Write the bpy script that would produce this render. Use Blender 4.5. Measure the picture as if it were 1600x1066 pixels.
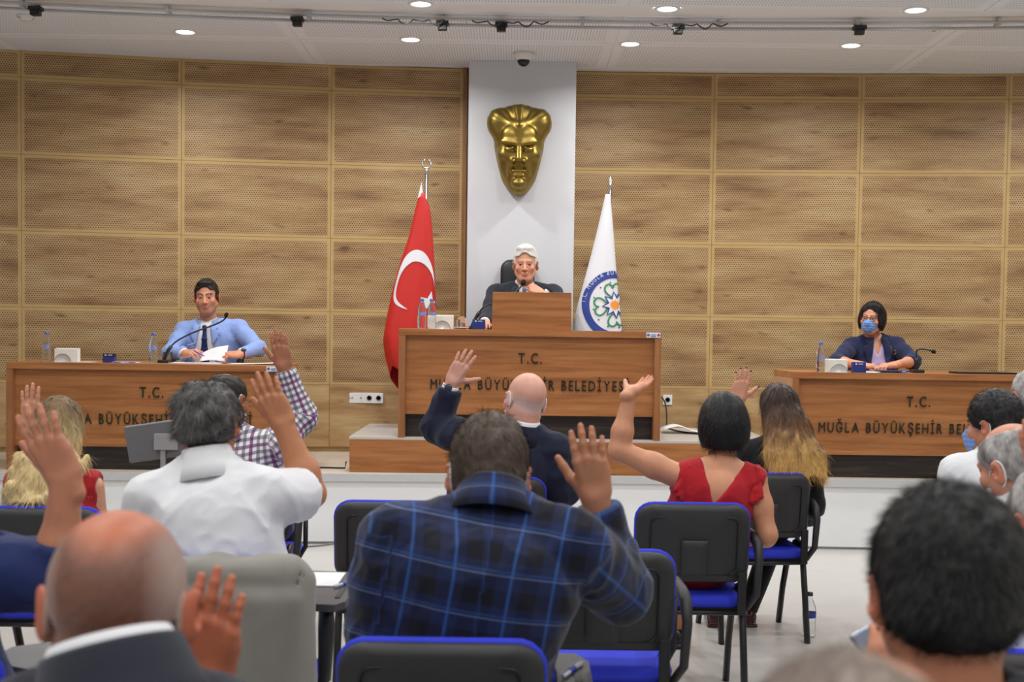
import bpy, bmesh, math, random
import numpy as np
from mathutils import Vector, Matrix

random.seed(5)
scene = bpy.context.scene
for o in list(bpy.data.objects):
    bpy.data.objects.remove(o, do_unlink=True)
col = scene.collection

# ------------------------------------------------------------ camera
FPX = 2000.0                      # focal length in pixels of a 1600 px wide frame
PITCH = math.radians(2.4)         # slightly downward
ROLL = 0.0133
EYE = Vector((0, 0, 1.5))
cam_d = bpy.data.cameras.new('camera')
cam = bpy.data.objects.new('camera', cam_d)
col.objects.link(cam)
cam_d.sensor_width = 36.0
cam_d.lens = FPX / 1600 * 36.0
cam_d.shift_y = (FPX * math.tan(PITCH) - 13) / 1600
cam_d.clip_start = 0.05
cam_d.clip_end = 60
CR = Matrix.Rotation(math.pi / 2 - PITCH, 3, 'X') @ Matrix.Rotation(ROLL, 3, 'Z')
cam.matrix_world = Matrix.Translation(EYE) @ CR.to_4x4()
cam_d.dof.use_dof = True
cam_d.dof.focus_distance = 7.6
cam_d.dof.aperture_fstop = 4.5
scene.camera = cam
SHY = cam_d.shift_y * 1600


def W(px, py, Y):
    """world point at depth Y seen at photo pixel (px, py)"""
    v = CR @ Vector(((px - 800) / FPX, (533 + SHY - py) / FPX, -1.0))
    return EYE + v * (Y / v.y)


def WX(px, Y, py=520):
    return W(px, py, Y).x


# ------------------------------------------------------------ light
world = bpy.data.worlds.new('closed_room')      # the hall is closed: only its ceiling lamps light it
scene.world = world
world.use_nodes = True
bg = world.node_tree.nodes['Background']
bg.inputs[0].default_value = (0.97, 0.985, 1.0, 1)
bg.inputs[1].default_value = 0.0
scene.view_settings.view_transform = 'Standard'
scene.view_settings.look = 'None'
scene.view_settings.gamma = 1.0
scene.view_settings.use_curve_mapping = False
scene.view_settings.exposure = 0.36
LAMP_W = 11.0                     # watts of one ceiling downlight
CEIL = 3.66

# ------------------------------------------------------------ helpers
def srgb(r, g, b):
    def f(c):
        c /= 255.0
        return c / 12.92 if c <= 0.04045 else ((c + 0.055) / 1.055) ** 2.4
    return (f(r), f(g), f(b), 1.0)


class E:
    """tiny expression builder over Math nodes"""
    def __init__(self, nt, s):
        self.nt, self.s = nt, s

    def _m(self, op, *args):
        n = self.nt.nodes.new('ShaderNodeMath')
        n.operation = op
        for i, a in enumerate(args):
            if isinstance(a, E):
                self.nt.links.new(a.s, n.inputs[i])
            else:
                n.inputs[i].default_value = a
        return E(self.nt, n.outputs[0])

    def __add__(s, o): return s._m('ADD', s, o)
    def __radd__(s, o): return s._m('ADD', o, s)
    def __sub__(s, o): return s._m('SUBTRACT', s, o)
    def __rsub__(s, o): return s._m('SUBTRACT', o, s)
    def __mul__(s, o): return s._m('MULTIPLY', s, o)
    def __rmul__(s, o): return s._m('MULTIPLY', o, s)
    def __truediv__(s, o): return s._m('DIVIDE', s, o)
    def lt(s, o): return s._m('LESS_THAN', s, o)
    def gt(s, o): return s._m('GREATER_THAN', s, o)
    def abs(s): return s._m('ABSOLUTE', s)
    def frac(s): return s._m('FRACT', s)
    def floor(s): return s._m('FLOOR', s)
    def sqrt(s): return s._m('SQRT', s)
    def sin(s): return s._m('SINE', s)
    def mod(s, o): return s._m('FLOORED_MODULO', s, o)
    def min(s, o): return s._m('MINIMUM', s, o)
    def max(s, o): return s._m('MAXIMUM', s, o)


def new_mat(name, rough=0.5, metal=0.0, spec=0.5):
    m = bpy.data.materials.new(name)
    m.use_nodes = True
    b = m.node_tree.nodes['Principled BSDF']
    b.inputs['Roughness'].default_value = rough
    b.inputs['Metallic'].default_value = metal
    b.inputs['Specular IOR Level'].default_value = spec
    return m, m.node_tree, b


def mixc(nt, fac, a, b):
    n = nt.nodes.new('ShaderNodeMix')
    n.data_type = 'RGBA'
    for sock, v in ((n.inputs[0], fac), (n.inputs[6], a), (n.inputs[7], b)):
        if isinstance(v, E):
            nt.links.new(v.s, sock)
        elif hasattr(v, 'is_output'):
            nt.links.new(v, sock)
        else:
            sock.default_value = v
    return n.outputs[2]


def noise_n(nt, vec, scale, detail=3, rough=0.55, sc=(1, 1, 1), loc=None):
    mp = nt.nodes.new('ShaderNodeMapping')
    mp.inputs['Scale'].default_value = sc
    nt.links.new(vec, mp.inputs[0])
    if loc is not None:
        nt.links.new(loc, mp.inputs['Location'])
    n = nt.nodes.new('ShaderNodeTexNoise')
    n.inputs['Scale'].default_value = scale
    n.inputs['Detail'].default_value = detail
    n.inputs['Roughness'].default_value = rough
    nt.links.new(mp.outputs[0], n.inputs['Vector'])
    return E(nt, n.outputs[0])


def ramp(nt, e, stops):
    r = nt.nodes.new('ShaderNodeValToRGB')
    nt.links.new(e.s, r.inputs[0])
    el = r.color_ramp.elements
    while len(el) < len(stops):
        el.new(0.5)
    for i, (p, c) in enumerate(stops):
        el[i].position = p
        el[i].color = c
    return r.outputs[0]


def bump(nt, b, h, strength=0.3, dist=0.002):
    n = nt.nodes.new('ShaderNodeBump')
    n.inputs['Strength'].default_value = strength
    n.inputs['Distance'].default_value = dist
    nt.links.new(h.s, n.inputs['Height'])
    nt.links.new(n.outputs[0], b.inputs['Normal'])


def objco(nt):
    return nt.nodes.new('ShaderNodeTexCoord').outputs['Object']


MATS = {}


def plain(name, c, rough=0.5, metal=0.0, var=0.08, scale=30.0, bmp=0.0, spec=0.5, sc=(1, 1, 1), bdist=0.002):
    """principled material with a slight procedural variation"""
    if name in MATS:
        return MATS[name]
    m, nt, b = new_mat(name, rough, metal, spec)
    co = objco(nt)
    n = noise_n(nt, co, scale, sc=sc)
    c2 = tuple(max(0, x * (1 - var)) for x in c[:3]) + (1,)
    c1 = tuple(min(1, x * (1 + var)) for x in c[:3]) + (1,)
    out = mixc(nt, n, c2, c1)
    nt.links.new(out, b.inputs['Base Color'])
    if bmp:
        bump(nt, b, n, bmp, bdist)
    MATS[name] = m
    return m


def tag(o, label=None, cat=None, group=None, kind=None):
    if label: o['label'] = label
    if cat: o['category'] = cat
    if group: o['group'] = group
    if kind: o['kind'] = kind
    return o


def link(o, parent=None):
    col.objects.link(o)
    if parent is not None:
        o.parent = parent
    return o


def empty(name, loc=(0, 0, 0), rz=0.0, label=None, cat=None, group=None):
    o = bpy.data.objects.new(name, None)
    o.empty_display_size = 0.1
    link(o)
    o.location = loc
    o.rotation_euler = (0, 0, rz)
    tag(o, label, cat, group)
    return o


def mesh_obj(name, me, mat=None, parent=None, smooth=False):
    if mat is not None and not len(me.materials):
        me.materials.append(mat)
    if smooth:
        me.polygons.foreach_set('use_smooth', np.ones(len(me.polygons), dtype=bool))
    o = bpy.data.objects.new(name, me)
    return link(o, parent)


def from_bm(name, bm, mat, parent=None, smooth=False):
    me = bpy.data.meshes.new(name)
    bmesh.ops.recalc_face_normals(bm, faces=bm.faces)
    bm.to_mesh(me)
    bm.free()
    return mesh_obj(name, me, mat, parent, smooth)


def bm_box(bm, c, s, bev=0.0, rot=None):
    r = bmesh.ops.create_cube(bm, size=1.0)
    vs = r['verts']
    bmesh.ops.scale(bm, vec=s, verts=vs)
    if bev > 0:
        es = list({e for v in vs for e in v.link_edges})
        rb = bmesh.ops.bevel(bm, geom=es, offset=bev, segments=2, affect='EDGES', profile=0.6)
        vs = list({v for f in rb['faces'] for v in f.verts} | {v for v in vs if v.is_valid})
    if rot is not None:
        bmesh.ops.rotate(bm, cent=(0, 0, 0), matrix=rot, verts=vs)
    bmesh.ops.translate(bm, vec=c, verts=vs)
    return vs


def box(name, c, s, mat, parent=None, bev=0.0, rot=None):
    bm = bmesh.new()
    bm_box(bm, c, s, bev, rot)
    return from_bm(name, bm, mat, parent)


def bm_tube(bm, pts, r, n=10, cap=True, flat=(1, 1)):
    """tube along pts with radius r (float or list)"""
    pts = [Vector(p) for p in pts]
    rs = r if isinstance(r, (list, tuple)) else [r] * len(pts)
    rings = []
    prev = None
    for i, p in enumerate(pts):
        t = (pts[min(i + 1, len(pts) - 1)] - pts[max(i - 1, 0)]).normalized()
        ref = prev if prev is not None else (Vector((0, 0, 1)) if abs(t.z) < 0.9 else Vector((0, 1, 0)))
        a = (ref - t * ref.dot(t))
        if a.length < 1e-6:
            a = t.orthogonal()
        a.normalize()
        prev = a
        b = t.cross(a)
        ring = []
        for k in range(n):
            th = 2 * math.pi * k / n
            ring.append(bm.verts.new(p + a * math.cos(th) * rs[i] * flat[0] + b * math.sin(th) * rs[i] * flat[1]))
        rings.append(ring)
    for i in range(len(rings) - 1):
        for k in range(n):
            bm.faces.new((rings[i][k], rings[i][(k + 1) % n], rings[i + 1][(k + 1) % n], rings[i + 1][k]))
    if cap:
        bm.faces.new(rings[0][::-1])
        bm.faces.new(rings[-1])


def tube(name, pts, r, mat, parent=None, n=10, flat=(1, 1)):
    bm = bmesh.new()
    bm_tube(bm, pts, r, n, True, flat)
    return from_bm(name, bm, mat, parent, True)


def bm_lathe(bm, prof, n=24, c=(0, 0, 0)):
    rings = []
    for (r, z) in prof:
        if r < 1e-5:
            rings.append([bm.verts.new((c[0], c[1], c[2] + z))])
        else:
            rings.append([bm.verts.new((c[0] + r * math.cos(2 * math.pi * k / n), c[1] + r * math.sin(2 * math.pi * k / n), c[2] + z)) for k in range(n)])
    for a, b in zip(rings[:-1], rings[1:]):
        for k in range(n):
            k2 = (k + 1) % n
            if len(a) == 1 and len(b) == 1:
                continue
            if len(a) == 1:
                bm.faces.new((a[0], b[k2], b[k]))
            elif len(b) == 1:
                bm.faces.new((a[k], a[k2], b[0]))
            else:
                bm.faces.new((a[k], a[k2], b[k2], b[k]))


def lathe(name, prof, mat, parent=None, n=24, c=(0, 0, 0)):
    bm = bmesh.new()
    bm_lathe(bm, prof, n, c)
    return from_bm(name, bm, mat, parent, True)


def arc_pts(p0, p1, p2, n=12):
    """quadratic curve through control p1"""
    p0, p1, p2 = Vector(p0), Vector(p1), Vector(p2)
    return [p0 * (1 - t) ** 2 + p1 * 2 * t * (1 - t) + p2 * t * t for t in [i / n for i in range(n + 1)]]


def text_mesh(s, size, extrude=0.0, bold=0.0, xs=1.0, space=1.0):
    cu = bpy.data.curves.new('txt', 'FONT')
    cu.body = s
    cu.align_x = 'CENTER'
    cu.align_y = 'TOP_BASELINE'
    cu.size = size
    cu.space_character = space
    cu.extrude = extrude
    cu.offset = bold
    cu.resolution_u = 3
    o = bpy.data.objects.new('txt', cu)
    col.objects.link(o)
    dg = bpy.context.evaluated_depsgraph_get()
    me = bpy.data.meshes.new_from_object(o.evaluated_get(dg))
    bpy.data.objects.remove(o, do_unlink=True)
    bpy.data.curves.remove(cu)
    if xs != 1.0:
        me.transform(Matrix.Diagonal((xs, 1, 1, 1)))
    return me


def copy_tree(o, parent=None):
    c = o.copy()
    link(c, parent)
    for ch in list(o.children):
        copy_tree(ch, c)
    return c
# ============================================================ materials of the room
def oak_panel_mat(perf=True):
    m, nt, b = new_mat('perforated_oak_panel' if perf else 'oak_panel', 0.5)
    co = objco(nt)
    oi = nt.nodes.new('ShaderNodeObjectInfo')
    rnd = E(nt, oi.outputs['Random'])
    cmb = nt.nodes.new('ShaderNodeCombineXYZ')
    nt.links.new((rnd * 37.0).s, cmb.inputs[0])
    nt.links.new((rnd * 91.0).s, cmb.inputs[2])
    loc = cmb.outputs[0]
    big = noise_n(nt, co, 1.0, 3, 0.6, (1.3, 1, 7.0), loc)
    fine = noise_n(nt, co, 1.0, 4, 0.65, (5, 1, 90), loc)
    knots = noise_n(nt, co, 1.0, 1, 0.4, (5.5, 1, 15), loc)
    base = ramp(nt, big, [(0.28, srgb(136, 101, 66)), (0.44, srgb(178, 142, 97)), (0.58, srgb(196, 164, 116)), (0.75, srgb(208, 184, 140))])
    g = mixc(nt, (fine - 0.42) * 0.9, base, srgb(150, 110, 70))
    kf = (knots - 0.66).max(0.0) * 5.0
    g = mixc(nt, kf.min(0.75), g, srgb(96, 62, 40))
    if perf:
        a = nt.nodes.new('ShaderNodeAttribute'); a.attribute_name = 'pl'
        a2 = nt.nodes.new('ShaderNodeAttribute'); a2.attribute_name = 'ps'
        sx = nt.nodes.new('ShaderNodeSeparateXYZ'); nt.links.new(a.outputs['Vector'], sx.inputs[0])
        s2 = nt.nodes.new('ShaderNodeSeparateXYZ'); nt.links.new(a2.outputs['Vector'], s2.inputs[0])
        x, z = E(nt, sx.outputs[0]), E(nt, sx.outputs[1])
        dx = E(nt, s2.outputs[0]) - x.abs()
        dz = E(nt, s2.outputs[1]) - z.abs()
        edge = dx.min(dz)
        inside = edge.gt(0.026)
        rowz = z / 0.0165
        row = rowz.floor()
        odd = row.mod(2.0)
        hx = (x / 0.019 + odd * 0.5).frac() - 0.5
        hz = rowz.frac() - 0.5
        d = ((hx * 0.019) * (hx * 0.019) + (hz * 0.0165) * (hz * 0.0165)).sqrt()
        hole = d.lt(0.0048) * inside
        g = mixc(nt, edge.lt(0.024) * 0.75, g, srgb(196, 166, 110))
        g = mixc(nt, hole * 0.93, g, srgb(52, 34, 22))
    nt.links.new(g, b.inputs['Base Color'])
    bump(nt, b, fine, 0.08, 0.001)
    return m


def desk_wood_mat(name, c1, c2, c3, sc=(1.6, 9, 26), rough=0.38):
    m, nt, b = new_mat(name, rough)
    co = objco(nt)
    oi = nt.nodes.new('ShaderNodeObjectInfo')
    cmb = nt.nodes.new('ShaderNodeCombineXYZ')
    nt.links.new((E(nt, oi.outputs['Random']) * 23.0).s, cmb.inputs[2])
    wv = noise_n(nt, co, 1.0, 4, 0.6, sc, cmb.outputs[0])
    fine = noise_n(nt, co, 1.0, 3, 0.6, (sc[0] * 3, sc[1] * 8, sc[2] * 9), cmb.outputs[0])
    base = ramp(nt, wv, [(0.3, c1), (0.5, c2), (0.68, c3)])
    g = mixc(nt, (fine - 0.35) * 0.8, base, c1)
    nt.links.new(g, b.inputs['Base Color'])
    bump(nt, b, fine, 0.05, 0.001)
    return m


M_PERF = oak_panel_mat(True)
M_OAK = oak_panel_mat(False)
M_DESK = desk_wood_mat('cherry_veneer', srgb(136, 83, 43), srgb(166, 107, 60), srgb(182, 123, 73))
M_DESKV = desk_wood_mat('cherry_veneer_upright', srgb(128, 80, 44), srgb(154, 100, 60), srgb(168, 114, 72), (26, 26, 1.6))
M_LIGHTV = desk_wood_mat('pale_veneer_side', srgb(165, 120, 90), srgb(186, 143, 112), srgb(198, 156, 126), (26, 26, 1.6))
M_WENGE = desk_wood_mat('wenge_veneer', srgb(28, 22, 19), srgb(46, 37, 32), srgb(70, 57, 48), (2.5, 9, 30))
M_WHITE = plain('white_paint', srgb(238, 239, 240), 0.6, var=0.02, scale=3)
M_PILLAR = plain('pillar_paint', srgb(212, 214, 219), 0.65, var=0.015, scale=3)
M_JOINT = plain('joint_lath', srgb(176, 146, 92), 0.6, var=0.06, scale=8)
M_EDGE = desk_wood_mat('trim_oak', srgb(122, 82, 48), srgb(150, 106, 66), srgb(165, 120, 78), (20, 20, 2))
M_BLACK = plain('black_plastic', srgb(24, 24, 25), 0.45, var=0.15, scale=80)
M_CHROME = plain('chrome', (0.75, 0.75, 0.76, 1), 0.18, 1.0, var=0.04)
M_PAPER = plain('paper', srgb(238, 238, 240), 0.7, var=0.02)


def floor_mat():
    m, nt, b = new_mat('polished_floor', 0.22)
    co = objco(nt)
    a = noise_n(nt, co, 0.9, 4, 0.6, (1, 2.2, 1))
    c = noise_n(nt, co, 5, 4, 0.6)
    g = mixc(nt, a, srgb(180, 178, 174), srgb(199, 197, 193))
    g = mixc(nt, c * 0.35, g, srgb(172, 169, 164))
    nt.links.new(g, b.inputs['Base Color'])
    r = 0.26 + c * 0.06
    nt.links.new(r.s, b.inputs['Roughness'])
    return m


def stage_mat():
    m, nt, b = new_mat('stage_laminate', 0.35)
    co = objco(nt)
    a = noise_n(nt, co, 1.0, 3, 0.6, (2, 14, 1))
    g = mixc(nt, a, srgb(196, 184, 168), srgb(218, 208, 194))
    nt.links.new(g, b.inputs['Base Color'])
    return m


def ceiling_mat():
    m, nt, b = new_mat('slotted_ceiling_board', 0.75)
    co = objco(nt)
    s = nt.nodes.new('ShaderNodeSeparateXYZ'); nt.links.new(co, s.inputs[0])
    x, y = E(nt, s.outputs[0]), E(nt, s.outputs[1])
    u = (x / 0.021).frac() - 0.5
    v = (y / 0.055).frac() - 0.5
    slot = u.abs().lt(0.17) * v.abs().lt(0.36)
    a = nt.nodes.new('ShaderNodeAttribute'); a.attribute_name = 'pl'
    a2 = nt.nodes.new('ShaderNodeAttribute'); a2.attribute_name = 'ps'
    s1 = nt.nodes.new('ShaderNodeSeparateXYZ'); nt.links.new(a.outputs['Vector'], s1.inputs[0])
    s2 = nt.nodes.new('ShaderNodeSeparateXYZ'); nt.links.new(a2.outputs['Vector'], s2.inputs[0])
    dx = E(nt, s2.outputs[0]) - E(nt, s1.outputs[0]).abs()
    dy = E(nt, s2.outputs[1]) - E(nt, s1.outputs[1]).abs()
    ins = dx.min(dy).gt(0.07)
    g = mixc(nt, slot * ins * 0.55, srgb(238, 245, 254), srgb(144, 148, 153))
    nt.links.new(g, b.inputs['Base Color'])
    return m


M_FLOOR, M_STAGE, M_CEIL = floor_mat(), stage_mat(), ceiling_mat()


def set_panel_attrs(me, pts, half):
    a = me.attributes.new('pl', 'FLOAT_VECTOR', 'POINT')
    a.data.foreach_set('vector', np.asarray(pts, dtype=np.float32).ravel())
    b = me.attributes.new('ps', 'FLOAT_VECTOR', 'POINT')
    b.data.foreach_set('vector', np.tile(np.array([half[0], half[1], 0], dtype=np.float32), len(pts)))


# ============================================================ room shell
YS = 9.0            # stage front edge
ZS = 0.5            # stage height
def wall_y(x):
    return 10.66 - 0.021 * (x - 1.2) ** 2

fl = box('floor', (0, 3.6, -0.05), (15.5, 15.2, 0.1), M_FLOOR); tag(fl, kind='structure')
cl = box('ceiling', (0, 3.6, CEIL + 0.055), (15.5, 15.2, 0.1), M_WHITE); tag(cl, kind='structure')

for nm, c, sz in (('wall_left', (-7.72, 3.6, CEIL / 2), (0.1, 15.2, CEIL)), ('wall_right', (7.72, 3.6, CEIL / 2), (0.1, 15.2, CEIL)), ('wall_front', (0, -4.0, CEIL / 2), (15.5, 0.1, CEIL))):
    tag(box(nm, c, sz, M_WHITE), kind='structure')

# curved back wall: backing + panels
JX = [-7.45, -6.27, -5.08, -3.88, -2.68, -1.50, -0.43]
JR = [0.45, 1.64, 2.84, 4.01, 5.2, 6.38, 7.55]
ROWS = [(0.54, 1.05, False), (1.05, 1.65, True), (1.65, 2.25, True), (2.25, 2.85, True), (2.85, 3.45, True), (3.45, CEIL, True)]
bm = bmesh.new()
xs = [-7.6] + JX[1:] + JR[:-1] + [7.7]
ring = []
for x in xs:
    y = wall_y(x) + 0.026
    ring.append([bm.verts.new((x, y, ZS - 0.5)), bm.verts.new((x, y + 0.12, ZS - 0.5)), bm.verts.new((x, y + 0.12, CEIL + 0.02)), bm.verts.new((x, y, CEIL + 0.02))])
for a, b_ in zip(ring[:-1], ring[1:]):
    for k in range(4):
        bm.faces.new((a[k], a[(k + 1) % 4], b_[(k + 1) % 4], b_[k]))
bm.faces.new(ring[0]); bm.faces.new(ring[-1][::-1])
wall = from_bm('wall_back', bm, M_JOINT); tag(wall, kind='structure')


def wall_panel(xa, xb, za, zb, perf):
    A = Vector((xa, wall_y(xa), 0)); B = Vector((xb, wall_y(xb), 0))
    d = (B - A); w = d.length - 0.001; h = zb - za - 0.001
    d.normalize()
    rz = math.atan2(d.y, d.x)
    bm = bmesh.new()
    t, c = 0.018, 0.0025
    prof = [(0, 0.0), (0, t - c), (c, t)]
    loops = []
    for ins, dep in prof:
        x, z = w / 2 - ins, h / 2 - ins
        loops.append([bm.verts.new((sx * x, -dep + 0.024, sz * z)) for sx, sz in ((-1, -1), (1, -1), (1, 1), (-1, 1))])
    for a, b_ in zip(loops[:-1], loops[1:]):
        for k in range(4):
            bm.faces.new((a[k], a[(k + 1) % 4], b_[(k + 1) % 4], b_[k]))
    bm.faces.new(loops[-1]); bm.faces.new(loops[0][::-1])
    pts = [(v.co.x, v.co.z, 0) for v in bm.verts]
    bmesh.ops.recalc_face_normals(bm, faces=bm.faces)
    me = bpy.data.meshes.new('panel')
    bm.to_mesh(me); bm.free()
    if perf:
        set_panel_attrs(me, pts, (w / 2, h / 2))
    o = mesh_obj('panel', me, M_PERF if perf else M_OAK, wall)
    m = (A + B) / 2
    o.location = (m.x, m.y, (za + zb) / 2)
    o.rotation_euler = (0, 0, rz)


for J in (JX[1:], JR[:-1]):
    for xa, xb in zip(J[:-1], J[1:]):
        for za, zb, perf in ROWS:
            wall_panel(xa, xb, za, zb, perf)

# wall end trims, pillar
t1 = box('trim_1', (-0.415, wall_y(-0.415) + 0.0, (ZS + CEIL) / 2 + 0.02), (0.035, 0.06, CEIL - ZS - 0.04), M_EDGE, bev=0.003); tag(t1, kind='structure')
pl = box('pillar', (0.052, 10.50, (CEIL + ZS) / 2), (0.855, 0.44, CEIL - ZS), M_PILLAR, bev=0.004)
tag(pl, kind='structure')

# stage platform with a pale edge slab
def stage_edge(x):
    return YS - 0.0125 * (x - 1.2) ** 2


def stage_slab(name, z0, z1, dy, mat, parent=None, yback=11.1, dback=None):
    bm = bmesh.new()
    xs_ = [-7.5 + 15.0 * i / 30 for i in range(31)]
    R = []
    for x in xs_:
        y0 = stage_edge(x) + dy
        y1 = yback if dback is None else y0 + dback
        R.append([bm.verts.new((x, y0, z0)), bm.verts.new((x, y1, z0)), bm.verts.new((x, y1, z1)), bm.verts.new((x, y0, z1))])
    for a_, b_ in zip(R[:-1], R[1:]):
        for k in range(4):
            bm.faces.new((a_[k], a_[(k + 1) % 4], b_[(k + 1) % 4], b_[k]))
    bm.faces.new(R[0]); bm.faces.new(R[-1][::-1])
    return from_bm(name, bm, mat, parent)

st = stage_slab('stage_platform', 0.018, ZS - 0.06, 0.012, M_WHITE); tag(st, kind='structure')
ss = stage_slab('stage_floor', ZS - 0.06, ZS, 0.0, M_STAGE); tag(ss, kind='structure')
stage_slab('edge_strip', ZS - 0.055, ZS - 0.002, -0.012, plain('edge_grey', srgb(196, 197, 198), 0.5, var=0.03), ss, dback=0.014)
stage_slab('base_plinth', 0.0, 0.02, 0.045, M_WHITE, st)

# ceiling boards in curved bays
def ceiling_board(x0, x1, y0, y1):
    w, h = (x1 - x0), (y1 - y0)
    bm = bmesh.new()
    bm_box(bm, (0, 0, 0), (w, h, 0.012), 0.0)
    pts = [(v.co.x, v.co.y, 0) for v in bm.verts]
    me = bpy.data.meshes.new('board'); bm.to_mesh(me); bm.free()
    set_panel_attrs(me, pts, (w / 2, h / 2))
    o = mesh_obj('board', me, M_CEIL, cl)
    o.location = ((x0 + x1) / 2, (y0 + y1) / 2, CEIL + 0.006)
    return o

for i in range(-3, 4):
    x0 = -1.62 + i * 2.35
    for (y0, y1) in ((3.2, 5.0), (5.0, 6.75), (6.75, 8.55), (8.8, 9.62), (9.62, 10.55)):
        ceiling_board(x0 + 0.004, x0 + 2.346, y0 + 0.004, y1 - 0.004)

# ============================================================ ceiling fittings
def emis_mat(name, c, s):
    m, nt, b = new_mat(name, 0.4)
    b.inputs['Base Color'].default_value = c
    b.inputs['Emission Color'].default_value = c
    b.inputs['Emission Strength'].default_value = s
    return m
M_LAMP = emis_mat('lamp_diffuser', (1, 0.98, 0.95, 1), 9.0)
M_WHITEP = plain('white_plastic', srgb(232, 232, 230), 0.4, var=0.02)

def downlight(x, y, label):
    off = '_offscreen' if (y < 8.2 or abs(x) > 3.7) else ''
    e = empty('downlight' + off, (x, y, CEIL), 0, label, 'ceiling light', 'ceiling downlights')
    lathe('trim_ring', [(0.064, 0.0), (0.064, -0.006), (0.084, -0.008), (0.088, -0.002), (0.088, 0.0)], M_WHITEP, e, 24)
    lathe('diffuser', [(0.0, -0.003), (0.064, -0.003), (0.064, 0.0)], M_LAMP, e, 24)
    ld = bpy.data.lights.new('downlight_lamp' + off, 'AREA')
    ld.shape = 'DISK'; ld.size = 0.13; ld.energy = LAMP_W; ld.spread = math.radians(156); ld.color = (1.0, 0.985, 0.965)
    lo = bpy.data.objects.new('downlight_lamp' + off, ld); link(lo, e); lo.location = (0, 0, -0.012)

for k, y in enumerate((9.62, 8.58)):
    for i in range(-2, 3):
        x = (0.03 if k == 0 else 0.18) + (i + (0.5 if True else 0)) * 1.63
        dy = -0.03 * (x - 0.9) ** 2 * 0.6
        downlight(x, y + dy, 'round white downlight in the row nearest the back wall' if k == 0 else 'round white downlight in the ceiling row above the stage edge')
for y in (7.2, 5.2, 3.2, 1.2, -0.8):
    for i in (-2, -1, 0, 1, 2):
        downlight(0.2 + i * 1.9, y, 'round white downlight in the rows above the audience')

# curved track with clips
M_RAIL = plain('rail_grey', srgb(190, 190, 190), 0.5, var=0.04)
def rail_pt(x, dz=0.0, dy=0.0):
    y = 8.84 - 0.02 * (x - 0.6) ** 2 + dy
    return Vector((x, y, CEIL - 0.03 + dz))
tr = empty('curved_ceiling_track', rail_pt(0), 0, 'thin pale curved track running across the whole ceiling', 'track')
o_ = tr.location
for dz, dy in ((0.0, 0.0), (-0.028, 0.05)):
    pts = [rail_pt(-4.6 + 9.2 * i / 40, dz, dy) - o_ for i in range(41)]
    tube('rail', pts, 0.011, M_RAIL, tr, 8)
for x in np.arange(-4.2, 4.6, 0.93):
    p = rail_pt(x) - o_
    box('bracket', (p.x, p.y + 0.025, p.z + 0.0), (0.02, 0.085, 0.05), M_RAIL, tr)
for px in (78, 463, 685, 776, 1050, 1328, 1596):
    x = (px - 800) / 227.0
    p = rail_pt(x)
    e = empty('track_spotlight', (p.x, p.y, p.z - 0.02), 0, 'small black spotlight box clamped on the curved ceiling track', 'spotlight', 'black boxes on the ceiling track')
    bm = bmesh.new()
    bm_box(bm, (0, 0, -0.012), (0.085, 0.07, 0.026), 0.004)
    from_bm('clamp', bm, M_BLACK, e)
    bm = bmesh.new()
    bm_box(bm, (0, 0, -0.04), (0.062, 0.055, 0.035), 0.005)
    from_bm('lamp_body', bm, M_BLACK, e)
M_WIRE = plain('dark_wire', srgb(60, 60, 62), 0.5)
for px, n in ((590, 4), (730, 5), (1010, 5)):
    pts = []
    for i in range(n * 8 + 1):
        x = (px + i * 3.0 - 800) / 231.0
        p = rail_pt(x)
        pts.append((p.x, p.y - 0.058 + 0.012 * math.sin(i * 0.9), p.z - 0.02 - 0.035 * abs(math.sin(i * math.pi / 8)) * (0.4 + 0.6 * ((i // 8) % 2))))
    w = tube('loose_wire', pts, 0.005, M_WIRE, None, 5)
    tag(w, 'thin dark wire looped loosely along the ceiling track', 'wire', 'wires on the ceiling track')

# dome camera, smoke detector, sprinkler
p = W(818, 98, 9.98)
e = empty('dome_camera', (p.x, 9.98, CEIL), 0, 'white dome security camera with black lens under the ceiling by the pillar', 'security camera')
lathe('housing', [(0.0, 0.0), (0.082, 0.0), (0.078, -0.03), (0.062, -0.058), (0.0, -0.058)], M_WHITEP, e)
lathe('dome', [(0.048, -0.056), (0.046, -0.075), (0.034, -0.094), (0.015, -0.104), (0.0, -0.106)], plain('smoked_dome', srgb(28, 28, 32), 0.12, var=0.05), e)
p = W(32, 20, 8.9)
e = empty('smoke_detector', (p.x, 9.0, CEIL), 0, 'flat round white smoke detector on the ceiling', 'smoke detector')
lathe('base', [(0.0, 0.0), (0.06, 0.0), (0.06, -0.015), (0.0, -0.015)], M_WHITEP, e)
lathe('sensor', [(0.045, -0.015), (0.04, -0.035), (0.0, -0.038)], M_WHITEP, e)
for px, Y in ((723, 8.95), (1447, 8.95)):
    e = empty('sprinkler', (WX(px, Y), Y, CEIL), 0, 'small chrome sprinkler head hanging from the ceiling', 'sprinkler', 'ceiling sprinklers')
    lathe('escutcheon', [(0.0, 0.0), (0.028, 0.0), (0.024, -0.006), (0.0, -0.006)], M_WHITEP, e, 16)
    lathe('nozzle', [(0.006, -0.006), (0.006, -0.03), (0.014, -0.034), (0.014, -0.037), (0.0, -0.037)], M_CHROME, e, 12)
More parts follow.
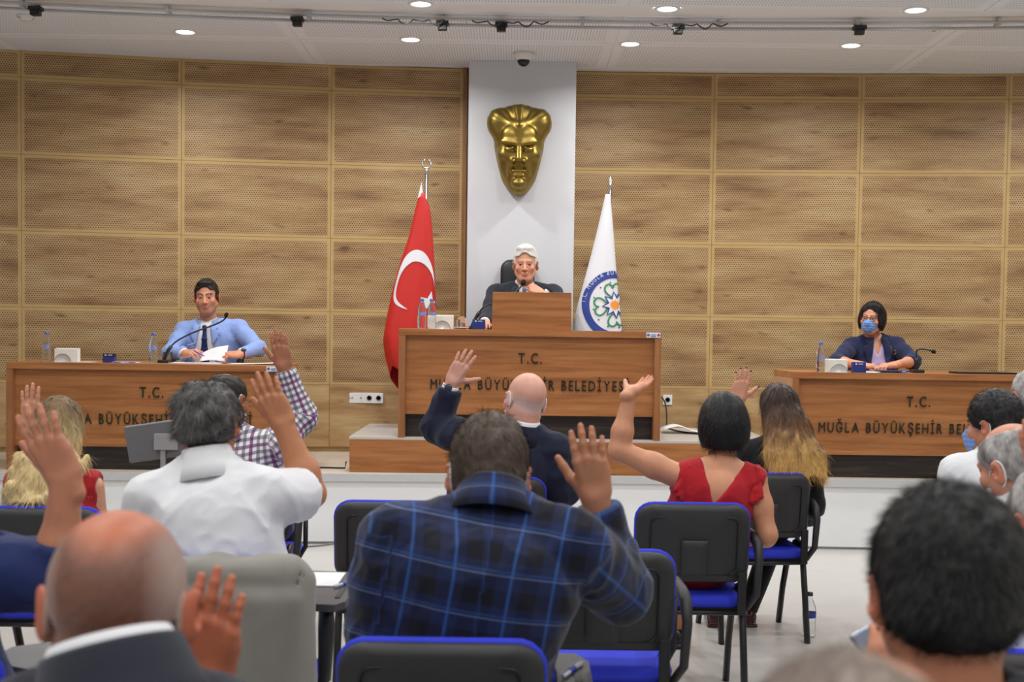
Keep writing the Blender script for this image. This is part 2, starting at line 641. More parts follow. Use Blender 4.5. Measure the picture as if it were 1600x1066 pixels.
# ============================================================ podium and council desks
YP = YS + 0.02
M_TOPGREY = plain('podium_top', srgb(190, 186, 180), 0.35, var=0.05, scale=5)
xa, xb = WX(546, YP, 710), WX(1212, YP, 710)
pod = empty('podium_riser', ((xa + xb) / 2, YP + 0.65, ZS), 0, 'low wooden podium box under the tall middle desk', 'podium')
w = xb - xa
box('front_board', (0, -0.64, 0.118), (w, 0.022, 0.232), M_DESK, pod, bev=0.002)
for s in (-1, 1):
    box('side_board', (s * (w / 2 - 0.011), 0.0, 0.118), (0.022, 1.255, 0.232), M_DESKV, pod)
box('top_board', (0, 0.0, 0.242), (w + 0.01, 1.30, 0.018), M_TOPGREY, pod, bev=0.002)

M_LET = plain('letter_face', srgb(22, 32, 26), 0.35, var=0.1)
M_BRASS = plain('letter_brass', srgb(150, 130, 60), 0.35, 0.6, var=0.1)
DEPTH = 0.66


def letters(parent, s, size, xc, z, y, xs, gap, space):
    """one extruded letter per part"""
    ms = []
    x = 0.0
    for ch in s:
        if ch == ' ':
            x += space; continue
        me = text_mesh(ch, size, 0.006, 0.0 if ch == 'M' else 0.0008, xs)
        c = [v.co.x for v in me.vertices]
        lo, hi = min(c), max(c)
        ms.append((ch, me, x - lo)); x += hi - lo + gap
    x -= gap
    # letters keep their own height: reference glyphs give the baseline
    for ch, me, dx in ms:
        me.materials.clear(); me.materials.append(M_LET); me.materials.append(M_BRASS)
        me.transform(Matrix.Rotation(math.pi / 2, 4, 'X'))
        for p in me.polygons:
            p.material_index = 0 if abs(p.normal.y) > 0.5 else 1
        o = mesh_obj('letter', me, None, parent)
        o.location = (xc - x / 2 + dx, y, z)


def council_desk(x0, x1, z0, h, tc, label, side=False, yf0=None, thin=False):
    yf0 = YP if yf0 is None else yf0
    xc = (x0 + x1) / 2
    w = x1 - x0
    e = empty('council_desk', (xc, yf0, z0), 0, label, 'desk')
    t = 0.046
    box('desk_top', (0, DEPTH / 2, h - t / 2), (w, DEPTH, t), M_DESK, e, bev=0.003)
    for s in (-1, 1):
        dp = 0.06 if (thin and s > 0) else DEPTH - 0.01
        box('side_panel', (s * (w / 2 - 0.024), 0.005 + dp / 2, (h - t) / 2), (0.048, dp, h - t), M_LIGHTV if side else M_DESKV, e, bev=0.002)
        box('stile', (s * (w / 2 - 0.024), 0.002, (h - t) / 2), (0.046, 0.008, h - t - 0.002), M_DESKV, e)
    box('front_panel', (0, 0.045, (h - t + 0.165) / 2), (w - 0.097, 0.02, h - t - 0.166), M_DESK, e)
    box('kick_panel', (0, 0.10, 0.0825), (w - 0.097, 0.02, 0.165), M_WENGE, e)
    yf = 0.045 - 0.01 - 0.005
    lx = tc - xc
    letters(e, 'T.C.', 0.104, lx, h - 0.235, yf, 0.74, 0.017, 0.03)
    letters(e, 'MUĞLA BÜYÜKŞEHİR BELEDİYESİ', 0.104, lx, h - 0.425, yf, 0.70, 0.0165, 0.034)
    return e


cdesk = council_desk(WX(623, YP), WX(1034, YP), ZS + 0.25, 0.77, WX(829, YP), 'tall wooden desk with dark lettering standing on the middle podium')
YPL = 8.90
ldesk = council_desk(WX(9, YPL), WX(441, YPL), ZS, 0.75, WX(235, YPL), 'wooden council desk with dark lettering in front of the man in the light blue blazer', False, YPL, True)
rdesk = council_desk(WX(1240, YP), WX(1676, YP), ZS, 0.75, WX(1440, YP), 'wooden council desk with dark lettering in front of the woman wearing a face mask', True)
ZC, ZL = ZS + 0.25 + 0.77, ZS + 0.75

# reading lectern on the middle desk
Yl = YP + 0.06
a, b2 = W(769, 456, Yl), W(893, 516, Yl)
lec = empty('tabletop_lectern', ((a.x + b2.x) / 2, Yl + 0.14, ZC), 0, 'plain wooden lectern box standing on the tall middle desk', 'lectern')
lw, lh = b2.x - a.x, a.z - ZC
bm = bmesh.new()
bm_box(bm, (0, -0.13, lh / 2), (lw, 0.02, lh), 0.002)
for v in bm.verts:
    if v.co.z > lh * 0.5: v.co.x *= 0.985
from_bm('front_panel', bm, M_DESK, lec)
for s in (-1, 1):
    bm = bmesh.new()
    bm_box(bm, (s * (lw / 2 - 0.014), 0.0, lh / 2 - 0.015), (0.02, 0.24, lh - 0.03), 0.0)
    for v in bm.verts:
        if v.co.z > lh * 0.5 and v.co.y > 0: v.co.z -= 0.07
    from_bm('side_panel', bm, M_DESKV, lec)
box('reading_board', (0, -0.005, lh - 0.05), (lw - 0.04, 0.25, 0.016), M_DESK, lec, rot=Matrix.Rotation(-0.27, 3, 'X'))

# inventory stickers
M_STK = plain('sticker_white', srgb(226, 230, 238), 0.5, var=0.03)
M_INK = plain('sticker_blue', srgb(96, 112, 168), 0.5)
M_INKR = plain('sticker_purple', srgb(150, 84, 128), 0.5)
for dsk, h, lab in ((cdesk, 0.77, 'small white inventory sticker on the corner of the tall middle desk'), (ldesk, 0.75, 'small white inventory sticker on the corner of the desk of the blazer man')):
    wd = dsk.children[0].dimensions.x if False else None
    xr = max(v.co.x for v in dsk.children[0].data.vertices)
    e = empty('inventory_sticker', (dsk.location.x + xr - 0.058, dsk.location.y - 0.004, dsk.location.z + h - 0.024), 0, lab, 'sticker')
    box('sticker_sheet', (0, 0.002, 0), (0.1, 0.002, 0.036), M_STK, e)
    for x, m in ((-0.036, M_INK), (0.036, M_INKR)):
        bm = bmesh.new()
        bmesh.ops.create_circle(bm, cap_ends=True, segments=16, radius=0.011, matrix=Matrix.Translation((x, 0.0005, 0)) @ Matrix.Rotation(math.pi / 2, 4, 'X'))
        from_bm('seal', bm, m, e)
    for z, ww in ((0.004, 0.035), (-0.005, 0.042), (-0.011, 0.036)):
        box('print_line', (0.0, 0.0005, z), (ww, 0.001, 0.004), M_INK, e)

# ============================================================ wall sockets and cable
M_SOCK = plain('socket_white', srgb(238, 238, 238), 0.35, var=0.02)
M_SOCKG = plain('socket_grey', srgb(150, 150, 150), 0.5)
def socket_plate(px, py, n, label):
    Y = 10.55
    p = W(px, py, Y)
    yw = wall_y(p.x) - 0.0
    p = W(px, py, yw)
    e = empty('wall_socket', (p.x, yw + 0.006, p.z), 0, label, 'socket')
    wd = 0.076 * n
    box('plate', (0, -0.008, 0), (wd, 0.016, 0.085), M_SOCK, e, bev=0.003)
    for i in range(n):
        x = (i - (n - 1) / 2) * 0.076
        if n == 1 or i >= 2:
            bm = bmesh.new()
            bm_lathe(bm, [(0.0, -0.001), (0.017, -0.001), (0.02, 0.003), (0.022, 0.003), (0.022, 0.0)], 20)
            bmesh.ops.rotate(bm, cent=(0, 0, 0), matrix=Matrix.Rotation(math.pi / 2, 3, 'X'), verts=bm.verts)
            bmesh.ops.translate(bm, vec=(x, -0.017, 0), verts=bm.verts)
            from_bm('outlet', bm, M_SOCKG, e)
            for s in (-1, 1):
                bm = bmesh.new(); bm_tube(bm, [(x + s * 0.009, -0.0165, 0), (x + s * 0.009, -0.0195, 0)], 0.003, 8)
                from_bm('pin_hole', bm, M_BLACK, e)
        else:
            for s in ((-1, 1) if i == 0 else (0.6,)):
                box('port', (x + s * 0.012, -0.017, 0.0), (0.014, 0.003, 0.012), M_SOCKG, e)
    return e
socket_plate(570, 622, 4, 'long white four-module socket strip on the oak wall')
socket_plate(1043, 625, 1, 'single white wall socket beside the tall middle desk')
# cables on podium and stage
M_CAB = plain('black_cable', srgb(26, 26, 28), 0.5)
p0 = W(1035, 622, 10.50); 
cab = tube('power_cable', arc_pts((p0.x, 10.55, p0.z), (p0.x + 0.04, 10.45, 0.95), (WX(1044, 10.2), 10.2, ZS + 0.257), 10) + arc_pts((WX(1060, 9.9), 9.9, ZS + 0.257), (WX(1085, 9.6), 9.55, ZS + 0.257), (WX(1150, 9.4), 9.45, ZS + 0.257), 8), 0.006, M_CAB, None, 6)
tag(cab, 'black power cable drooping from the single wall socket onto the podium', 'cable')
cab2 = tube('floor_cable', [(WX(455, 9.3), 9.28, ZS + 0.006), (WX(500, 9.25), 9.24, ZS + 0.006), (WX(540, 9.2), 9.22, ZS + 0.006), (WX(541, 9.2), 9.25, ZS + 0.05)], 0.006, M_CAB, None, 6)
tag(cab2, 'thin black cable lying on the stage beside the podium', 'cable')
cab3 = tube('floor_cable', [(WX(440, 8.8), 8.85, 0.006), (WX(470, 8.8), 8.75, 0.006), (WX(500, 8.8), 8.83, 0.006), (WX(520, 8.8), 8.92, 0.006), (WX(620, 8.8), 8.94, 0.006)], 0.006, plain('grey_cable', srgb(130, 130, 130), 0.5), None, 6)
tag(cab3, 'thin grey cable on the hall floor along the stage base', 'cable')
pc = empty('paper_roll', (WX(1075, 9.7), 9.75, ZS + 0.25), 0, 'loose white sheet lying on the podium beside the cable', 'paper')
bm = bmesh.new()
n = 10
rows_ = []
for j in (0, 1):
    rows_.append([bm.verts.new((-0.18 + 0.36 * i / n, -0.12 + 0.26 * j, 0.012 + 0.05 * math.exp(-((i - 3) / 3.0) ** 2))) for i in range(n + 1)])
for i in range(n):
    bm.faces.new((rows_[0][i], rows_[0][i + 1], rows_[1][i + 1], rows_[1][i]))
po = from_bm('sheet', bm, M_PAPER, pc, True)
sm = po.modifiers.new('thick', 'SOLIDIFY'); sm.thickness = 0.001

# ============================================================ things on the desks
def glass_mat(name, c=(0.95, 0.97, 1.0, 1), rough=0.03, alpha=1.0):
    m, nt, b = new_mat(name, rough)
    b.inputs['Base Color'].default_value = c
    b.inputs['Transmission Weight'].default_value = 0.97
    b.inputs['IOR'].default_value = 1.2
    return m
M_PET = glass_mat('clear_bottle', (0.93, 0.96, 1.0, 1), 0.04)
M_GLASS = glass_mat('clear_glass', (0.97, 0.98, 0.98, 1), 0.02)
M_CAP = plain('blue_cap', srgb(52, 92, 178), 0.4, var=0.06)
M_BLAB = plain('bottle_label_blue', srgb(120, 140, 215), 0.5, var=0.25, scale=60)
M_WATER = glass_mat('water', (0.92, 0.96, 1.0, 1), 0.02)


def bottle(x, y, z, label, fill=0.35, cap=None, floor_label=False, group=None, k=1.0):
    e = empty('water_bottle', (x, y, z), random.random() * 0.5, label, 'bottle', group)
    prof = [(0.0, 0.004), (0.024, 0.0), (0.0305, 0.006), (0.0315, 0.03), (0.0295, 0.036), (0.0315, 0.042), (0.0315, 0.07), (0.030, 0.075), (0.0315, 0.082), (0.0315, 0.125), (0.029, 0.145), (0.021, 0.168), (0.0135, 0.183), (0.0125, 0.196), (0.0135, 0.199), (0.0, 0.2)]
    lathe('bottle_body', [(r * k, h * k) for r, h in prof], M_PET, e, 20)
    lathe('cap', [(0.0, 0.214 * k), (0.0145 * k, 0.213 * k), (0.0155 * k, 0.198 * k), (0.015 * k, 0.196 * k)], cap or M_CAP, e, 16)
    lathe('label_band', [(0.0322 * k, 0.093 * k), (0.0324 * k, 0.118 * k)], M_FLAB if floor_label else M_BLAB, e, 20)
    if not floor_label:
        # printed only in front, as a narrow patch
        o = e.children[-1]
        bm = bmesh.new(); bm.from_mesh(o.data)
        kill = [f for f in bm.faces if not (f.calc_center_median().y < -0.0275 * k)]
        bmesh.ops.delete(bm, geom=kill, context='FACES')
        bm.to_mesh(o.data); bm.free()
    return e
M_FLAB = plain('floor_bottle_label', srgb(46, 64, 150), 0.45, var=0.2, scale=40)


def napkin_holder(x, y, z, label, k=1.0):
    e = empty('napkin_holder', (x, y, z), 0, label, 'napkin holder', None)
    m = plain('cream_card', srgb(236, 232, 222), 0.6, var=0.03)
    box('back_plate', (0, 0.03, 0.052 * k), (0.172 * k, 0.006, 0.094 * k), m, e, bev=0.004 if k else 0)
    box('front_plate', (0, -0.012, 0.05 * k), (0.168 * k, 0.004, 0.09 * k), m, e, bev=0.003)
    box('napkins', (0, 0.01, 0.045 * k), (0.158 * k, 0.032, 0.082 * k), M_PAPER, e)
    box('base', (0, 0.01, 0.003), (0.172 * k, 0.06, 0.006), m, e)
    return e


def saucer(x, y, z, label):
    """clear glass saucer leaning upright against the napkin holder"""
    e = empty('glass_saucer', (x, y, z), 0, label, 'saucer')
    m = plain('frosted_glass', srgb(205, 206, 206), 0.2, var=0.03)
    rim = plain('glass_rim', srgb(140, 142, 145), 0.15, var=0.05)
    for nm, prof, mm in (('dish', [(0.0, 0.0), (0.03, 0.001), (0.05, 0.006), (0.058, 0.01)], m), ('rim', [(0.057, 0.008), (0.0605, 0.010), (0.0605, 0.013), (0.057, 0.013)], rim)):
        bm = bmesh.new()
        bm_lathe(bm, prof, 28)
        bmesh.ops.rotate(bm, cent=(0, 0, 0), matrix=Matrix.Rotation(math.pi / 2 - 0.12, 3, 'X'), verts=bm.verts)
        bmesh.ops.translate(bm, vec=(0, -0.002, 0.0), verts=bm.verts)
        zmin = -0.0005
        for v in bm.verts:           # lower part hidden by its stand: flattened foot
            v.co.z = max(v.co.z, zmin)
        from_bm(nm, bm, mm, e, True)
    return e


M_NAVYBOX = plain('navy_card', srgb(34, 48, 120), 0.45, var=0.1)
M_NAVYD = plain('navy_card_dark', srgb(24, 28, 60), 0.45, var=0.1)
M_PRINT = plain('pale_print', srgb(190, 195, 215), 0.5)
def small_box(x, y, z, label, dark=False, k=1.0):
    e = empty('calendar_box', (x, y, z), 0, label, 'box')
    box('lower_case', (0, 0, 0.019 * k), (0.082 * k, 0.05, 0.038 * k), M_NAVYBOX, e, bev=0.002)
    box('upper_case', (0, 0.004, 0.051 * k), (0.082 * k, 0.042, 0.026 * k), M_NAVYD if dark else M_NAVYBOX, e, bev=0.002)
    bm = bmesh.new()
    bmesh.ops.create_circle(bm, cap_ends=True, segments=14, radius=0.007, matrix=Matrix.Translation((-0.022, -0.018, 0.053 * k)) @ Matrix.Rotation(math.pi / 2, 4, 'X'))
    from_bm('printed_seal', bm, M_PRINT, e)
    for q, ww in ((0.056, 0.026), (0.051, 0.034)):
        box('print_line', (0.010, -0.0175, q * k), (ww, 0.001, 0.003), M_PRINT, e)
    return e


def paper_sheet(name, c, sx, sy, label, rz=0.0, curl=0.0, group=None):
    bm = bmesh.new()
    n = 8
    g = [[bm.verts.new(((i / n - 0.5) * sx, (j / n - 0.5) * sy, curl * (i / n) ** 2)) for j in range(n + 1)] for i in range(n + 1)]
    for i in range(n):
        for j in range(n):
            bm.faces.new((g[i][j], g[i + 1][j], g[i + 1][j + 1], g[i][j + 1]))
    o = from_bm(name, bm, M_PAPER, None, True)
    o.location = c; o.rotation_euler = (0, 0, rz)
    m = o.modifiers.new('thick', 'SOLIDIFY'); m.thickness = 0.002
    tag(o, label, 'paper', group)
    return o


# left desk
yd = YP + 0.06
bottle(WX(73, yd), yd, ZL, 'clear water bottle with blue cap beside the napkin holder on the blazer man\'s desk')
bottle(WX(240, yd + .1), yd + .1, ZL, 'clear water bottle with blue cap beside the microphone of the blazer man')
napkin_holder(WX(102, yd), yd + 0.03, ZL, 'cream napkin holder on the blazer man\'s desk')
saucer(WX(101, yd), yd - 0.03, ZL, 'round glass saucer leaning on the napkin holder of the blazer man\'s desk')
small_box(WX(171, yd), yd, ZL, 'small dark navy box on the blazer man\'s desk', True)
gl = empty('drinking_glass', (WX(247, yd), yd + 0.26, ZL), 0, 'low clear drinking glass behind the bottle by the blazer man', 'glass')
lathe('glass_body', [(0.0, 0.003), (0.028, 0.0), (0.034, 0.075), (0.032, 0.075), (0.0265, 0.005), (0.0, 0.007)], M_GLASS, gl)
paper_sheet('paper_sheet', (WX(136, yd), yd, ZL + 0.003), 0.1, 0.15, 'white paper slip between the napkin holder and the navy box')
paper_sheet('paper_sheet', (WX(195, yd), yd + 0.05, ZL + 0.003), 0.16, 0.2, 'white paper sheet right behind the blue pens')
paper_sheet('paper_stack', (WX(395, yd), yd + 0.08, ZL + 0.003), 0.36, 0.22, 'stack of white papers at the elbow of the blazer man', 0.06, 0.012)
paper_sheet('paper_sheet', (WX(300, yd), yd + 0.16, ZL + 0.003), 0.36, 0.25, 'white papers lying under the hands of the blazer man')
for q, (px, rz) in enumerate(((193, 0.5), (203, -0.4))):
    bm = bmesh.new(); bm_tube(bm, [(-0.06, 0, 0.006), (0.055, 0, 0.006), (0.066, 0, 0.006)], [0.005, 0.005, 0.0015], 8)
    o = from_bm('pen', bm, plain('pen_white_blue', srgb(150, 160, 215), 0.35, var=0.4, scale=25), None, True)
    o.location = (WX(px, yd), yd - 0.04, ZL); o.rotation_euler = (0, 0, rz)
    tag(o, 'white and blue pen lying beside the navy box', 'pen', 'pens on the blazer man\'s desk')
# middle desk
ycd = YP + 0.1
bottle(WX(659, ycd), ycd, ZC, 'clear water bottle with blue cap farther from the napkins on the tall desk')
bottle(WX(674, ycd), ycd + 0.02, ZC, 'clear water bottle with blue cap directly in front of the napkins on the tall desk')
napkin_holder(WX(688, ycd), ycd + 0.12, ZC, 'cream napkin holder on the tall middle desk', 1.02)
saucer(WX(690, ycd), ycd + 0.07, ZC, 'round glass saucer leaning on the napkins of the tall desk')
e = empty('inverted_glass', (WX(721, ycd), ycd + 0.03, ZC), 0, 'clear glass turned upside down on a saucer on the tall desk', 'glass')
lathe('saucer', [(0.0, 0.003), (0.03, 0.003), (0.055, 0.012), (0.055, 0.015), (0.03, 0.006), (0.0, 0.006)], M_WHITEP, e)
lathe('glass_body', [(0.036, 0.012), (0.037, 0.03), (0.036, 0.06), (0.028, 0.082), (0.012, 0.092), (0.0, 0.093), (0.0, 0.089), (0.011, 0.088), (0.025, 0.079), (0.033, 0.058), (0.034, 0.03), (0.034, 0.012)], M_GLASS, e)
small_box(WX(748, ycd - .04), ycd - 0.04, ZC, 'small blue printed box beside the tall desk lectern', False, 1.1)
# right desk
bottle(WX(1283, yd), yd, ZL, 'clear water bottle with blue cap on the masked woman\'s desk')
napkin_holder(WX(1309, yd), yd + 0.03, ZL, 'cream napkin holder on the masked woman\'s desk', 0.95)
saucer(WX(1310, yd), yd - 0.03, ZL, 'round glass saucer leaning on the napkin holder of the masked woman\'s desk')
small_box(WX(1343, yd), yd, ZL, 'small blue printed box beside the hands of the masked woman', False, 1.15)
paper_sheet('paper_sheet', (WX(1382, yd), yd + 0.1, ZL + 0.003), 0.3, 0.22, 'white papers lying under the hands of the masked woman', 0.1)
fo = box('dark_folder', (WX(1398, yd), yd + 0.06, ZL + 0.012), (0.2, 0.16, 0.01), plain('navy_folder', srgb(40, 46, 80), 0.5), None, bev=0.002, )
tag(fo, 'thin dark folder beside the papers of the masked woman', 'folder')
fo2 = box('black_folder', (WX(1545, yd), yd + 0.1, ZL + 0.007), (0.42, 0.2, 0.012), M_BLACK, None, bev=0.003)
tag(fo2, 'flat black folder lying on the masked woman\'s desk away from her', 'folder')
lid = lathe('blue_bottle_cap', [(0.0, 0.016), (0.015, 0.015), (0.016, 0.0), (0.0, 0.0)], plain('light_blue_cap', srgb(90, 130, 220), 0.4), None, 14)
lid.location = (WX(1413, yd), yd - 0.02, ZL); tag(lid, 'loose blue bottle cap on the masked woman\'s desk', 'cap')

# goose-neck microphones
M_MIC = plain('mic_black', srgb(30, 31, 34), 0.4, var=0.1)
M_FOAM = plain('mic_foam', srgb(14, 14, 16), 0.95, var=0.3, scale=400, bmp=0.4)
def microphone(base, pts, tip_r, label):
    e = empty('goose_neck_microphone', base, 0, label, 'microphone')
    b0 = Vector(base)
    bm = bmesh.new()
    bm_box(bm, (0, 0, 0.012), (0.078, 0.12, 0.022), 0.006)
    from_bm('base', bm, M_MIC, e)
    loc = [Vector(p) - b0 for p in pts]
    # smooth the polyline
    for _ in range(2):
        q = [loc[0]]
        for a_, c_ in zip(loc[:-1], loc[1:]):
            q += [a_ * 0.75 + c_ * 0.25, a_ * 0.25 + c_ * 0.75]
        q.append(loc[-1]); loc = q
    tube('handle', loc[:max(3, len(loc) // 4)], 0.013, M_MIC, e, 8)
    tube('goose_neck', loc[len(loc) // 5:], 0.006, M_MIC, e, 8)
    d = (loc[-1] - loc[-2]).normalized()
    c = loc[-1] + d * 0.008
    bm = bmesh.new()
    bmesh.ops.create_uvsphere(bm, u_segments=14, v_segments=10, radius=tip_r)
    for v in bm.verts: v.co = Vector((v.co.x, v.co.y, v.co.z * 1.3))
    q = Vector((0, 0, 1)).rotation_difference(d).to_matrix()
    bmesh.ops.rotate(bm, cent=(0, 0, 0), matrix=q, verts=bm.verts)
    bmesh.ops.translate(bm, vec=c, verts=bm.verts)
    from_bm('windscreen', bm, M_FOAM, e, True)
    return e
ym = YP + 0.2
microphone((WX(258, ym), ym, ZL), [(WX(256, ym), ym, ZL + 0.02), W(268, 537, ym), W(300, 520, ym + 0.02), W(335, 508, ym + 0.05), W(351, 500, ym + 0.06), W(353, 494, ym + .06)], 0.015, 'black goose-neck microphone bent in front of the blazer man')
microphone((WX(740, ym + .16), ym + .16, ZC), [(WX(737, ym + .16), ym + .16, ZC + 0.02), W(748, 488, ym + .16), W(757, 478, ym + .16), W(775, 472, ym + 0.2), W(800, 462, ym + .24), W(815, 447, ym + 0.27), W(817, 443, ym + 0.28)], 0.020, 'black goose-neck microphone on the tall middle desk')
microphone((WX(1434, ym), ym, ZL), [(WX(1434, ym), ym, ZL + 0.02), W(1432, 556, ym), W(1432, 547, ym), W(1440, 545, ym), W(1452, 547, ym), W(1457, 549, ym)], 0.014, 'black goose-neck microphone bent sideways beside the masked woman')
# ============================================================ flags
M_RED = plain('flag_red', srgb(196, 34, 26), 0.55, var=0.06, scale=6)
M_FWHITE = plain('flag_white', srgb(226, 228, 234), 0.5, var=0.02, scale=6)


class Flag:
    """draped cone of cloth round a pole; surface point from arc angle th and depth v (0 top .. 1 hem)"""
    def __init__(s, base, ztop, zbot, prof, folds, amp, seed=0.0):
        s.b, s.zt, s.zb, s.prof, s.folds, s.amp, s.seed = Vector(base), ztop, zbot, prof, folds, amp, seed

    def lr(s, v):
        P = s.prof
        for a, c in zip(P[:-1], P[1:]):
            if v <= c[0]:
                t = (v - a[0]) / (c[0] - a[0])
                t = max(0, min(1, t))
                return [a[i] + (c[i] - a[i]) * t for i in (1, 2, 3)]
        return list(P[-1][1:])

    def pt(s, th, v, off=0.0):
        l, r, dep = s.lr(v)
        xc, rx = (l + r) / 2, (r - l) / 2
        f = 1 + s.amp * v * math.sin(s.folds * th + s.seed + 1.5 * v)
        x = xc + (rx * f + off) * math.sin(th)
        y = -(dep * f + off) * math.cos(th)
        z = s.zt + (s.zb - s.zt) * v
        return Vector((x, y, z))

    def uv_at(s, x, z):
        v = (z - s.zt) / (s.zb - s.zt)
        l, r, dep = s.lr(v)
        xc, rx = (l + r) / 2, max((r - l) / 2, 1e-4)
        q = (x - xc) / rx
        if abs(q) <= 0.92:
            th = math.asin(q)
        else:                           # past the visible edge the print runs on round the cone
            e = math.asin(0.92)
            th = math.copysign(e + (abs(q) - 0.92) / 0.92 * 1.1, q)
        return th, v

    def on(s, x, z, off=0.003):
        th, v = s.uv_at(x, z)
        return s.pt(th, min(max(v, 0), 1), off)


def flag_cloth(name, F, parent, mat, nth=64, nv=48, hem=None):
    bm = bmesh.new()
    g = []
    for j in range(nv + 1):
        v = j / nv
        row = []
        for i in range(nth):
            th = -math.pi + 2 * math.pi * i / nth
            vv = v
            p = F.pt(th, vv)
            if hem:
                p.z += hem(th) * v ** 3
            row.append(bm.verts.new(p))
        g.append(row)
    for j in range(nv):
        for i in range(nth):
            i2 = (i + 1) % nth
            bm.faces.new((g[j][i], g[j][i2], g[j + 1][i2], g[j + 1][i]))
    o = from_bm(name, bm, mat, parent, True)
    m = o.modifiers.new('thick', 'SOLIDIFY'); m.thickness = 0.002; m.offset = -1
    return o


def strip(name, F, A, B, mat, parent, off=0.004, closed=False):
    """band between two polylines given in flag x,z"""
    bm = bmesh.new()
    nn = 3
    R = []
    for (a, b) in zip(A, B):
        R.append([bm.verts.new(F.on(a[0] + (b[0] - a[0]) * t / nn, a[1] + (b[1] - a[1]) * t / nn, off)) for t in range(nn + 1)])
    m = len(R)
    for i in range(m if closed else m - 1):
        a, b = R[i], R[(i + 1) % m]
        for k in range(nn):
            bm.faces.new((a[k], a[k + 1], b[k + 1], b[k]))
    return from_bm(name, bm, mat, parent, True)


def outline(name, F, pts, w, mat, parent, off=0.005, closed=True):
    P = [Vector((p[0], p[1])) for p in pts]
    n = len(P)
    A, B = [], []
    for i in range(n):
        t = (P[(i + 1) % n] - P[i - 1])
        if t.length < 1e-9: t = Vector((1, 0))
        t.normalize()
        nrm = Vector((-t.y, t.x))
        A.append(P[i] + nrm * w / 2); B.append(P[i] - nrm * w / 2)
    return strip(name, F, A, B, mat, parent, off, closed)


M_POLE = plain('pole_chrome', (0.72, 0.72, 0.74, 1), 0.22, 1.0, var=0.05)

# --- red flag, left of the middle desk
YF = 9.95
def loc_red(px, py):
    p = W(px, py, YF); return (p.x - fb.x, p.z - fb.z)
fb = Vector((WX(664, YF), YF, ZS + 0.25))
fe = empty('flag_on_stand', fb, 0, 'red flag with white crescent and star draped on a silver pole', 'flag')
top = loc_red(662, 303); bot = loc_red(640, 590)
edges = []
ED = [(303, 655, 664), (326, 649, 672), (345, 645, 674.5), (367, 640, 676.5), (406, 627, 679), (435, 619, 680.5), (460, 612.5, 681), (490, 606.5, 681.5), (511, 602.5, 681.5), (535, 599, 681.5), (560, 602, 682), (592, 610, 682)]
zt, zb = top[1], loc_red(640, 592)[1]
prof = []
for (y, l, r) in ED:
    xl, z = loc_red(l, y); xr, _ = loc_red(r, y)
    v = (z - zt) / (zb - zt)
    prof.append((max(0, v), xl, xr, 0.035 + 0.12 * max(0, v)))
F1 = Flag((0, 0, 0), zt, zb, prof, 7, 0.045)
cl1 = flag_cloth('cloth', F1, fe, M_RED, hem=lambda th: -0.10 * math.sin(th * 2 + 0.5))
def el(cx, cy, rx, ry, a, rot):
    ca, sa = math.cos(rot), math.sin(rot)
    x, y = rx * math.cos(a), ry * math.sin(a)
    return (cx + x * ca - y * sa, cy + x * sa + y * ca)
# crescent: outer and inner arcs between the two tips
OUT = [(639, 484), (627, 481), (618, 473), (615.5, 461), (619, 440), (625.5, 420), (634, 403), (645, 392), (656, 391), (666, 397), (673, 410), (677.5, 430), (678.5, 452)]
INN = [(639, 484), (629, 477.5), (622.5, 470), (620.5, 459), (623.5, 442), (629, 427), (638, 415), (648, 409), (657, 410), (666, 415), (672.5, 424), (676.5, 437), (678.5, 452)]
def chaikin(P, it=2):
    P = [Vector(q) for q in P]
    for _ in range(it):
        q = [P[0]]
        for a_, c_ in zip(P[:-1], P[1:]): q += [a_ * 0.75 + c_ * 0.25, a_ * 0.25 + c_ * 0.75]
        q.append(P[-1]); P = q
    return P
A_ = [loc_red(*q) for q in chaikin(OUT)]; B_ = [loc_red(*q) for q in chaikin(INN)]
strip('crescent', F1, A_, B_, M_FWHITE, fe)
sp = []
for i in range(10):
    a = math.radians(-90 + 36 * i + 12); r = 15 if i % 2 == 0 else 6
    sp.append(loc_red(671 + r * math.cos(a), 474 + r * 1.25 * math.sin(a)))
c0 = loc_red(671, 474)
strip('star', F1, sp, [c0] * 10, M_FWHITE, fe, closed=True)
wt = loc_red(656, 300)
bm = bmesh.new()
vs = [bm.verts.new((x, -0.03, z)) for x, z in (loc_red(659, 285), loc_red(653, 311), loc_red(659, 306), loc_red(661, 300))]
bm.faces.new(vs)
o = from_bm('heading_strip', bm, M_FWHITE, fe); m = o.modifiers.new('t', 'SOLIDIFY'); m.thickness = 0.003
zpt = W(662, 268, YF).z - ZS - 0.25
tube('pole', [(0, 0, 0.03), (0, 0, zpt)], 0.013, M_POLE, fe, 12)
lathe('base', [(0.0, 0.0), (0.17, 0.0), (0.17, 0.012), (0.05, 0.03), (0.02, 0.05), (0.0, 0.05)], M_POLE, fe)
lathe('finial_knob', [(0.013, zpt - 0.02), (0.018, zpt - 0.01), (0.01, zpt + 0.01), (0.012, zpt + 0.02), (0.0, zpt + 0.025)], M_POLE, fe, 14)
cz = W(663, 256, YF).z - ZS - 0.25
ring_pts = [(0.034 * math.sin(a), 0, cz - 0.034 * math.cos(a)) for a in [math.radians(18 + 324 * i / 24 + 180) for i in range(25)]]
tube('finial_crescent', ring_pts, [0.004 + 0.006 * math.sin(math.pi * i / 24) for i in range(25)], M_POLE, fe, 8)

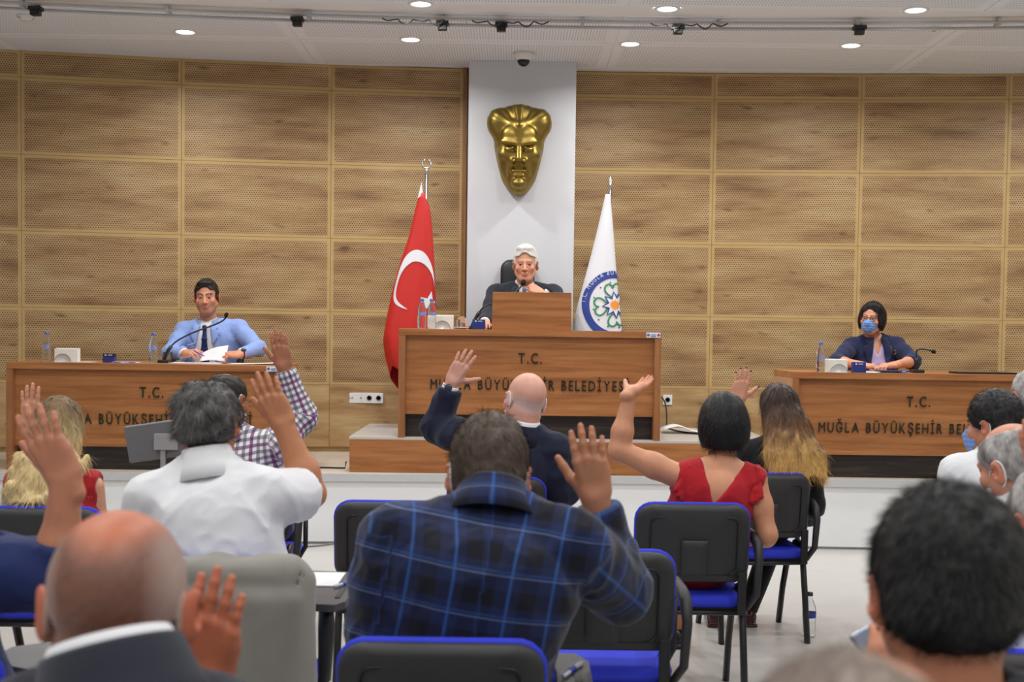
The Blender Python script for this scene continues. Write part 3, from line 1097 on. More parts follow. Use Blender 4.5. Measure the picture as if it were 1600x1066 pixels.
# --- white municipal flag, right of the lectern
fb2 = Vector((WX(950, YF), YF, ZS + 0.25))
fe2 = empty('flag_on_stand', fb2, 0, 'white flag with a blue ring emblem draped on a silver pole', 'flag')
def loc_w(px, py):
    p = W(px, py, YF); return (p.x - fb2.x, p.z - fb2.z)
ED2 = [(304, 946, 954), (330, 940, 956), (360, 933, 958.5), (400, 923, 961.5), (440, 912, 965), (480, 901, 969), (515, 894, 973), (600, 880, 982)]
zt2, zb2 = loc_w(950, 304)[1], loc_w(950, 600)[1]
prof = []
for (y, l, r) in ED2:
    xl, z = loc_w(l, y); xr, _ = loc_w(r, y)
    v = (z - zt2) / (zb2 - zt2)
    prof.append((max(0, v), xl, xr, 0.03 + 0.17 * max(0, v)))
F2 = Flag((0, 0, 0), zt2, zb2, prof, 6, 0.03, 1.1)
flag_cloth('cloth', F2, fe2, M_FWHITE)
M_EBLUE = plain('emblem_blue', srgb(40, 66, 150), 0.5, var=0.06)
M_EGREEN = plain('emblem_green', srgb(44, 140, 92), 0.5, var=0.06)
M_EORANGE = plain('emblem_orange', srgb(238, 150, 50), 0.5, var=0.06)
C = loc_w(958.5, 477)
SX = 1 / 200.0            # px to metres at the flag
def ell(r, a, c=C): return (c[0] + r * 0.97 * SX * math.cos(a), c[1] + r * 1.03 * SX * math.sin(a))
N = 72
strip('emblem_ring', F2, [ell(51, 2 * math.pi * i / N) for i in range(N)], [ell(40, 2 * math.pi * i / N) for i in range(N)], M_EBLUE, fe2, 0.004, True)
for k in range(4):
    a0 = math.radians(97 + 90 * k)
    hp = []
    for i in range(40):
        t = 2 * math.pi * i / 40
        hx = 16 * math.sin(t) ** 3
        hy = 13 * math.cos(t) - 5 * math.cos(2 * t) - 2 * math.cos(3 * t) - math.cos(4 * t)
        r = 6 + (hy + 17) * 0.86
        x, y = r, hx * 0.80
        hp.append((C[0] + SX * (x * math.cos(a0) - y * math.sin(a0)), C[1] + SX * 1.05 * (x * math.sin(a0) + y * math.cos(a0))))
    outline('emblem_clover', F2, hp, 2.6 * SX, M_EGREEN, fe2, 0.005)
sp = []
for i in range(16):
    a = math.radians(97 + 22.5 * i); r = 19.5 if i % 2 == 0 else 10.5
    sp.append(ell(r, a))
strip('emblem_star_field', F2, sp, [C] * 16, M_FWHITE, fe2, 0.0062, True)
outline('emblem_star', F2, sp, 3.0 * SX, M_EBLUE, fe2, 0.0075)
sp = [ell(8.5 if i % 2 == 0 else 5.0, math.radians(15 * i)) for i in range(24)]
strip('emblem_sun', F2, sp, [C] * 24, M_EORANGE, fe2, 0.008, True)
for k in range(10):
    a = math.radians(72 + 30 * k)
    c = ell(34, a)
    sp = [(c[0] + SX * (2.0 if i % 2 == 0 else 0.8) * math.cos(math.radians(90 + 36 * i)), c[1] + SX * (2.0 if i % 2 == 0 else 0.8) * math.sin(math.radians(90 + 36 * i))) for i in range(10)]
    strip('emblem_small_star', F2, sp, [c] * 10, M_EBLUE, fe2, 0.005, True)
# lettering round the ring
txt = 'T.C. MUĞLA BÜYÜKŞEHİR BELEDİYESİ'
ang = 178.0
for ch in txt:
    wch = {' ': 4.0, '.': 2.6, 'M': 7.6, 'İ': 3.2, 'I': 3.2}.get(ch, 5.9)
    ang -= wch / 2 / 45.5 * 57.3
    if ch != ' ':
        me = text_mesh(ch, 8.4 * SX, 0, 0.0, 0.85)
        a = math.radians(ang)
        c = ell(45.5, a)
        rot = a - math.pi / 2
        for v in me.vertices:
            x, y = v.co.x, v.co.y
            xx = c[0] + x * math.cos(rot) - y * math.sin(rot)
            zz = c[1] + x * math.sin(rot) + y * math.cos(rot)
            v.co = F2.on(xx, zz, 0.0065)
        mesh_obj('emblem_letter', me, M_FWHITE, fe2)
    ang -= wch / 2 / 45.5 * 57.3
zp2 = W(950, 292, YF).z - ZS - 0.25
tube('pole', [(0, 0, 0.03), (0, 0, zp2)], 0.012, M_POLE, fe2, 12)
lathe('base', [(0.0, 0.0), (0.17, 0.0), (0.17, 0.012), (0.05, 0.03), (0.02, 0.05), (0.0, 0.05)], M_POLE, fe2)
lathe('finial', [(0.012, zp2 - 0.01), (0.018, zp2), (0.010, zp2 + 0.02), (0.014, zp2 + 0.05), (0.006, zp2 + 0.075), (0.0, zp2 + 0.08)], M_POLE, fe2, 14)
# ============================================================ signed distance modelling (organic shapes)
f32 = np.float32


def V3(p): return np.array([p[0], p[1], p[2]], dtype=np.float64)


def smin(a, b, k):
    if k <= 0: return np.minimum(a, b)
    h = np.maximum(k - np.abs(a - b), 0) / k
    return np.minimum(a, b) - h * h * k * 0.25


def smax(a, b, k): return -smin(-a, -b, k)


def P_ell(c, r, R=None):
    """ellipsoid; R = 3x3 with axes in columns"""
    c = V3(c); r = np.array(r, dtype=np.float64)
    if R is None:
        ext = r
    else:
        R = np.asarray(R, dtype=np.float64); ext = np.abs(R) @ r

    def f(x, y, z):
        x, y, z = x - c[0], y - c[1], z - c[2]
        if R is not None:
            x, y, z = (R[0, 0] * x + R[1, 0] * y + R[2, 0] * z, R[0, 1] * x + R[1, 1] * y + R[2, 1] * z, R[0, 2] * x + R[1, 2] * y + R[2, 2] * z)
        k0 = np.sqrt((x / r[0]) ** 2 + (y / r[1]) ** 2 + (z / r[2]) ** 2)
        k1 = np.sqrt((x / r[0] ** 2) ** 2 + (y / r[1] ** 2) ** 2 + (z / r[2] ** 2) ** 2)
        return k0 * (k0 - 1) / np.maximum(k1, 1e-6)
    return f, c - ext, c + ext


def P_cone(a, b, ra, rb):
    a, b = V3(a), V3(b)
    ba = b - a
    l2 = max(float(ba @ ba), 1e-9)
    m = max(ra, rb)

    def f(x, y, z):
        px, py, pz = x - a[0], y - a[1], z - a[2]
        h = np.clip((px * ba[0] + py * ba[1] + pz * ba[2]) / l2, 0, 1)
        dx, dy, dz = px - ba[0] * h, py - ba[1] * h, pz - ba[2] * h
        return np.sqrt(dx * dx + dy * dy + dz * dz) - (ra + (rb - ra) * h)
    return f, np.minimum(a, b) - m, np.maximum(a, b) + m


def P_box(c, s, R=None, rnd=0.0):
    c = V3(c); s = np.array(s) / 2.0 - rnd
    Rm = np.eye(3) if R is None else np.asarray(R, dtype=np.float64)
    ext = np.abs(Rm) @ (s + rnd)

    def f(x, y, z):
        x, y, z = x - c[0], y - c[1], z - c[2]
        x, y, z = (Rm[0, 0] * x + Rm[1, 0] * y + Rm[2, 0] * z, Rm[0, 1] * x + Rm[1, 1] * y + Rm[2, 1] * z, Rm[0, 2] * x + Rm[1, 2] * y + Rm[2, 2] * z)
        qx, qy, qz = np.abs(x) - s[0], np.abs(y) - s[1], np.abs(z) - s[2]
        return np.sqrt(np.maximum(qx, 0) ** 2 + np.maximum(qy, 0) ** 2 + np.maximum(qz, 0) ** 2) + np.minimum(np.maximum(qx, np.maximum(qy, qz)), 0) - rnd
    return f, c - ext, c + ext


class Grid:
    def __init__(s, lo, hi, h):
        s.h = h
        s.lo = np.asarray(lo, dtype=np.float64)
        n = np.ceil((np.asarray(hi) - s.lo) / h).astype(int) + 1
        s.ax = [(s.lo[i] + h * np.arange(n[i])).astype(f32) for i in range(3)]
        s.F = np.full(tuple(n), 0.06, dtype=f32)

    def _sl(s, lo, hi, mar):
        out = []
        for i in range(3):
            a = int(np.floor((lo[i] - mar - s.lo[i]) / s.h)); b = int(np.ceil((hi[i] + mar - s.lo[i]) / s.h)) + 1
            a = max(a, 0); b = min(b, len(s.ax[i]))
            if b <= a: return None
            out.append(slice(a, b))
        return tuple(out)

    def _xyz(s, sl):
        return s.ax[0][sl[0]][:, None, None], s.ax[1][sl[1]][None, :, None], s.ax[2][sl[2]][None, None, :]

    def add(s, prim, k=0.0, inf=0.0):
        f, lo, hi = prim
        sl = s._sl(lo, hi, max(k, 0.0) + max(inf, 0) + 2.5 * s.h)
        if sl is None: return s
        d = f(*s._xyz(sl)).astype(f32) - f32(inf)
        s.F[sl] = smin(s.F[sl], d, k)
        return s

    def sub(s, prim, k=0.0, inf=0.0):
        f, lo, hi = prim
        sl = s._sl(lo, hi, max(k, 0.0) + max(inf, 0) + 2.5 * s.h)
        if sl is None: return s
        d = f(*s._xyz(sl)).astype(f32) - f32(inf)
        s.F[sl] = smax(s.F[sl], -d, k)
        return s

    def cut(s, fn, k=0.0):
        """keep where fn(x,y,z) < 0"""
        X = (s.ax[0][:, None, None], s.ax[1][None, :, None], s.ax[2][None, None, :])
        s.F = smax(s.F, np.broadcast_to(fn(*X), s.F.shape).astype(f32), k)
        return s

    def mod(s, fn):
        X = (s.ax[0][:, None, None], s.ax[1][None, :, None], s.ax[2][None, None, :])
        s.F = (s.F + fn(*X)).astype(f32)
        return s

    def mesh(s):
        F = s.F
        F = np.pad(F, 1, constant_values=0.06)
        lo = s.lo - s.h
        S = F < 0
        nx, ny, nz = F.shape
        cs = [S[i:nx - 1 + i, j:ny - 1 + j, k:nz - 1 + k] for i in (0, 1) for j in (0, 1) for k in (0, 1)]
        cnt = np.zeros((nx - 1, ny - 1, nz - 1), dtype=np.int8)
        for c in cs: cnt += c
        act = (cnt > 0) & (cnt < 8)
        idx = np.argwhere(act)
        if len(idx) == 0:
            return np.zeros((0, 3)), np.zeros((0, 4), dtype=np.int64)
        ids = np.full(act.shape, -1, dtype=np.int64)
        ids[act] = np.arange(len(idx))
        off = np.array([(i, j, k) for i in (0, 1) for j in (0, 1) for k in (0, 1)])
        vals = np.stack([F[idx[:, 0] + o[0], idx[:, 1] + o[1], idx[:, 2] + o[2]] for o in off], 1)
        acc = np.zeros((len(idx), 3)); num = np.zeros(len(idx))
        for a in range(8):
            for b in range(a + 1, 8):
                if np.abs(off[a] - off[b]).sum() != 1: continue
                va, vb = vals[:, a], vals[:, b]
                m = (va < 0) != (vb < 0)
                t = np.where(m, va / np.where(m, va - vb, 1), 0)
                p = off[a][None, :] + (off[b] - off[a])[None, :] * t[:, None]
                acc += p * m[:, None]; num += m
        V = lo + s.h * (idx + acc / num[:, None])
        faces = []
        for ax in range(3):
            sl0 = [slice(None)] * 3; sl1 = [slice(None)] * 3
            sl0[ax] = slice(0, -1); sl1[ax] = slice(1, None)
            A, B = S[tuple(sl0)], S[tuple(sl1)]
            e = np.argwhere(A != B)
            u, v = [(1, 2), (2, 0), (0, 1)][ax]
            ok = (e[:, u] > 0) & (e[:, v] > 0) & (e[:, u] < F.shape[u] - 1) & (e[:, v] < F.shape[v] - 1)
            e = e[ok]
            fl_ = A[e[:, 0], e[:, 1], e[:, 2]]
            q = []
            for du, dv in ((0, 0), (-1, 0), (-1, -1), (0, -1)):
                c = e.copy(); c[:, u] += du; c[:, v] += dv
                q.append(ids[c[:, 0], c[:, 1], c[:, 2]])
            q = np.stack(q, 1)
            # orientation: inside at lower side -> normal +ax
            q = np.where(fl_[:, None], q[:, ::1], q[:, ::-1])
            faces.append(q)
        Q = np.concatenate(faces, 0)
        Q = Q[(Q >= 0).all(1)]
        return V, Q


def relax(V, Q, it=1, lam=0.5):
    for _ in range(it):
        acc = np.zeros_like(V); n = np.zeros(len(V))
        for a, b in ((0, 1), (1, 2), (2, 3), (3, 0)):
            np.add.at(acc, Q[:, a], V[Q[:, b]]); np.add.at(n, Q[:, a], 1)
            np.add.at(acc, Q[:, b], V[Q[:, a]]); np.add.at(n, Q[:, b], 1)
        V = V * (1 - lam) + lam * acc / np.maximum(n, 1)[:, None]
    return V


def vnormals(V, Q):
    a = V[Q[:, 2]] - V[Q[:, 0]]; b = V[Q[:, 3]] - V[Q[:, 1]]
    fn = np.cross(a, b)
    N = np.zeros_like(V)
    for k in range(4): np.add.at(N, Q[:, k], fn)
    return N / np.maximum(np.linalg.norm(N, axis=1), 1e-9)[:, None]


_rs = np.random.default_rng(11)
_ND = _rs.normal(size=(64, 3)); _NP = _rs.uniform(0, 6.28, 64)


def wob(P, f, seed=0, n=7):
    """cheap smooth noise in about -1..1"""
    out = np.zeros(len(P))
    for i in range(n):
        d = _ND[(seed * 7 + i) % 64] * f
        out += np.sin(P @ d + _NP[(seed * 5 + i) % 64] + 1.3 * np.sin(P @ _ND[(seed * 3 + i + 9) % 64] * f * 0.6))
    return out / n * 1.6


def build_mesh(name, chunks, attrs=None, mats=None):
    """chunks: list of (V, Q, col or None, matindex); makes ONE mesh"""
    Vs, Qs, Cs, Ms = [], [], [], []
    off = 0
    for V, Q, c, mi in chunks:
        Vs.append(V); Qs.append(Q + off); off += len(V)
        Cs.append(np.tile(np.array([1, 1, 1.0]), (len(V), 1)) if c is None else (np.tile(np.asarray(c)[:3], (len(V), 1)) if np.ndim(c) == 1 else c))
        Ms.append(np.full(len(Q), mi))
    V = np.concatenate(Vs); Q = np.concatenate(Qs); C = np.concatenate(Cs); M_ = np.concatenate(Ms)
    me = bpy.data.meshes.new(name)
    me.vertices.add(len(V)); me.vertices.foreach_set('co', V.astype(f32).ravel())
    me.loops.add(Q.size); me.loops.foreach_set('vertex_index', Q.astype(np.int32).ravel())
    me.polygons.add(len(Q))
    me.polygons.foreach_set('loop_start', np.arange(0, Q.size, 4, dtype=np.int32))
    me.polygons.foreach_set('material_index', M_.astype(np.int32))
    me.polygons.foreach_set('use_smooth', np.ones(len(Q), dtype=bool))
    ca = me.color_attributes.new('Col', 'FLOAT_COLOR', 'POINT')
    ca.data.foreach_set('color', np.concatenate([C, np.ones((len(C), 1))], 1).astype(f32).ravel())
    if attrs:
        for k, a in attrs.items():
            at = me.attributes.new(k, 'FLOAT_VECTOR', 'POINT')
            at.data.foreach_set('vector', a.astype(f32).ravel())
    me.update(calc_edges=True)
    me.validate()
    for m in (mats or []): me.materials.append(m)
    return me


def ribbons(P, D, N, L, w, seg=3, droop=None, rng=None):
    """thin tapered hair blades: root P, direction D, face normal N"""
    n = len(P)
    L = np.broadcast_to(np.asarray(L, dtype=float), (n,))
    side = np.cross(D, N); side /= np.maximum(np.linalg.norm(side, axis=1), 1e-9)[:, None]
    Vs, Qs = [], []
    pos = P.copy(); d = D.copy()
    rows = []
    for s_ in range(seg + 1):
        ww = w * (1 - 0.85 * s_ / seg)
        rows.append((pos - side * ww, pos + side * ww))
        pos = pos + d * (L / seg)[:, None]
        if droop is not None:
            d = d + droop; d /= np.linalg.norm(d, axis=1)[:, None]
    V = np.concatenate([x for r in rows for x in r], 0)
    for s_ in range(seg):
        a = np.arange(n)
        Qs.append(np.stack([a + (2 * s_) * n, a + (2 * s_ + 1) * n, a + (2 * s_ + 3) * n, a + (2 * s_ + 2) * n], 1))
    return V, np.concatenate(Qs, 0)
# ============================================================ gold relief mask on the pillar
def gold_mask():
    pc = W(811, 232, 10.22)
    yb = 10.28
    g = Grid((-0.32, -0.26, -0.42), (0.32, 0.03, 0.42), 0.0065)
    A = lambda c, r, k=0.03, R=None: g.add(P_ell(c, r, R), k)
    # -Y is towards the hall; width .53, height .73
    g.F[:] = 0.06
    A((0, 0.0, 0.06), (0.20, 0.17, 0.255), 0.0)
    A((0, -0.035, 0.225), (0.185, 0.105, 0.125), 0.05)
    A((0, 0.03, -0.14), (0.155, 0.19, 0.215), 0.08)
    A((0, -0.06, -0.30), (0.07, 0.08, 0.06), 0.06)
    for s in (-1, 1):
        A((s * 0.17, -0.035, 0.20), (0.088, 0.10, 0.115), 0.05)          # hair bulges
        A((s * 0.11, -0.10, -0.06), (0.055, 0.05, 0.05), 0.05)         # cheekbones
        g.add(P_cone((s * 0.02, -0.195, 0.015), (s * 0.13, -0.165, 0.035), 0.024, 0.018), 0.02)   # brows
        g.add(P_cone((s * 0.012, -0.19, 0.03), (s * 0.03, -0.185, 0.09), 0.013, 0.008), 0.03)     # frown lines
        g.sub(P_ell((s * 0.075, -0.205, -0.018), (0.045, 0.045, 0.028)), 0.02)
        A((s * 0.075, -0.15, -0.022), (0.036, 0.03, 0.019), 0.006)
        g.add(P_cone((s * 0.04, -0.178, -0.012), (s * 0.11, -0.160, -0.012), 0.007, 0.007), 0.006)
        g.add(P_cone((s * 0.04, -0.172, -0.036), (s * 0.105, -0.155, -0.034), 0.007, 0.007), 0.01)
        g.add(P_cone((s * 0.05, -0.165, -0.12), (s * 0.085, -0.13, -0.20), 0.02, 0.018), 0.03)    # nasolabial
        A((s * 0.036, -0.20, -0.118), (0.022, 0.025, 0.018), 0.012)     # nostrils
        g.sub(P_ell((s * 0.13, -0.14, -0.16), (0.03, 0.04, 0.06)), 0.05)
    g.add(P_cone((0, -0.195, 0.01), (0, -0.235, -0.105), 0.020, 0.027), 0.018)                    # nose
    A((0, -0.165, 0.10), (0.13, 0.04, 0.075), 0.05)                                              # forehead
    g.add(P_cone((-0.045, -0.182, -0.192), (0.045, -0.182, -0.192), 0.013, 0.013), 0.012)
    g.add(P_cone((-0.032, -0.178, -0.226), (0.032, -0.178, -0.226), 0.016, 0.016), 0.012)
    g.sub(P_cone((-0.05, -0.20, -0.208), (0.05, -0.20, -0.208), 0.006, 0.006), 0.008)
    A((0, -0.155, -0.285), (0.055, 0.04, 0.035), 0.03)
    # hair: swept back with a widow's peak and a groove
    g.add(P_cone((0, -0.18, 0.17), (0.0, -0.10, 0.29), 0.02, 0.05), 0.03)
    g.add(P_cone((0.0, -0.18, 0.165), (-0.17, -0.06, 0.22), 0.014, 0.05), 0.03)
    g.add(P_cone((0.0, -0.18, 0.165), (0.16, -0.06, 0.235), 0.014, 0.05), 0.03)
    g.cut(lambda x, y, z: y + 0 * x + 0 * z, 0.0)
    V, Q = g.mesh()
    V = relax(V, Q, 1, 0.4)
    # strand grooves in the hair
    N_ = vnormals(V, Q)
    hair = np.clip((V[:, 2] - 0.19) / 0.05, 0, 1)
    ang = np.arctan2(V[:, 0], V[:, 2] - 0.12)
    V = V + N_ * (hair * 0.0016 * np.sin(ang * 26 + 6 * V[:, 1]))[:, None]
    m = plain('gold_cast', srgb(150, 128, 66), 0.40, 1.0, var=0.12, scale=6)
    me = build_mesh('gold_mask', [(V, Q, None, 0)], mats=[m])
    o = mesh_obj('relief_mask', me, None)
    o.location = (pc.x, yb, pc.z)
    tag(o, 'large golden relief mask of a stern face hanging on the white pillar', 'mask')
gold_mask()
# ============================================================ conference chairs
M_BLUEF = plain('blue_fabric', srgb(38, 52, 196), 0.85, var=0.10, scale=160, bmp=0.25)
M_SHELL = plain('chair_shell', srgb(44, 44, 45), 0.55, var=0.08, scale=120, bmp=0.12)
M_FRAME = plain('chair_frame', srgb(26, 26, 27), 0.4, var=0.12, scale=40)
M_TABLET = plain('tablet_grey', srgb(72, 72, 74), 0.45, var=0.06)


def rrect_outline(w, h, rt, rb, n=5, sag=0.0):
    """rounded outline in x,z: bottom corners rb, top rt; sag drops the middle of the lower edge"""
    pts = []
    for cx, cz, r, a0 in ((w / 2 - rb, -h / 2 + rb, rb, -90), (w / 2 - rt, h / 2 - rt, rt, 0), (-w / 2 + rt, h / 2 - rt, rt, 90), (-w / 2 + rb, -h / 2 + rb, rb, 180)):
        for i in range(n + 1):
            a = math.radians(a0 + 90 * i / n)
            pts.append((cx + r * math.cos(a), cz + r * math.sin(a)))
    return pts


def pad(name, outline, layers, curve, mat, parent, loc, rx=0.0, sag=0.0):
    """shell from an outline: layers = [(inset, depth)], curve(x) bends it in depth"""
    bm = bmesh.new()
    R = []
    for ins, dep in layers:
        r = []
        for x, z in outline:
            l = math.hypot(x, z)
            k = max(0.0, 1 - ins / max(l, 1e-6))
            xx, zz = x * k, z * k
            r.append(bm.verts.new((xx, dep + curve(xx), zz)))
        R.append(r)
    n = len(outline)
    for a_, b_ in zip(R[:-1], R[1:]):
        for i in range(n):
            bm.faces.new((a_[i], a_[(i + 1) % n], b_[(i + 1) % n], b_[i]))
    for r, rev in ((R[0], True), (R[-1], False)):
        c = bm.verts.new((0, sum(v.co.y for v in r) / n - curve(0.12) * 0.5, sum(v.co.z for v in r) / n))
        mid = []
        for v in r:
            x, z = v.co.x * 0.5, v.co.z * 0.5
            mid.append(bm.verts.new((x, v.co.y - curve(v.co.x) + curve(x), z)))
        c.co.y = mid[0].co.y - curve(mid[0].co.x) + curve(0)
        for i in range(n):
            bm.faces.new((r[i], r[(i + 1) % n], mid[(i + 1) % n], mid[i]))
            bm.faces.new((mid[i], mid[(i + 1) % n], c))
    if sag:
        for v in bm.verts:
            if v.co.z < -0.02: v.co.z -= sag * math.cos(min(1.0, abs(v.co.x) / 0.2) * math.pi / 2) * min(1.0, -v.co.z / 0.12)
    if rx:
        bmesh.ops.rotate(bm, cent=(0, 0, 0), matrix=Matrix.Rotation(rx, 3, 'X'), verts=bm.verts)
    bmesh.ops.translate(bm, vec=loc, verts=bm.verts)
    return from_bm(name, bm, mat, parent, True)


def make_chair():
    e = empty('conference_chair', (0, 0, 0))
    ol = rrect_outline(0.455, 0.315, 0.075, 0.05)
    cv = lambda x: -0.10 * x * x + 0.0         # wraps slightly forward at the sides (forward = +y)
    cv2 = lambda x: 0.9 * x * x
    pad('backrest_shell', ol, [(0.03, -0.028), (0.012, -0.024), (0.0, -0.012), (0.0, 0.0)], cv2, M_SHELL, e, (0, -0.225, 0.668), 0.13, 0.03)
    pad('back_cushion', ol, [(0.0, 0.0), (-0.007, 0.010), (-0.004, 0.024), (0.012, 0.036), (0.05, 0.042)], cv2, M_BLUEF, e, (0, -0.225, 0.668), 0.13, 0.03)
    # raised field and plate on the rear of the shell
    ol2 = rrect_outline(0.35, 0.235, 0.03, 0.03, 3)
    Rx = Matrix.Rotation(0.13, 3, 'X')
    path = [Rx @ Vector((x, -0.0285 + cv2(x), z)) + Vector((0, -0.225, 0.662)) for x, z in ol2 + ol2[:1]]
    tube('shell_rim', path, 0.0035, M_FRAME, e, 6)
    ol3 = rrect_outline(0.105, 0.14, 0.008, 0.008, 2)
    pad('shell_plate', ol3, [(0.004, -0.0355), (0.0, -0.032), (0.0, -0.025)], cv2, M_SHELL, e, (0, -0.226, 0.62), 0.13)
    # seat
    so = rrect_outline(0.465, 0.43, 0.09, 0.06)
    seat = pad('seat_cushion', so, [(0.0, 0.0), (-0.004, 0.02), (0.006, 0.042), (0.05, 0.052)], lambda x: 0.0, M_BLUEF, e, (0, 0, 0), math.pi / 2)
    for v in seat.data.vertices:
        x, y, z = v.co
        # rotated: depth became height with the outline lying flat
        v.co = Vector((x, -y if False else y, abs(z))) + Vector((0, 0.02, 0.408 - 0.025 * max(0, y - 0.12) * 4))
    for v in seat.data.vertices:
        if v.co.z < 0.3: v.co.z = 0.41
    bmx = bmesh.new()
    bm_box(bmx, (0, 0.02, 0.400), (0.43, 0.40, 0.018), 0.006)
    from_bm('seat_pan', bmx, M_SHELL, e)
    for s in (-1, 1):
        pts = [(s * 0.215, -0.245, 0.0), (s * 0.212, -0.205, 0.22), (s * 0.212, -0.155, 0.41), (s * 0.212, -0.125, 0.455), (s * 0.212, -0.08, 0.468), (s * 0.212, -0.03, 0.455)]
        tube('rear_leg', pts, 0.0185, M_FRAME, e, 8, (1.25, 0.8))
        pts = [(s * 0.212, -0.06, 0.455), (s * 0.212, -0.01, 0.44), (s * 0.212, 0.07, 0.38), (s * 0.212, 0.15, 0.2), (s * 0.215, 0.215, 0.0)]
        tube('front_leg', pts, 0.0185, M_FRAME, e, 8, (1.25, 0.8))
        box('back_bracket', (s * 0.196, -0.225, 0.47), (0.034, 0.016, 0.17), M_FRAME, e, bev=0.003, rot=Matrix.Rotation(0.03, 3, 'X'))
        br = e.children[-1]
        tube('side_rail', [(s * 0.196, -0.22, 0.39), (s * 0.2, 0.18, 0.39)], 0.010, M_FRAME, e, 8)
    tube('cross_rail', [(-0.21, -0.19, 0.385), (0.21, -0.19, 0.385)], 0.010, M_FRAME, e, 8)
    tube('cross_rail', [(-0.21, 0.12, 0.385), (0.21, 0.12, 0.385)], 0.010, M_FRAME, e, 8)
    return e


def add_armrest(e, s):
    pts = [(s * 0.225, -0.17, 0.40), (s * 0.262, -0.185, 0.46), (s * 0.27, -0.19, 0.60), (s * 0.268, -0.165, 0.655), (s * 0.265, -0.11, 0.675), (s * 0.262, 0.05, 0.675), (s * 0.26, 0.12, 0.655)]
    tube('armrest', pts, [0.014, 0.015, 0.017, 0.02, 0.022, 0.022, 0.014], M_SHELL, e, 8, (1.0, 1.35))
    tube('arm_post', [(s * 0.225, 0.06, 0.39), (s * 0.26, 0.075, 0.45), (s * 0.262, 0.06, 0.66)], 0.012, M_FRAME, e, 8)


def add_tablet(e, s, mat=None, narrow=False):
    bm = bmesh.new()
    ol = [(s * x, y) for x, y in ((-0.015, -0.16), (0.05, -0.17), (0.075, -0.12), (0.078, 0.16), (0.05, 0.34), (-0.12, 0.36), (-0.20, 0.30), (-0.21, 0.16), (-0.06, 0.08), (-0.03, 0.0))]
    if narrow:      # board folded to the side: only the arm part shows
        ol = [(s * x, y) for x, y in ((-0.004, -0.16), (0.05, -0.17), (0.075, -0.12), (0.078, 0.12), (0.05, 0.20), (0.0, 0.20), (-0.006, 0.10))]
    lo = [bm.verts.new((x + s * 0.265, y, 0.678)) for x, y in ol]
    hi = [bm.verts.new((x + s * 0.265, y, 0.700)) for x, y in ol]
    n = len(ol)
    for i in range(n):
        bm.faces.new((lo[i], lo[(i + 1) % n], hi[(i + 1) % n], hi[i]))
    bm.faces.new(lo); bm.faces.new(hi)
    o = from_bm('writing_tablet', bm, mat or M_TABLET, e)
    bm = bmesh.new(); bm_box(bm, (s * 0.31, 0.0, 0.7015), (0.016, 0.16, 0.003), 0.001)
    from_bm('pen_groove', bm, M_BLACK, o)
    pts = [(s * 0.225, -0.05, 0.40), (s * 0.27, -0.05, 0.45), (s * 0.275, -0.05, 0.60), (s * 0.27, -0.03, 0.68)]
    tube('tablet_post', pts, [0.014, 0.02, 0.026, 0.022], M_SHELL, e, 8, (1.0, 1.5))


CH0 = make_chair()
CH_USED = [False]
CH = {}


def chair(key, px, ytop, label, rz=0.0, arms=(), tablet=0, Yc=None, tmat=None, extra_y=0.0):
    """chair whose back top is seen at (px, ytop): place it by the height of its back (0.825 m)"""
    if Yc is None:
        yh = 520 + ROLL * (px - 800)
        Yc = FPX * 0.68 / (ytop - yh)
    e = CH0 if not CH_USED[0] else copy_tree(CH0)
    for c in list(e.children):
        pass
    CH_USED[0] = True
    x = WX(px, Yc, ytop)
    e.location = (x - 0.245 * math.sin(rz), Yc + 0.245 * math.cos(rz), 0)
    e.rotation_euler = (0, 0, rz)
    tag(e, label, 'chair', 'blue and black conference chairs')
    CH[key] = (e, arms, tablet, tmat)
    return e


chair('plaid', 688, 1017, 'blue and black conference chair under the man in the plaid shirt', tablet=1)
chair('red', 1086, 793, 'blue and black conference chair under the woman in the red dress', arms=(1,))
chair('black', 1200, 745, 'blue and black conference chair under the woman with long ombre hair', arms=(1,), rz=0.10)
chair('empty_l', 611, 790, 'empty blue and black chair behind the plaid shirt man\'s left shoulder')
chair('empty_m', 943, 869, 'empty blue and black chair behind the red dress woman\'s chair', arms=(1,))
chair('jacket', 345, 889, 'chair with a grey jacket over its back under the man in the white shirt', tablet=1)
chair('blond', 58, 800, 'blue and black conference chair under the blond woman in red')
chair('suit', 776, 751, 'blue and black conference chair under the bald man in the navy suit', arms=(1,))
chair('check', 372, 747, 'blue and black conference chair under the man in the gingham shirt', arms=(1,))
chair('rmask', 1575, 805, 'blue and black conference chair under the masked man in a white shirt', Yc=4.78)
chair('rbald', 1640, 885, 'blue and black conference chair under the balding grey man with mask loops')
chair('rdot', 1668, 1036, 'blue and black conference chair under the man in the dotted shirt')
chair('rfar', 1640, 760, 'blue and black conference chair under the grey haired man in a dark suit', Yc=5.95)
chair('fl', 188, 1300, 'blue and black conference chair under the grey cropped man raising his hand', Yc=1.46)
chair('fr', 1475, 1300, 'blue and black conference chair under the man with thick black hair', Yc=1.48)
chair('fc', 1330, 1500, 'blue and black conference chair under the grey haired head next to the black haired man', Yc=0.58)
chair('lnavy', -190, 1100, 'blue and black conference chair under the person in the navy jacket sleeve', Yc=2.62, tablet=1, tmat=plain('tablet_light', srgb(110, 111, 114), 0.45, var=0.05))
for k_, (e_, arms_, tab_, tm_) in CH.items():
    for s_ in arms_: add_armrest(e_, s_)
    if tab_: add_tablet(e_, tab_, tm_, k_ == 'plaid')
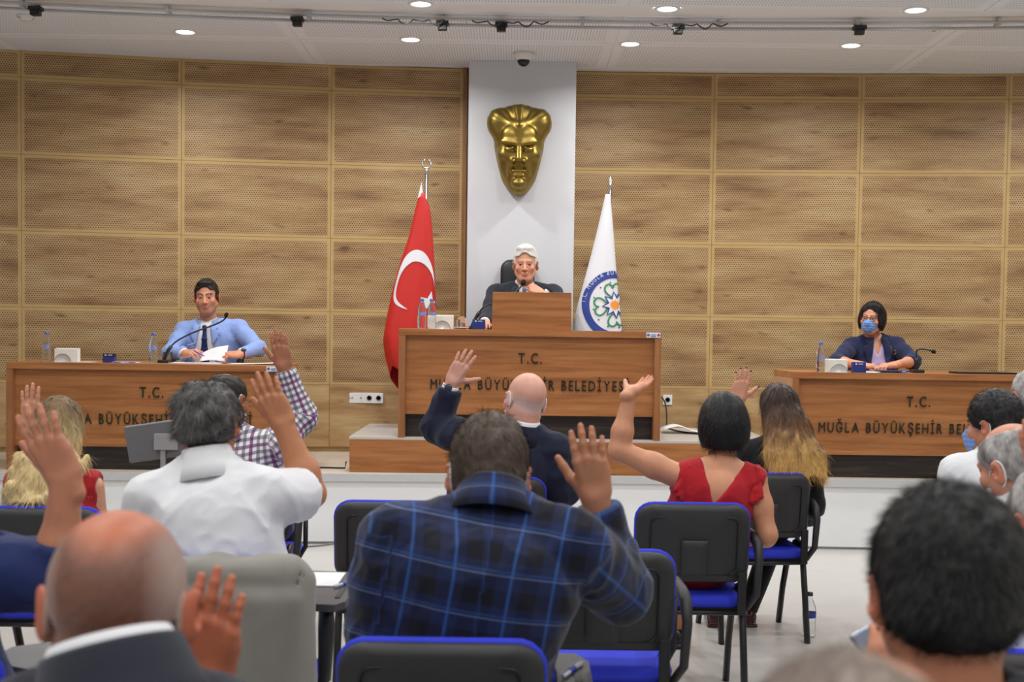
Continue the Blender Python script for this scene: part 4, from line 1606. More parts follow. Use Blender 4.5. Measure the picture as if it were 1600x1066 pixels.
# ============================================================ people
def attr_mat(name, rough, sss=0.0, var=0.06, scale=60.0, bmp=0.1, spec=0.4, stretch=(1, 1, 1), bdist=0.001):
    m, nt, b = new_mat(name, rough, 0, spec)
    a = nt.nodes.new('ShaderNodeAttribute'); a.attribute_name = 'Col'
    co = objco(nt)
    n = noise_n(nt, co, scale, 3, 0.6, stretch)
    hs_ = nt.nodes.new('ShaderNodeHueSaturation')
    nt.links.new(a.outputs['Color'], hs_.inputs['Color'])
    nt.links.new((n * (2 * var) + (1 - var)).s, hs_.inputs['Value'])
    nt.links.new(hs_.outputs[0], b.inputs['Base Color'])
    if sss:
        b.inputs['Subsurface Weight'].default_value = sss
        b.inputs['Subsurface Radius'].default_value = (0.6, 0.25, 0.12)
        b.inputs['Subsurface Scale'].default_value = 0.012
    bump(nt, b, n, bmp, bdist)
    return m


M_SKIN = attr_mat('skin', 0.48, 0.10, 0.09, 70, 0.22, 0.45)
M_HAIR = attr_mat('hair', 0.5, 0, 0.22, 150, 0.35, 0.35, (1, 1, 0.25), 0.002)


def lin(r, g, b): return np.array(srgb(r, g, b)[:3])


def rot3(yaw=0, pitch=0, roll=0):
    """head turn: yaw about Z (left positive), pitch (nod down positive), roll (tilt to own right positive); degrees"""
    return np.array(Matrix.Rotation(math.radians(yaw), 3, 'Z') @ Matrix.Rotation(math.radians(-pitch), 3, 'X') @ Matrix.Rotation(math.radians(roll), 3, 'Y'))


def K_(v): return np.array(v, dtype=float)


def unit(v):
    v = np.asarray(v, dtype=float)
    return v / max(np.linalg.norm(v), 1e-9)


FINGERS = [  # knuckle x, z, length, radius (thumb side first, for the right hand the thumb is at -x)
    (-0.031, 0.090, 0.071, 0.0088), (-0.0105, 0.096, 0.079, 0.0090), (0.0105, 0.092, 0.074, 0.0086), (0.0295, 0.083, 0.058, 0.0078)]


class Person:
    def __init__(s, label, P, N, SL, SR, build=1.0, depth=1.0, skin=(196, 142, 112), root=None):
        s.P, s.N, s.SL, s.SR = V3(P), V3(N), V3(SL), V3(SR)
        s.b, s.dp = build, depth
        s.skin = lin(*skin)
        s.up = unit(s.N - s.P)
        r = s.SR - s.SL
        s.right = unit(r - s.up * (r @ s.up))
        s.fwd = np.cross(s.up, s.right)
        s.R = np.stack([s.right, s.fwd, s.up], 1)
        s.o = V3((s.P[0], s.P[1], 0.0)) if root is None else V3(root)
        s.root = empty('person', tuple(s.o), 0, label, 'person')
        s.chunks = []
        s.arms = {}
        s.hd = None

    # ---- local torso coordinates
    def loc(s, x, y, z, o=None):
        o = s.N if o is None else o
        x, y, z = x - o[0], y - o[1], z - o[2]
        R = s.R
        return (x * R[0, 0] + y * R[1, 0] + z * R[2, 0], x * R[0, 1] + y * R[1, 1] + z * R[2, 1], x * R[0, 2] + y * R[1, 2] + z * R[2, 2])

    def wp(s, u, f, v): return s.N + s.right * u + s.fwd * f + s.up * v

    # ---- torso
    def torso(s, belly=0.0, female=False):
        b, d = s.b, s.dp
        sw = np.linalg.norm(s.SR - s.SL)
        mid = (s.SL + s.SR) / 2
        L = np.linalg.norm(s.N - s.P)
        sp = lambda t: s.P + (s.N - s.P) * t
        pr = []
        pr.append((P_ell(mid - s.up * 0.115 + s.fwd * 0.0, (sw / 2 + 0.012, 0.112 * b * d, 0.175), s.R), 0.0))
        pr.append((P_ell(mid - s.up * 0.06 - s.fwd * 0.01, (sw / 2 + 0.0, 0.095 * b * d, 0.10), s.R), 0.05))
        pr.append((P_ell(sp(0.42), ((0.125 if female else 0.148) * b, 0.108 * b * d + belly * 0.5, 0.19), s.R), 0.07))
        pr.append((P_ell(sp(0.22) + s.fwd * belly * 0.6, (0.158 * b, 0.115 * b * d + belly * 0.5, 0.16), s.R), 0.07))
        pr.append((P_ell(s.P, (0.178 * b, 0.135 * b, 0.135), s.R), 0.06))
        for S in (s.SL, s.SR):
            pr.append((P_cone(s.N - s.up * 0.002, S + s.up * 0.012, 0.046 * b, 0.040 * b), 0.05))
            pr.append((P_ell(S, (0.050 * b, 0.052 * b, 0.052 * b)), 0.035))
        if female:
            for q in (-1, 1):
                pr.append((P_ell(mid - s.up * 0.17 + s.fwd * 0.075 * b + s.right * q * 0.075, (0.062, 0.06, 0.06), s.R), 0.04))
        return pr

    def arm(s, side, E_, W_, d, n, curl=(8, 8, 6), splay=4.0, thumb=(0.5, 25), hs=1.0, ru=0.047, rf=0.040, rw=0.0275):
        """E_ elbow, W_ wrist, d finger direction, n palm normal"""
        S = s.SL if side == 'L' else s.SR
        a = dict(S=S, E=V3(E_), W=V3(W_), ru=ru * s.b, rf=rf * s.b, rw=rw * (0.5 + 0.5 * s.b), d=unit(d), hs=hs, curl=curl, splay=splay, thumb=thumb)
        n = np.asarray(n, dtype=float); n = unit(n - a['d'] * (n @ a['d']))
        a['n'] = n
        a['x'] = np.cross(n, a['d']) * (1 if side == 'R' else -1)     # towards the little finger
        s.arms[side] = a
        return a

    def arm_prims(s, side, upper=True, fore=True):
        a = s.arms[side]
        pr = []
        if upper:
            m = a['S'] * 0.55 + a['E'] * 0.45
            pr.append((P_cone(a['S'], m, a['ru'] * 1.08, a['ru'] * 1.0), 0.03))
            pr.append((P_cone(m, a['E'], a['ru'] * 1.0, a['rf'] * 1.02), 0.03))
        if fore:
            m = a['E'] * 0.68 + a['W'] * 0.32
            pr.append((P_cone(a['E'], m, a['rf'] * 1.0, a['rf'] * 1.05), 0.03))
            pr.append((P_cone(m, a['W'], a['rf'] * 1.05, a['rw']), 0.03))
        return pr

    def hand_prims(s, side):
        a = s.arms[side]
        k = a['hs']
        X, Nn, D, O = a['x'], a['n'], a['d'], a['W']
        T = lambda x, y, z: O + (X * x + Nn * y + D * z) * k
        pr = []
        # wrist is flat: two cones side by side
        for sx in (-1, 1):
            pr.append((P_cone(T(sx * 0.010, 0, -0.03), T(sx * 0.014, 0, 0.012), 0.021 * k, 0.019 * k), 0.015))
        for (kx, kz, ln, r) in FINGERS:
            pr.append((P_cone(T(kx * 0.55, 0, 0.012), T(kx, -0.001, kz), 0.0165 * k, 0.0118 * k), 0.012))
        pr.append((P_cone(T(-0.02, 0.010, 0.03), T(0.02, 0.010, 0.075), 0.012 * k, 0.010 * k), 0.02))
        pr.append((P_cone(T(0.026, 0.008, 0.015), T(0.030, 0.006, 0.06), 0.013 * k, 0.011 * k), 0.02))
        tips = []
        cu, spl = a['curl'], a['splay']
        for i, (kx, kz, ln, r) in enumerate(FINGERS):
            c = cu[i] if isinstance(cu[0], (tuple, list)) else cu
            sp_ = math.radians(spl * (i - 1.4))
            p = np.array([kx, -0.001, kz]); ang = 0.0
            first = True
            for ph, (fr, rr0, rr1) in enumerate(((0.46, 1.06, 1.0), (0.30, 1.0, 0.93), (0.24, 0.93, 0.80))):
                ang += math.radians(c[ph])
                dv = np.array([math.sin(sp_) * math.cos(ang), math.sin(ang), math.cos(sp_) * math.cos(ang)])
                q = p + dv * ln * fr
                pr.append((P_cone(T(*p), T(*q), r * rr0 * k, r * rr1 * k), 0.004 if not first else 0.006))
                p = q; first = False
            tips.append((T(*p), dv))
        # thumb
        opn, bend = a['thumb']
        b0 = np.array([-0.020, 0.008, 0.018]); ta = math.radians(20 + 45 * opn)
        d1 = np.array([-math.sin(ta), 0.25, math.cos(ta)]); d1 /= np.linalg.norm(d1)
        m1 = b0 + d1 * 0.046
        pr.append((P_cone(T(*b0), T(*m1), 0.0175 * k, 0.0125 * k), 0.016))
        ta2 = ta - math.radians(bend)
        d2 = np.array([-math.sin(ta2), 0.22, math.cos(ta2)]); d2 /= np.linalg.norm(d2)
        m2 = m1 + d2 * 0.033
        pr.append((P_cone(T(*m1), T(*m2), 0.0115 * k, 0.0105 * k), 0.006))
        m3 = m2 + d2 * 0.024
        pr.append((P_cone(T(*m2), T(*m3), 0.0105 * k, 0.0082 * k), 0.003))
        tips.append((T(*m3), X * d2[0] + Nn * d2[1] + D * d2[2]))
        a['tips'] = tips
        a['T'] = T
        return pr

    def limb(s, side, start='elbow', h=0.0036, tint=None, nails=None):
        """fine skin mesh of forearm and hand (and upper arm if bare)"""
        pr = s.arm_prims(side, upper=(start == 'shoulder'), fore=(start != 'wrist')) + s.hand_prims(side)
        if start == 'wrist':
            a = s.arms[side]
            pr = [(P_cone(a['E'] * 0.35 + a['W'] * 0.65, a['W'], a['rw'] * 1.12, a['rw']), 0.0)] + pr
        lo = np.min([p[0][1] for p in pr], 0) - 0.012; hi = np.max([p[0][2] for p in pr], 0) + 0.012
        g = Grid(lo, hi, h)
        for p, k in pr: g.add(p, k)
        V, Q = g.mesh()
        if len(V) == 0: return
        # wrinkles at the knuckles are left to the bump; redder finger tips and knuckles
        base = s.skin * (np.array(tint) if tint is not None else 1.0)
        C = np.tile(base, (len(V), 1))
        a = s.arms[side]
        for (tp, dv) in a['tips']:
            dd = np.linalg.norm(V - tp, axis=1)
            w = np.clip(1 - dd / 0.03, 0, 1)[:, None]
            C = C * (1 - w * 0.5) + w * 0.5 * (base * np.array([1.08, 0.88, 0.86]))
            if nails is not None:
                back = ((V - tp) @ (-a['n'])) > 0.0015
                tipd = np.linalg.norm(V - (tp + dv * 0.002), axis=1) < 0.0105
                C[back & tipd] = nails
        C = C * (1 + 0.05 * wob(V, 60, 3))[:, None]
        s.chunks.append((V, Q, C, 0))

    # ---- head
    def head(s, H, R, hs=1.0, h=0.0042, face=None, wide=1.0, jaw=1.0, colfn=None, ears=True, neck_r=0.056):
        s.H, s.HR, s.hs = V3(H), np.asarray(R), hs
        Nl = (s.HR.T @ (s.N - s.H)) / hs
        g = Grid((-0.108, min(-0.135, Nl[1] - 0.07), min(-0.19, Nl[2] - 0.02)), (0.108, max(0.135, Nl[1] + 0.06), 0.135), h / hs)
        s.head_field(g, Nl, wide, jaw, ears, neck_r)
        V, Q = g.mesh()
        C = s.head_colors(V, face or {}, wide)
        if colfn is not None:
            C = colfn(V, C)
        s.chunks.append((s.H + (V * hs) @ s.HR.T, Q, C, 0))
        s.wide = wide

    def head_field(s, g, Nl, wide=1.0, jaw=1.0, ears=True, neck_r=0.056):
        w = wide
        A = lambda c, r, k=0.02, R=None: g.add(P_ell(c, r, R), k)
        A((0, -0.014, 0.030), (0.0765 * w, 0.097, 0.088), 0)
        A((0, 0.026, -0.040), (0.0605 * w * jaw, 0.064, 0.078), 0.03)
        A((0, 0.060, -0.098), (0.027 * jaw, 0.022, 0.021), 0.03)
        for q in (-1, 1):
            g.add(P_cone((q * 0.060 * w * jaw, -0.004, -0.050), (q * 0.022 * jaw, 0.058, -0.100), 0.016, 0.016), 0.03)
            A((q * 0.046 * w, 0.060, -0.026), (0.020, 0.019, 0.017), 0.025)
        # neck
        g.add(P_cone((0, -0.022, -0.055), (Nl[0], Nl[1], Nl[2]), neck_r * 0.97, neck_r * 1.06), 0.03)
        # brow, eyes, nose, mouth
        g.add(P_cone((-0.036, 0.0755, 0.019), (0.036, 0.0755, 0.019), 0.012, 0.012), 0.014)
        for q in (-1, 1):
            g.sub(P_ell((q * 0.031, 0.096, 0.001), (0.017, 0.017, 0.0105)), 0.012)
            A((q * 0.031, 0.0735, 0.0), (0.0128, 0.0122, 0.0122), 0.002)
            g.add(P_cone((q * 0.020, 0.0835, 0.0072), (q * 0.042, 0.0805, 0.006), 0.0032, 0.003), 0.003)
            g.add(P_cone((q * 0.020, 0.0815, -0.0082), (q * 0.042, 0.079, -0.0072), 0.0032, 0.003), 0.004)
        g.add(P_cone((0, 0.083, 0.008), (0, 0.1075, -0.033), 0.0078, 0.0108), 0.010)
        for q in (-1, 1):
            A((q * 0.0125, 0.0945, -0.0365), (0.0082, 0.0105, 0.0075), 0.006)
        A((0, 0.0875, -0.0615), (0.0235, 0.0095, 0.0056), 0.006)
        A((0, 0.0860, -0.0725), (0.0205, 0.0105, 0.0064), 0.006)
        g.sub(P_cone((-0.024, 0.0985, -0.0672), (0.024, 0.0985, -0.0672), 0.0032, 0.0032), 0.003)
        if ears:
            for q in (-1, 1):
                Re = np.array(Matrix.Rotation(math.radians(-q * 32), 3, 'Z') @ Matrix.Rotation(math.radians(-12), 3, 'X'))
                A((q * 0.0845 * w, -0.016, -0.006), (0.0085, 0.0215, 0.034), 0.006, Re)
                g.sub(P_ell((q * 0.0935 * w, -0.008, -0.002), (0.0065, 0.011, 0.018), Re), 0.005)

    def head_colors(s, V, f, wide):
        sk = s.skin
        C = np.tile(sk, (len(V), 1)) * (1 + 0.05 * wob(V, 40, 2))[:, None]
        x, y, z = V[:, 0], V[:, 1], V[:, 2]
        def mixr(m, c, a=1.0):
            m = np.clip(m, 0, 1)[:, None] * a
            return C * (1 - m) + m * np.asarray(c)
        # redness of nose, cheeks, ears
        C = mixr(1 - np.sqrt(((np.abs(x) - 0.042) / 0.03) ** 2 + ((y - 0.07) / 0.05) ** 2 + ((z + 0.03) / 0.03) ** 2), sk * np.array([1.05, 0.82, 0.80]), 0.6)
        C = mixr((np.abs(x) - 0.076 * wide) / 0.01, sk * np.array([1.08, 0.80, 0.76]), 0.7)
        if f.get('stubble') is not None:
            m = np.clip((y - 0.0) / 0.03, 0, 1) * np.clip((-0.045 - z) / 0.012, 0, 1)
            C = mixr(m, f['stubble'], 0.35)
        front = y > 0.06
        lip = 1.12 - np.sqrt((x / 0.0235) ** 2 + ((z + 0.067) / 0.0110) ** 2)
        C = mixr(np.where(front & (y > 0.078), lip * 3, 0), f.get('lip', sk * np.array([0.80, 0.52, 0.50])), 0.65)
        bw = f.get('brow')
        if bw is not None:
            ax = np.abs(x)
            bz = 0.0225 + 0.006 * np.sin((ax - 0.012) / 0.04 * math.pi) - 0.05 * np.maximum(ax - 0.04, 0)
            m = (1 - np.abs(z - bz) / f.get('bt', 0.0065)) * 3
            C = mixr(np.where(front & (ax > 0.009) & (ax < 0.054), m, 0), bw, f.get('ba', 0.9))
        for q in (-1, 1):
            d = np.sqrt((x - q * 0.031) ** 2 + (y - 0.0735) ** 2 + (z) ** 2)
            eye = (d < 0.0139) & (y > 0.076) & (np.abs(z) < 0.0050)
            C[eye] = lin(168, 152, 142)
            ir = eye & (((x - q * 0.031 - f.get('gaze', 0.0)) ** 2 + z ** 2) < 0.0064 ** 2)
            C[ir] = lin(44, 30, 22)
            lash = (d < 0.0165) & (y > 0.075) & (z > 0.0042) & (z < 0.0066)
            C[lash] = lin(52, 38, 32)
        return C

    def hl(s, p):
        """head-local point to world"""
        return s.H + s.HR @ (np.asarray(p) * s.hs)

    # ---- hair
    def hair(s, colfn, t=0.012, z0=-0.012, slope=0.62, face=True, bald=None, extra=(), noise=(0.002, 90), h=0.0042, strands=(0, 0.03, 0.0006), flow=None, cutf=None, faceel=None, earcut=True, name='hair', top=0.0, lift=0.25, k=0.02, wst=(1, 1, 1), relaxn=0, droop=None, cvar=0.28):
        hs, w = s.hs, getattr(s, 'wide', 1.0)
        lo, hi = np.array([-0.115, -0.14, -0.11]), np.array([0.115, 0.115, 0.16])
        for e in extra:
            lo = np.minimum(lo, e[1] - 0.02); hi = np.maximum(hi, e[2] + 0.02)
        g = Grid(lo, hi, h / hs)
        g.add(P_ell((0, -0.014, 0.030 + top / 2), (0.0765 * w + t, 0.097 + t, 0.088 + t + top / 2)), 0)
        g.add(P_ell((0, -0.04, -0.01), (0.068 * w + t, 0.068 + t, 0.06)), 0.02)
        if z0 is not None:
            sc = math.sqrt(1 + slope * slope)
            g.cut(lambda x, y, z: (z0 + slope * y - z) / sc + 0 * x, 0.006)
        if face:
            fe_ = faceel or ((0, 0.088, -0.035), (0.066 * w, 0.070, 0.105))
            g.sub(P_ell(*fe_), 0.008)
        if earcut:
            for q in (-1, 1):
                g.sub(P_ell((q * 0.090 * w, -0.004, -0.012), (0.020, 0.034, 0.038)), 0.006)
        if bald is not None:
            for bb in bald: g.sub(P_ell(*bb), 0.01)
        for e in extra: g.add(e, k)
        if cutf is not None: g.cut(cutf, 0.006)
        V, Q = g.mesh()
        if relaxn: V = relax(V, Q, relaxn)
        Nn = vnormals(V, Q)
        Vn = V * np.array(wst)
        V = V + Nn * (noise[0] * wob(Vn, noise[1], 4) + 0.45 * noise[0] * wob(Vn, noise[1] * 2.7, 6))[:, None]
        C = colfn(V)
        C = C * (1 + cvar * wob(V * np.array([1, 1, 0.35]), 420, 8))[:, None].clip(0.35, 1.8)
        ch = [(s.H + (V * hs) @ s.HR.T - s.o, Q, C, 0)]
        n, L, ww = strands
        if n:
            rg = np.random.default_rng(3)
            ids = rg.integers(0, len(V), n)
            P0 = V[ids]; n0 = Nn[ids]
            if flow is None:
                fl_ = np.stack([P0[:, 0] * 2.0, -0.08 + 0 * P0[:, 1], -0.10 + 0 * P0[:, 2]], 1)
            else:
                fl_ = flow(P0)
            fl_ = fl_ - n0 * (fl_ * n0).sum(1)[:, None]
            fl_ /= np.maximum(np.linalg.norm(fl_, axis=1), 1e-6)[:, None]
            D = fl_ + n0 * lift + rg.normal(size=fl_.shape) * 0.22
            D /= np.linalg.norm(D, axis=1)[:, None]
            RV, RQ = ribbons(P0 - n0 * 0.001, D, n0, L * rg.uniform(0.5, 1.2, n), ww, 3, droop)
            RC = np.tile(colfn(P0), (8, 1)) * np.tile(rg.uniform(1 - cvar, 1 + 1.5 * cvar, n)[:, None], (8, 1))
            if len(RC) != len(RV): RC = RC[:len(RV)]
            ch.append((s.H + (RV * hs) @ s.HR.T - s.o, RQ, RC, 0))
        me = build_mesh(name, ch, mats=[M_HAIR])
        return mesh_obj(name, me, None, s.root)

    # ---- clothes
    def garment(s, name, mat, infl=0.012, sleeves=None, loose=0.012, h=0.0085, belly=0.0, female=False, cutf=None, hem=None, neck=0.064, neckdrop=0.0, extra=(), subs=(), wr=(0.005, 16), cloth=False, post=None, it=1, collar=None, tight=0.0, nofore=False):
        """sleeves: {'L': t} with t 0..1 upper arm, 1..2 forearm; t=0 sleeveless"""
        sleeves = sleeves or {}
        pr = [(p, k, infl) for p, k in s.torso(belly, female)]
        cuts = []
        for sd, t in sleeves.items():
            a = s.arms[sd]
            if t <= 0: continue
            if t <= 1:
                c = a['S'] + (a['E'] - a['S']) * t; d = unit(a['E'] - a['S'])
                pr.append((P_cone(a['S'], c + d * 0.02, a['ru'] * 1.0, a['ru'] * 1.08), 0.035, infl * 0.5 + loose * 0.7))
            else:
                for p, k in s.arm_prims(sd, True, False): pr.append((p, k, infl * 0.6 + loose))
                c = a['E'] + (a['W'] - a['E']) * (t - 1); d = unit(a['W'] - a['E'])
                r1 = a['rf'] + (a['rw'] - a['rf']) * (t - 1)
                pr.append((P_cone(a['E'], c + d * 0.01, a['rf'] * 1.05, r1 * 1.02), 0.03, infl * 0.6 + loose * 0.85))
            zz = d; xx = unit(np.cross(zz, [0.3, 0.5, 0.8])); yy = np.cross(zz, xx)
            cuts.append(P_box(c + d * 0.07, (0.24, 0.24, 0.14), np.stack([xx, yy, zz], 1)))
        for e in extra: pr.append(e)
        lo = np.min([p[0][1] - p[2] for p in pr], 0) - 0.02; hi = np.max([p[0][2] + p[2] for p in pr], 0) + 0.02
        g = Grid(lo, hi, h)
        for p, k, i in pr: g.add(p, k, i)
        for c in cuts: g.sub(c, 0.004)
        nt_ = s.neck_top()
        if neck:
            ax = unit(nt_ - s.N)
            g.sub(P_cone(s.N + ax * (0.012 - neckdrop), s.N + ax * 0.16, neck, neck * 1.25), 0.012)
        for e in subs: g.sub(*e)
        if hem is not None:
            g.cut(lambda x, y, z: (hem - z) + 0 * x + 0 * y, 0.004)
        if cutf is not None:
            g.cut(cutf, 0.006)
        V, Q = g.mesh()
        V = relax(V, Q, it, 0.5)
        Nn = vnormals(V, Q)
        amp, fr = wr
        rid = lambda q: (1 - np.abs(np.clip(q, -1, 1))) ** 2 * 2.2 - 0.75
        wv = 0.8 * wob(V * np.array([1.2, 1.0, 0.7]), fr, 5) + 0.75 * rid(wob(V * np.array([0.8, 0.8, 1.25]), fr * 1.25, 9)) + 0.35 * rid(wob(V, fr * 2.6, 13))
        # folds gather where the arms join
        w = np.full(len(V), 0.6)
        for sd in s.arms:
            a = s.arms[sd]
            for q, rr in ((a['S'] - s.up * 0.05, 0.14), (a['E'], 0.11)):
                w = np.maximum(w, 1.5 * np.exp(-((V - q) ** 2).sum(1) / rr ** 2))
        V = V + Nn * (amp * wv * w)[:, None]
        if post is not None: V = post(s, V, Nn)
        at = None
        if cloth:
            at = {'cloth': s.cloth_coords(V, sleeves)}
        s.last = (V, Q)
        me = build_mesh(name, [(V - s.o, Q, None, 0)], at, [mat])
        go = mesh_obj(name, me, None, s.root)
        if collar:
            s.collar_band(go, mat, *collar, cloth=cloth)
        return go

    def collar_band(s, parent, mat, r0, c0, c1, op, cloth=False):
        """turned-down collar: a band round the neck, open by op degrees in front"""
        ax = unit(unit(s.neck_top() - s.N) * 0.35 + s.up * 0.65)
        ef = unit(s.fwd - ax * (s.fwd @ ax)); er = np.cross(ef, ax)
        V, Q, U = [], [], []
        c0 += 0.018; c1 += 0.022
        nphi, rows = 44, [(c0 - 0.045, r0 + 0.040), (c0, r0 + 0.020), (c0 * 0.6 + c1 * 0.4, r0 + 0.011), (c1 - 0.006, r0 + 0.003), (c1, r0 - 0.0005), (c1 - 0.004, r0 - 0.005), (c0, r0 - 0.005)]
        for zi, (z, r) in enumerate(rows):
            for i in range(nphi + 1):
                ph = math.radians(-(180 - op) + (360 - 2 * op) * i / nphi)
                drop = 0.022 * max(0.0, (abs(ph) - 1.7)) * (1 if zi < 3 else 0.4)
                q = s.N + ax * (z - drop) + (-ef * math.cos(ph) + er * math.sin(ph)) * r - ef * 0.004
                V.append(q); U.append((ph * 0.07, z + 0.05, 0))
        n1 = nphi + 1
        for j in range(len(rows) - 1):
            for i in range(nphi):
                Q.append((j * n1 + i, j * n1 + i + 1, (j + 1) * n1 + i + 1, (j + 1) * n1 + i))
        me = build_mesh('collar', [(K_(V) - s.o, np.array(Q), None, 0)], {'cloth': K_(U)} if cloth else None, [mat])
        o = mesh_obj('collar', me, None, parent)
        m = o.modifiers.new('t', 'SOLIDIFY'); m.thickness = 0.002
        return o

    def surf(s, u0, v0, V=None, r=0.014):
        V = s.last[0] if V is None else V
        u, f, v = s.loc(V[:, 0], V[:, 1], V[:, 2])
        m = ((u - u0) ** 2 + (v - v0) ** 2 < r * r) & (f > 0)
        return f[m].max() if m.any() else 0.09

    def lapel_pair(s, parent, mat, hw, v0=0.01, v1=-0.27, wid=0.062):
        """folded lapels lying on the jacket front, with a notch"""
        nv, nu = 16, 5
        for q in (-1, 1):
            V, Q = [], []
            for j in range(nv + 1):
                t = j / nv
                v = v0 + (v1 - v0) * t
                w = wid * (0.62 + 0.38 * math.sin(min(1, t / 0.45) * math.pi / 2)) if t < 0.45 else wid * (1 - (t - 0.45) / 0.55) ** 0.8
                if 0.20 < t < 0.30: w *= 0.55
                w = max(w, 0.004)
                a = float(hw(np.float64(v)))
                for i in range(nu + 1):
                    u = q * (a - 0.006 + (w + 0.006) * i / nu)
                    V.append(s.wp(u, s.surf(u, v) + 0.005 + 0.003 * math.sin(math.pi * i / nu), v))
            n1 = nu + 1
            for j in range(nv):
                for i in range(nu):
                    Q.append((j * n1 + i, j * n1 + i + 1, (j + 1) * n1 + i + 1, (j + 1) * n1 + i))
            me = build_mesh('lapel', [(K_(V) - s.o, np.array(Q), None, 0)], mats=[mat])
            o = mesh_obj('lapel', me, None, parent)
            m = o.modifiers.new('t', 'SOLIDIFY'); m.thickness = 0.004; m.offset = 0

    def cloth_coords(s, V, sleeves):
        u, f, v = s.loc(V[:, 0], V[:, 1], V[:, 2])
        # wrap round the torso
        out = np.stack([u + np.sign(u) * np.maximum(0, np.abs(f)) * 0.15, v, f], 1)
        for sd, t in sleeves.items():
            if t <= 0: continue
            a = s.arms[sd]
            best = np.full(len(V), 1e9); cc = np.zeros((len(V), 3))
            segs = [(a['S'], a['E'], 0.0)]
            if t > 1: segs.append((a['E'], a['W'], np.linalg.norm(a['E'] - a['S'])))
            for A, B, l0 in segs:
                ba = B - A; L = np.linalg.norm(ba); d = ba / L
                h_ = ((V - A) @ d)
                hc = np.clip(h_, 0.03 if l0 == 0 else 0, L)
                rv = V - A - hc[:, None] * d
                dist = np.linalg.norm(rv, axis=1)
                e1 = unit(np.cross(d, s.fwd) if abs(d @ s.fwd) < 0.9 else np.cross(d, s.up)); e2 = np.cross(d, e1)
                ang = np.arctan2(rv @ e2, rv @ e1)
                m = dist < best
                best = np.where(m, dist, best)
                cc[m] = np.stack([ang * 0.062, -(l0 + h_), 0 * ang], 1)[m]
            tors = np.abs(u) - np.linalg.norm(s.SR - s.SL) / 2
            use = (best < 0.10) & ((tors > 0.015) | (best < 0.02))
            out[use] = cc[use]
        return out

    def neck_top(s):
        if s.hd is not None: return s.hd
        return s.hl((0, -0.022, -0.06))

    def blank(s, name, V, Q, mat, parent=None, C=None):
        me = build_mesh(name, [(V - s.o, Q, C, 0)], mats=[mat])
        return mesh_obj(name, me, None, parent or s.root)

    def front(s, v, V=None, back=False):
        """depth of the last garment surface on the centre line at height v below the neck"""
        V = s.last[0] if V is None else V
        u, f, vv = s.loc(V[:, 0], V[:, 1], V[:, 2])
        m = (np.abs(u) < 0.02) & (np.abs(vv - v) < 0.02)
        if not m.any(): return 0.1
        return f[m].min() if back else f[m].max()

    # ---- lower body
    def legs(s, mat, shoe=None, knees=None, feet=None, h=0.013, skirt=None, bare=False, name='trousers', floor=0.0, r=1.0):
        b = s.b * r
        fw = unit([s.fwd[0], s.fwd[1], 0]); rt = unit([s.right[0], s.right[1], 0])
        prs = [(P_ell(s.P, (0.175 * b, 0.14 * b, 0.12), s.R), 0.0)]
        legs_ = []
        for i, q in enumerate((-1, 1)):
            hip = s.P + rt * q * 0.092 * b - np.array([0, 0, 0.035])
            kn = V3(knees[i]) if knees is not None else s.P + fw * 0.43 + rt * q * 0.125 + np.array([0, 0, -0.045])
            an = V3(feet[i]) if feet is not None else np.array([kn[0], kn[1], floor + 0.09]) - fw * 0.02
            legs_.append((hip, kn, an))
            prs.append((P_cone(hip, kn, 0.088 * b, 0.064 * b), 0.05))
            if not (bare or skirt): prs.append((P_cone(kn, an, 0.062 * b, 0.05 * b), 0.03))
        s.legj = legs_
        infl = 0.0
        lo = np.min([p[0][1] for p in prs], 0) - 0.03; hi = np.max([p[0][2] for p in prs], 0) + 0.03
        g = Grid(lo, hi, h)
        for p, k in prs: g.add(p, k, 0.006)
        V, Q = g.mesh(); V = relax(V, Q, 1)
        V = V + vnormals(V, Q) * (0.004 * wob(V, 18, 2))[:, None]
        s.blank(name, V, Q, mat)
        if bare or skirt:
            for hip, kn, an in legs_:
                m = kn * 0.65 + an * 0.35 - fw * 0.012
                pr = [(P_cone(kn * 0.9 + hip * 0.1, kn, 0.058, 0.05), 0), (P_cone(kn, m, 0.046, 0.05), 0.03), (P_cone(m, an, 0.05, 0.032), 0.03), (P_cone(an, an + fw * 0.13 - np.array([0, 0, 0.05]), 0.03, 0.026), 0.03)]
                lo = np.min([p[0][1] for p in pr], 0) - 0.02; hi = np.max([p[0][2] for p in pr], 0) + 0.02
                g = Grid(lo, hi, 0.007)
                for p, k in pr: g.add(p, k)
                V, Q = g.mesh()
                s.chunks.append((V, Q, s.skin * 0.97, 0))
        if shoe is not None:
            for hip, kn, an in legs_:
                s.shoe(an, fw, shoe, floor)

    def shoe(s, an, fw, mat, floor=0.0, heel=0.0):
        rt = np.array([fw[1], -fw[0], 0])
        R = np.stack([rt, fw, [0, 0, 1]], 1)
        base = np.array([an[0], an[1], floor])
        pr = [(P_ell(base + fw * 0.11 + [0, 0, 0.034], (0.047, 0.105, 0.036), R), 0), (P_ell(base - fw * 0.01 + [0, 0, 0.045], (0.04, 0.06, 0.05), R), 0.03), (P_box(base + fw * 0.06 + [0, 0, 0.008], (0.08, 0.27, 0.02), R, 0.008), 0.01)]
        lo = np.min([p[0][1] for p in pr], 0) - 0.02; hi = np.max([p[0][2] for p in pr], 0) + 0.02
        g = Grid(lo, hi, 0.006)
        for p, k in pr: g.add(p, k)
        g.cut(lambda x, y, z: floor + 0.001 - z + 0 * x + 0 * y)
        V, Q = g.mesh()
        s.blank('shoe', V, Q, mat)

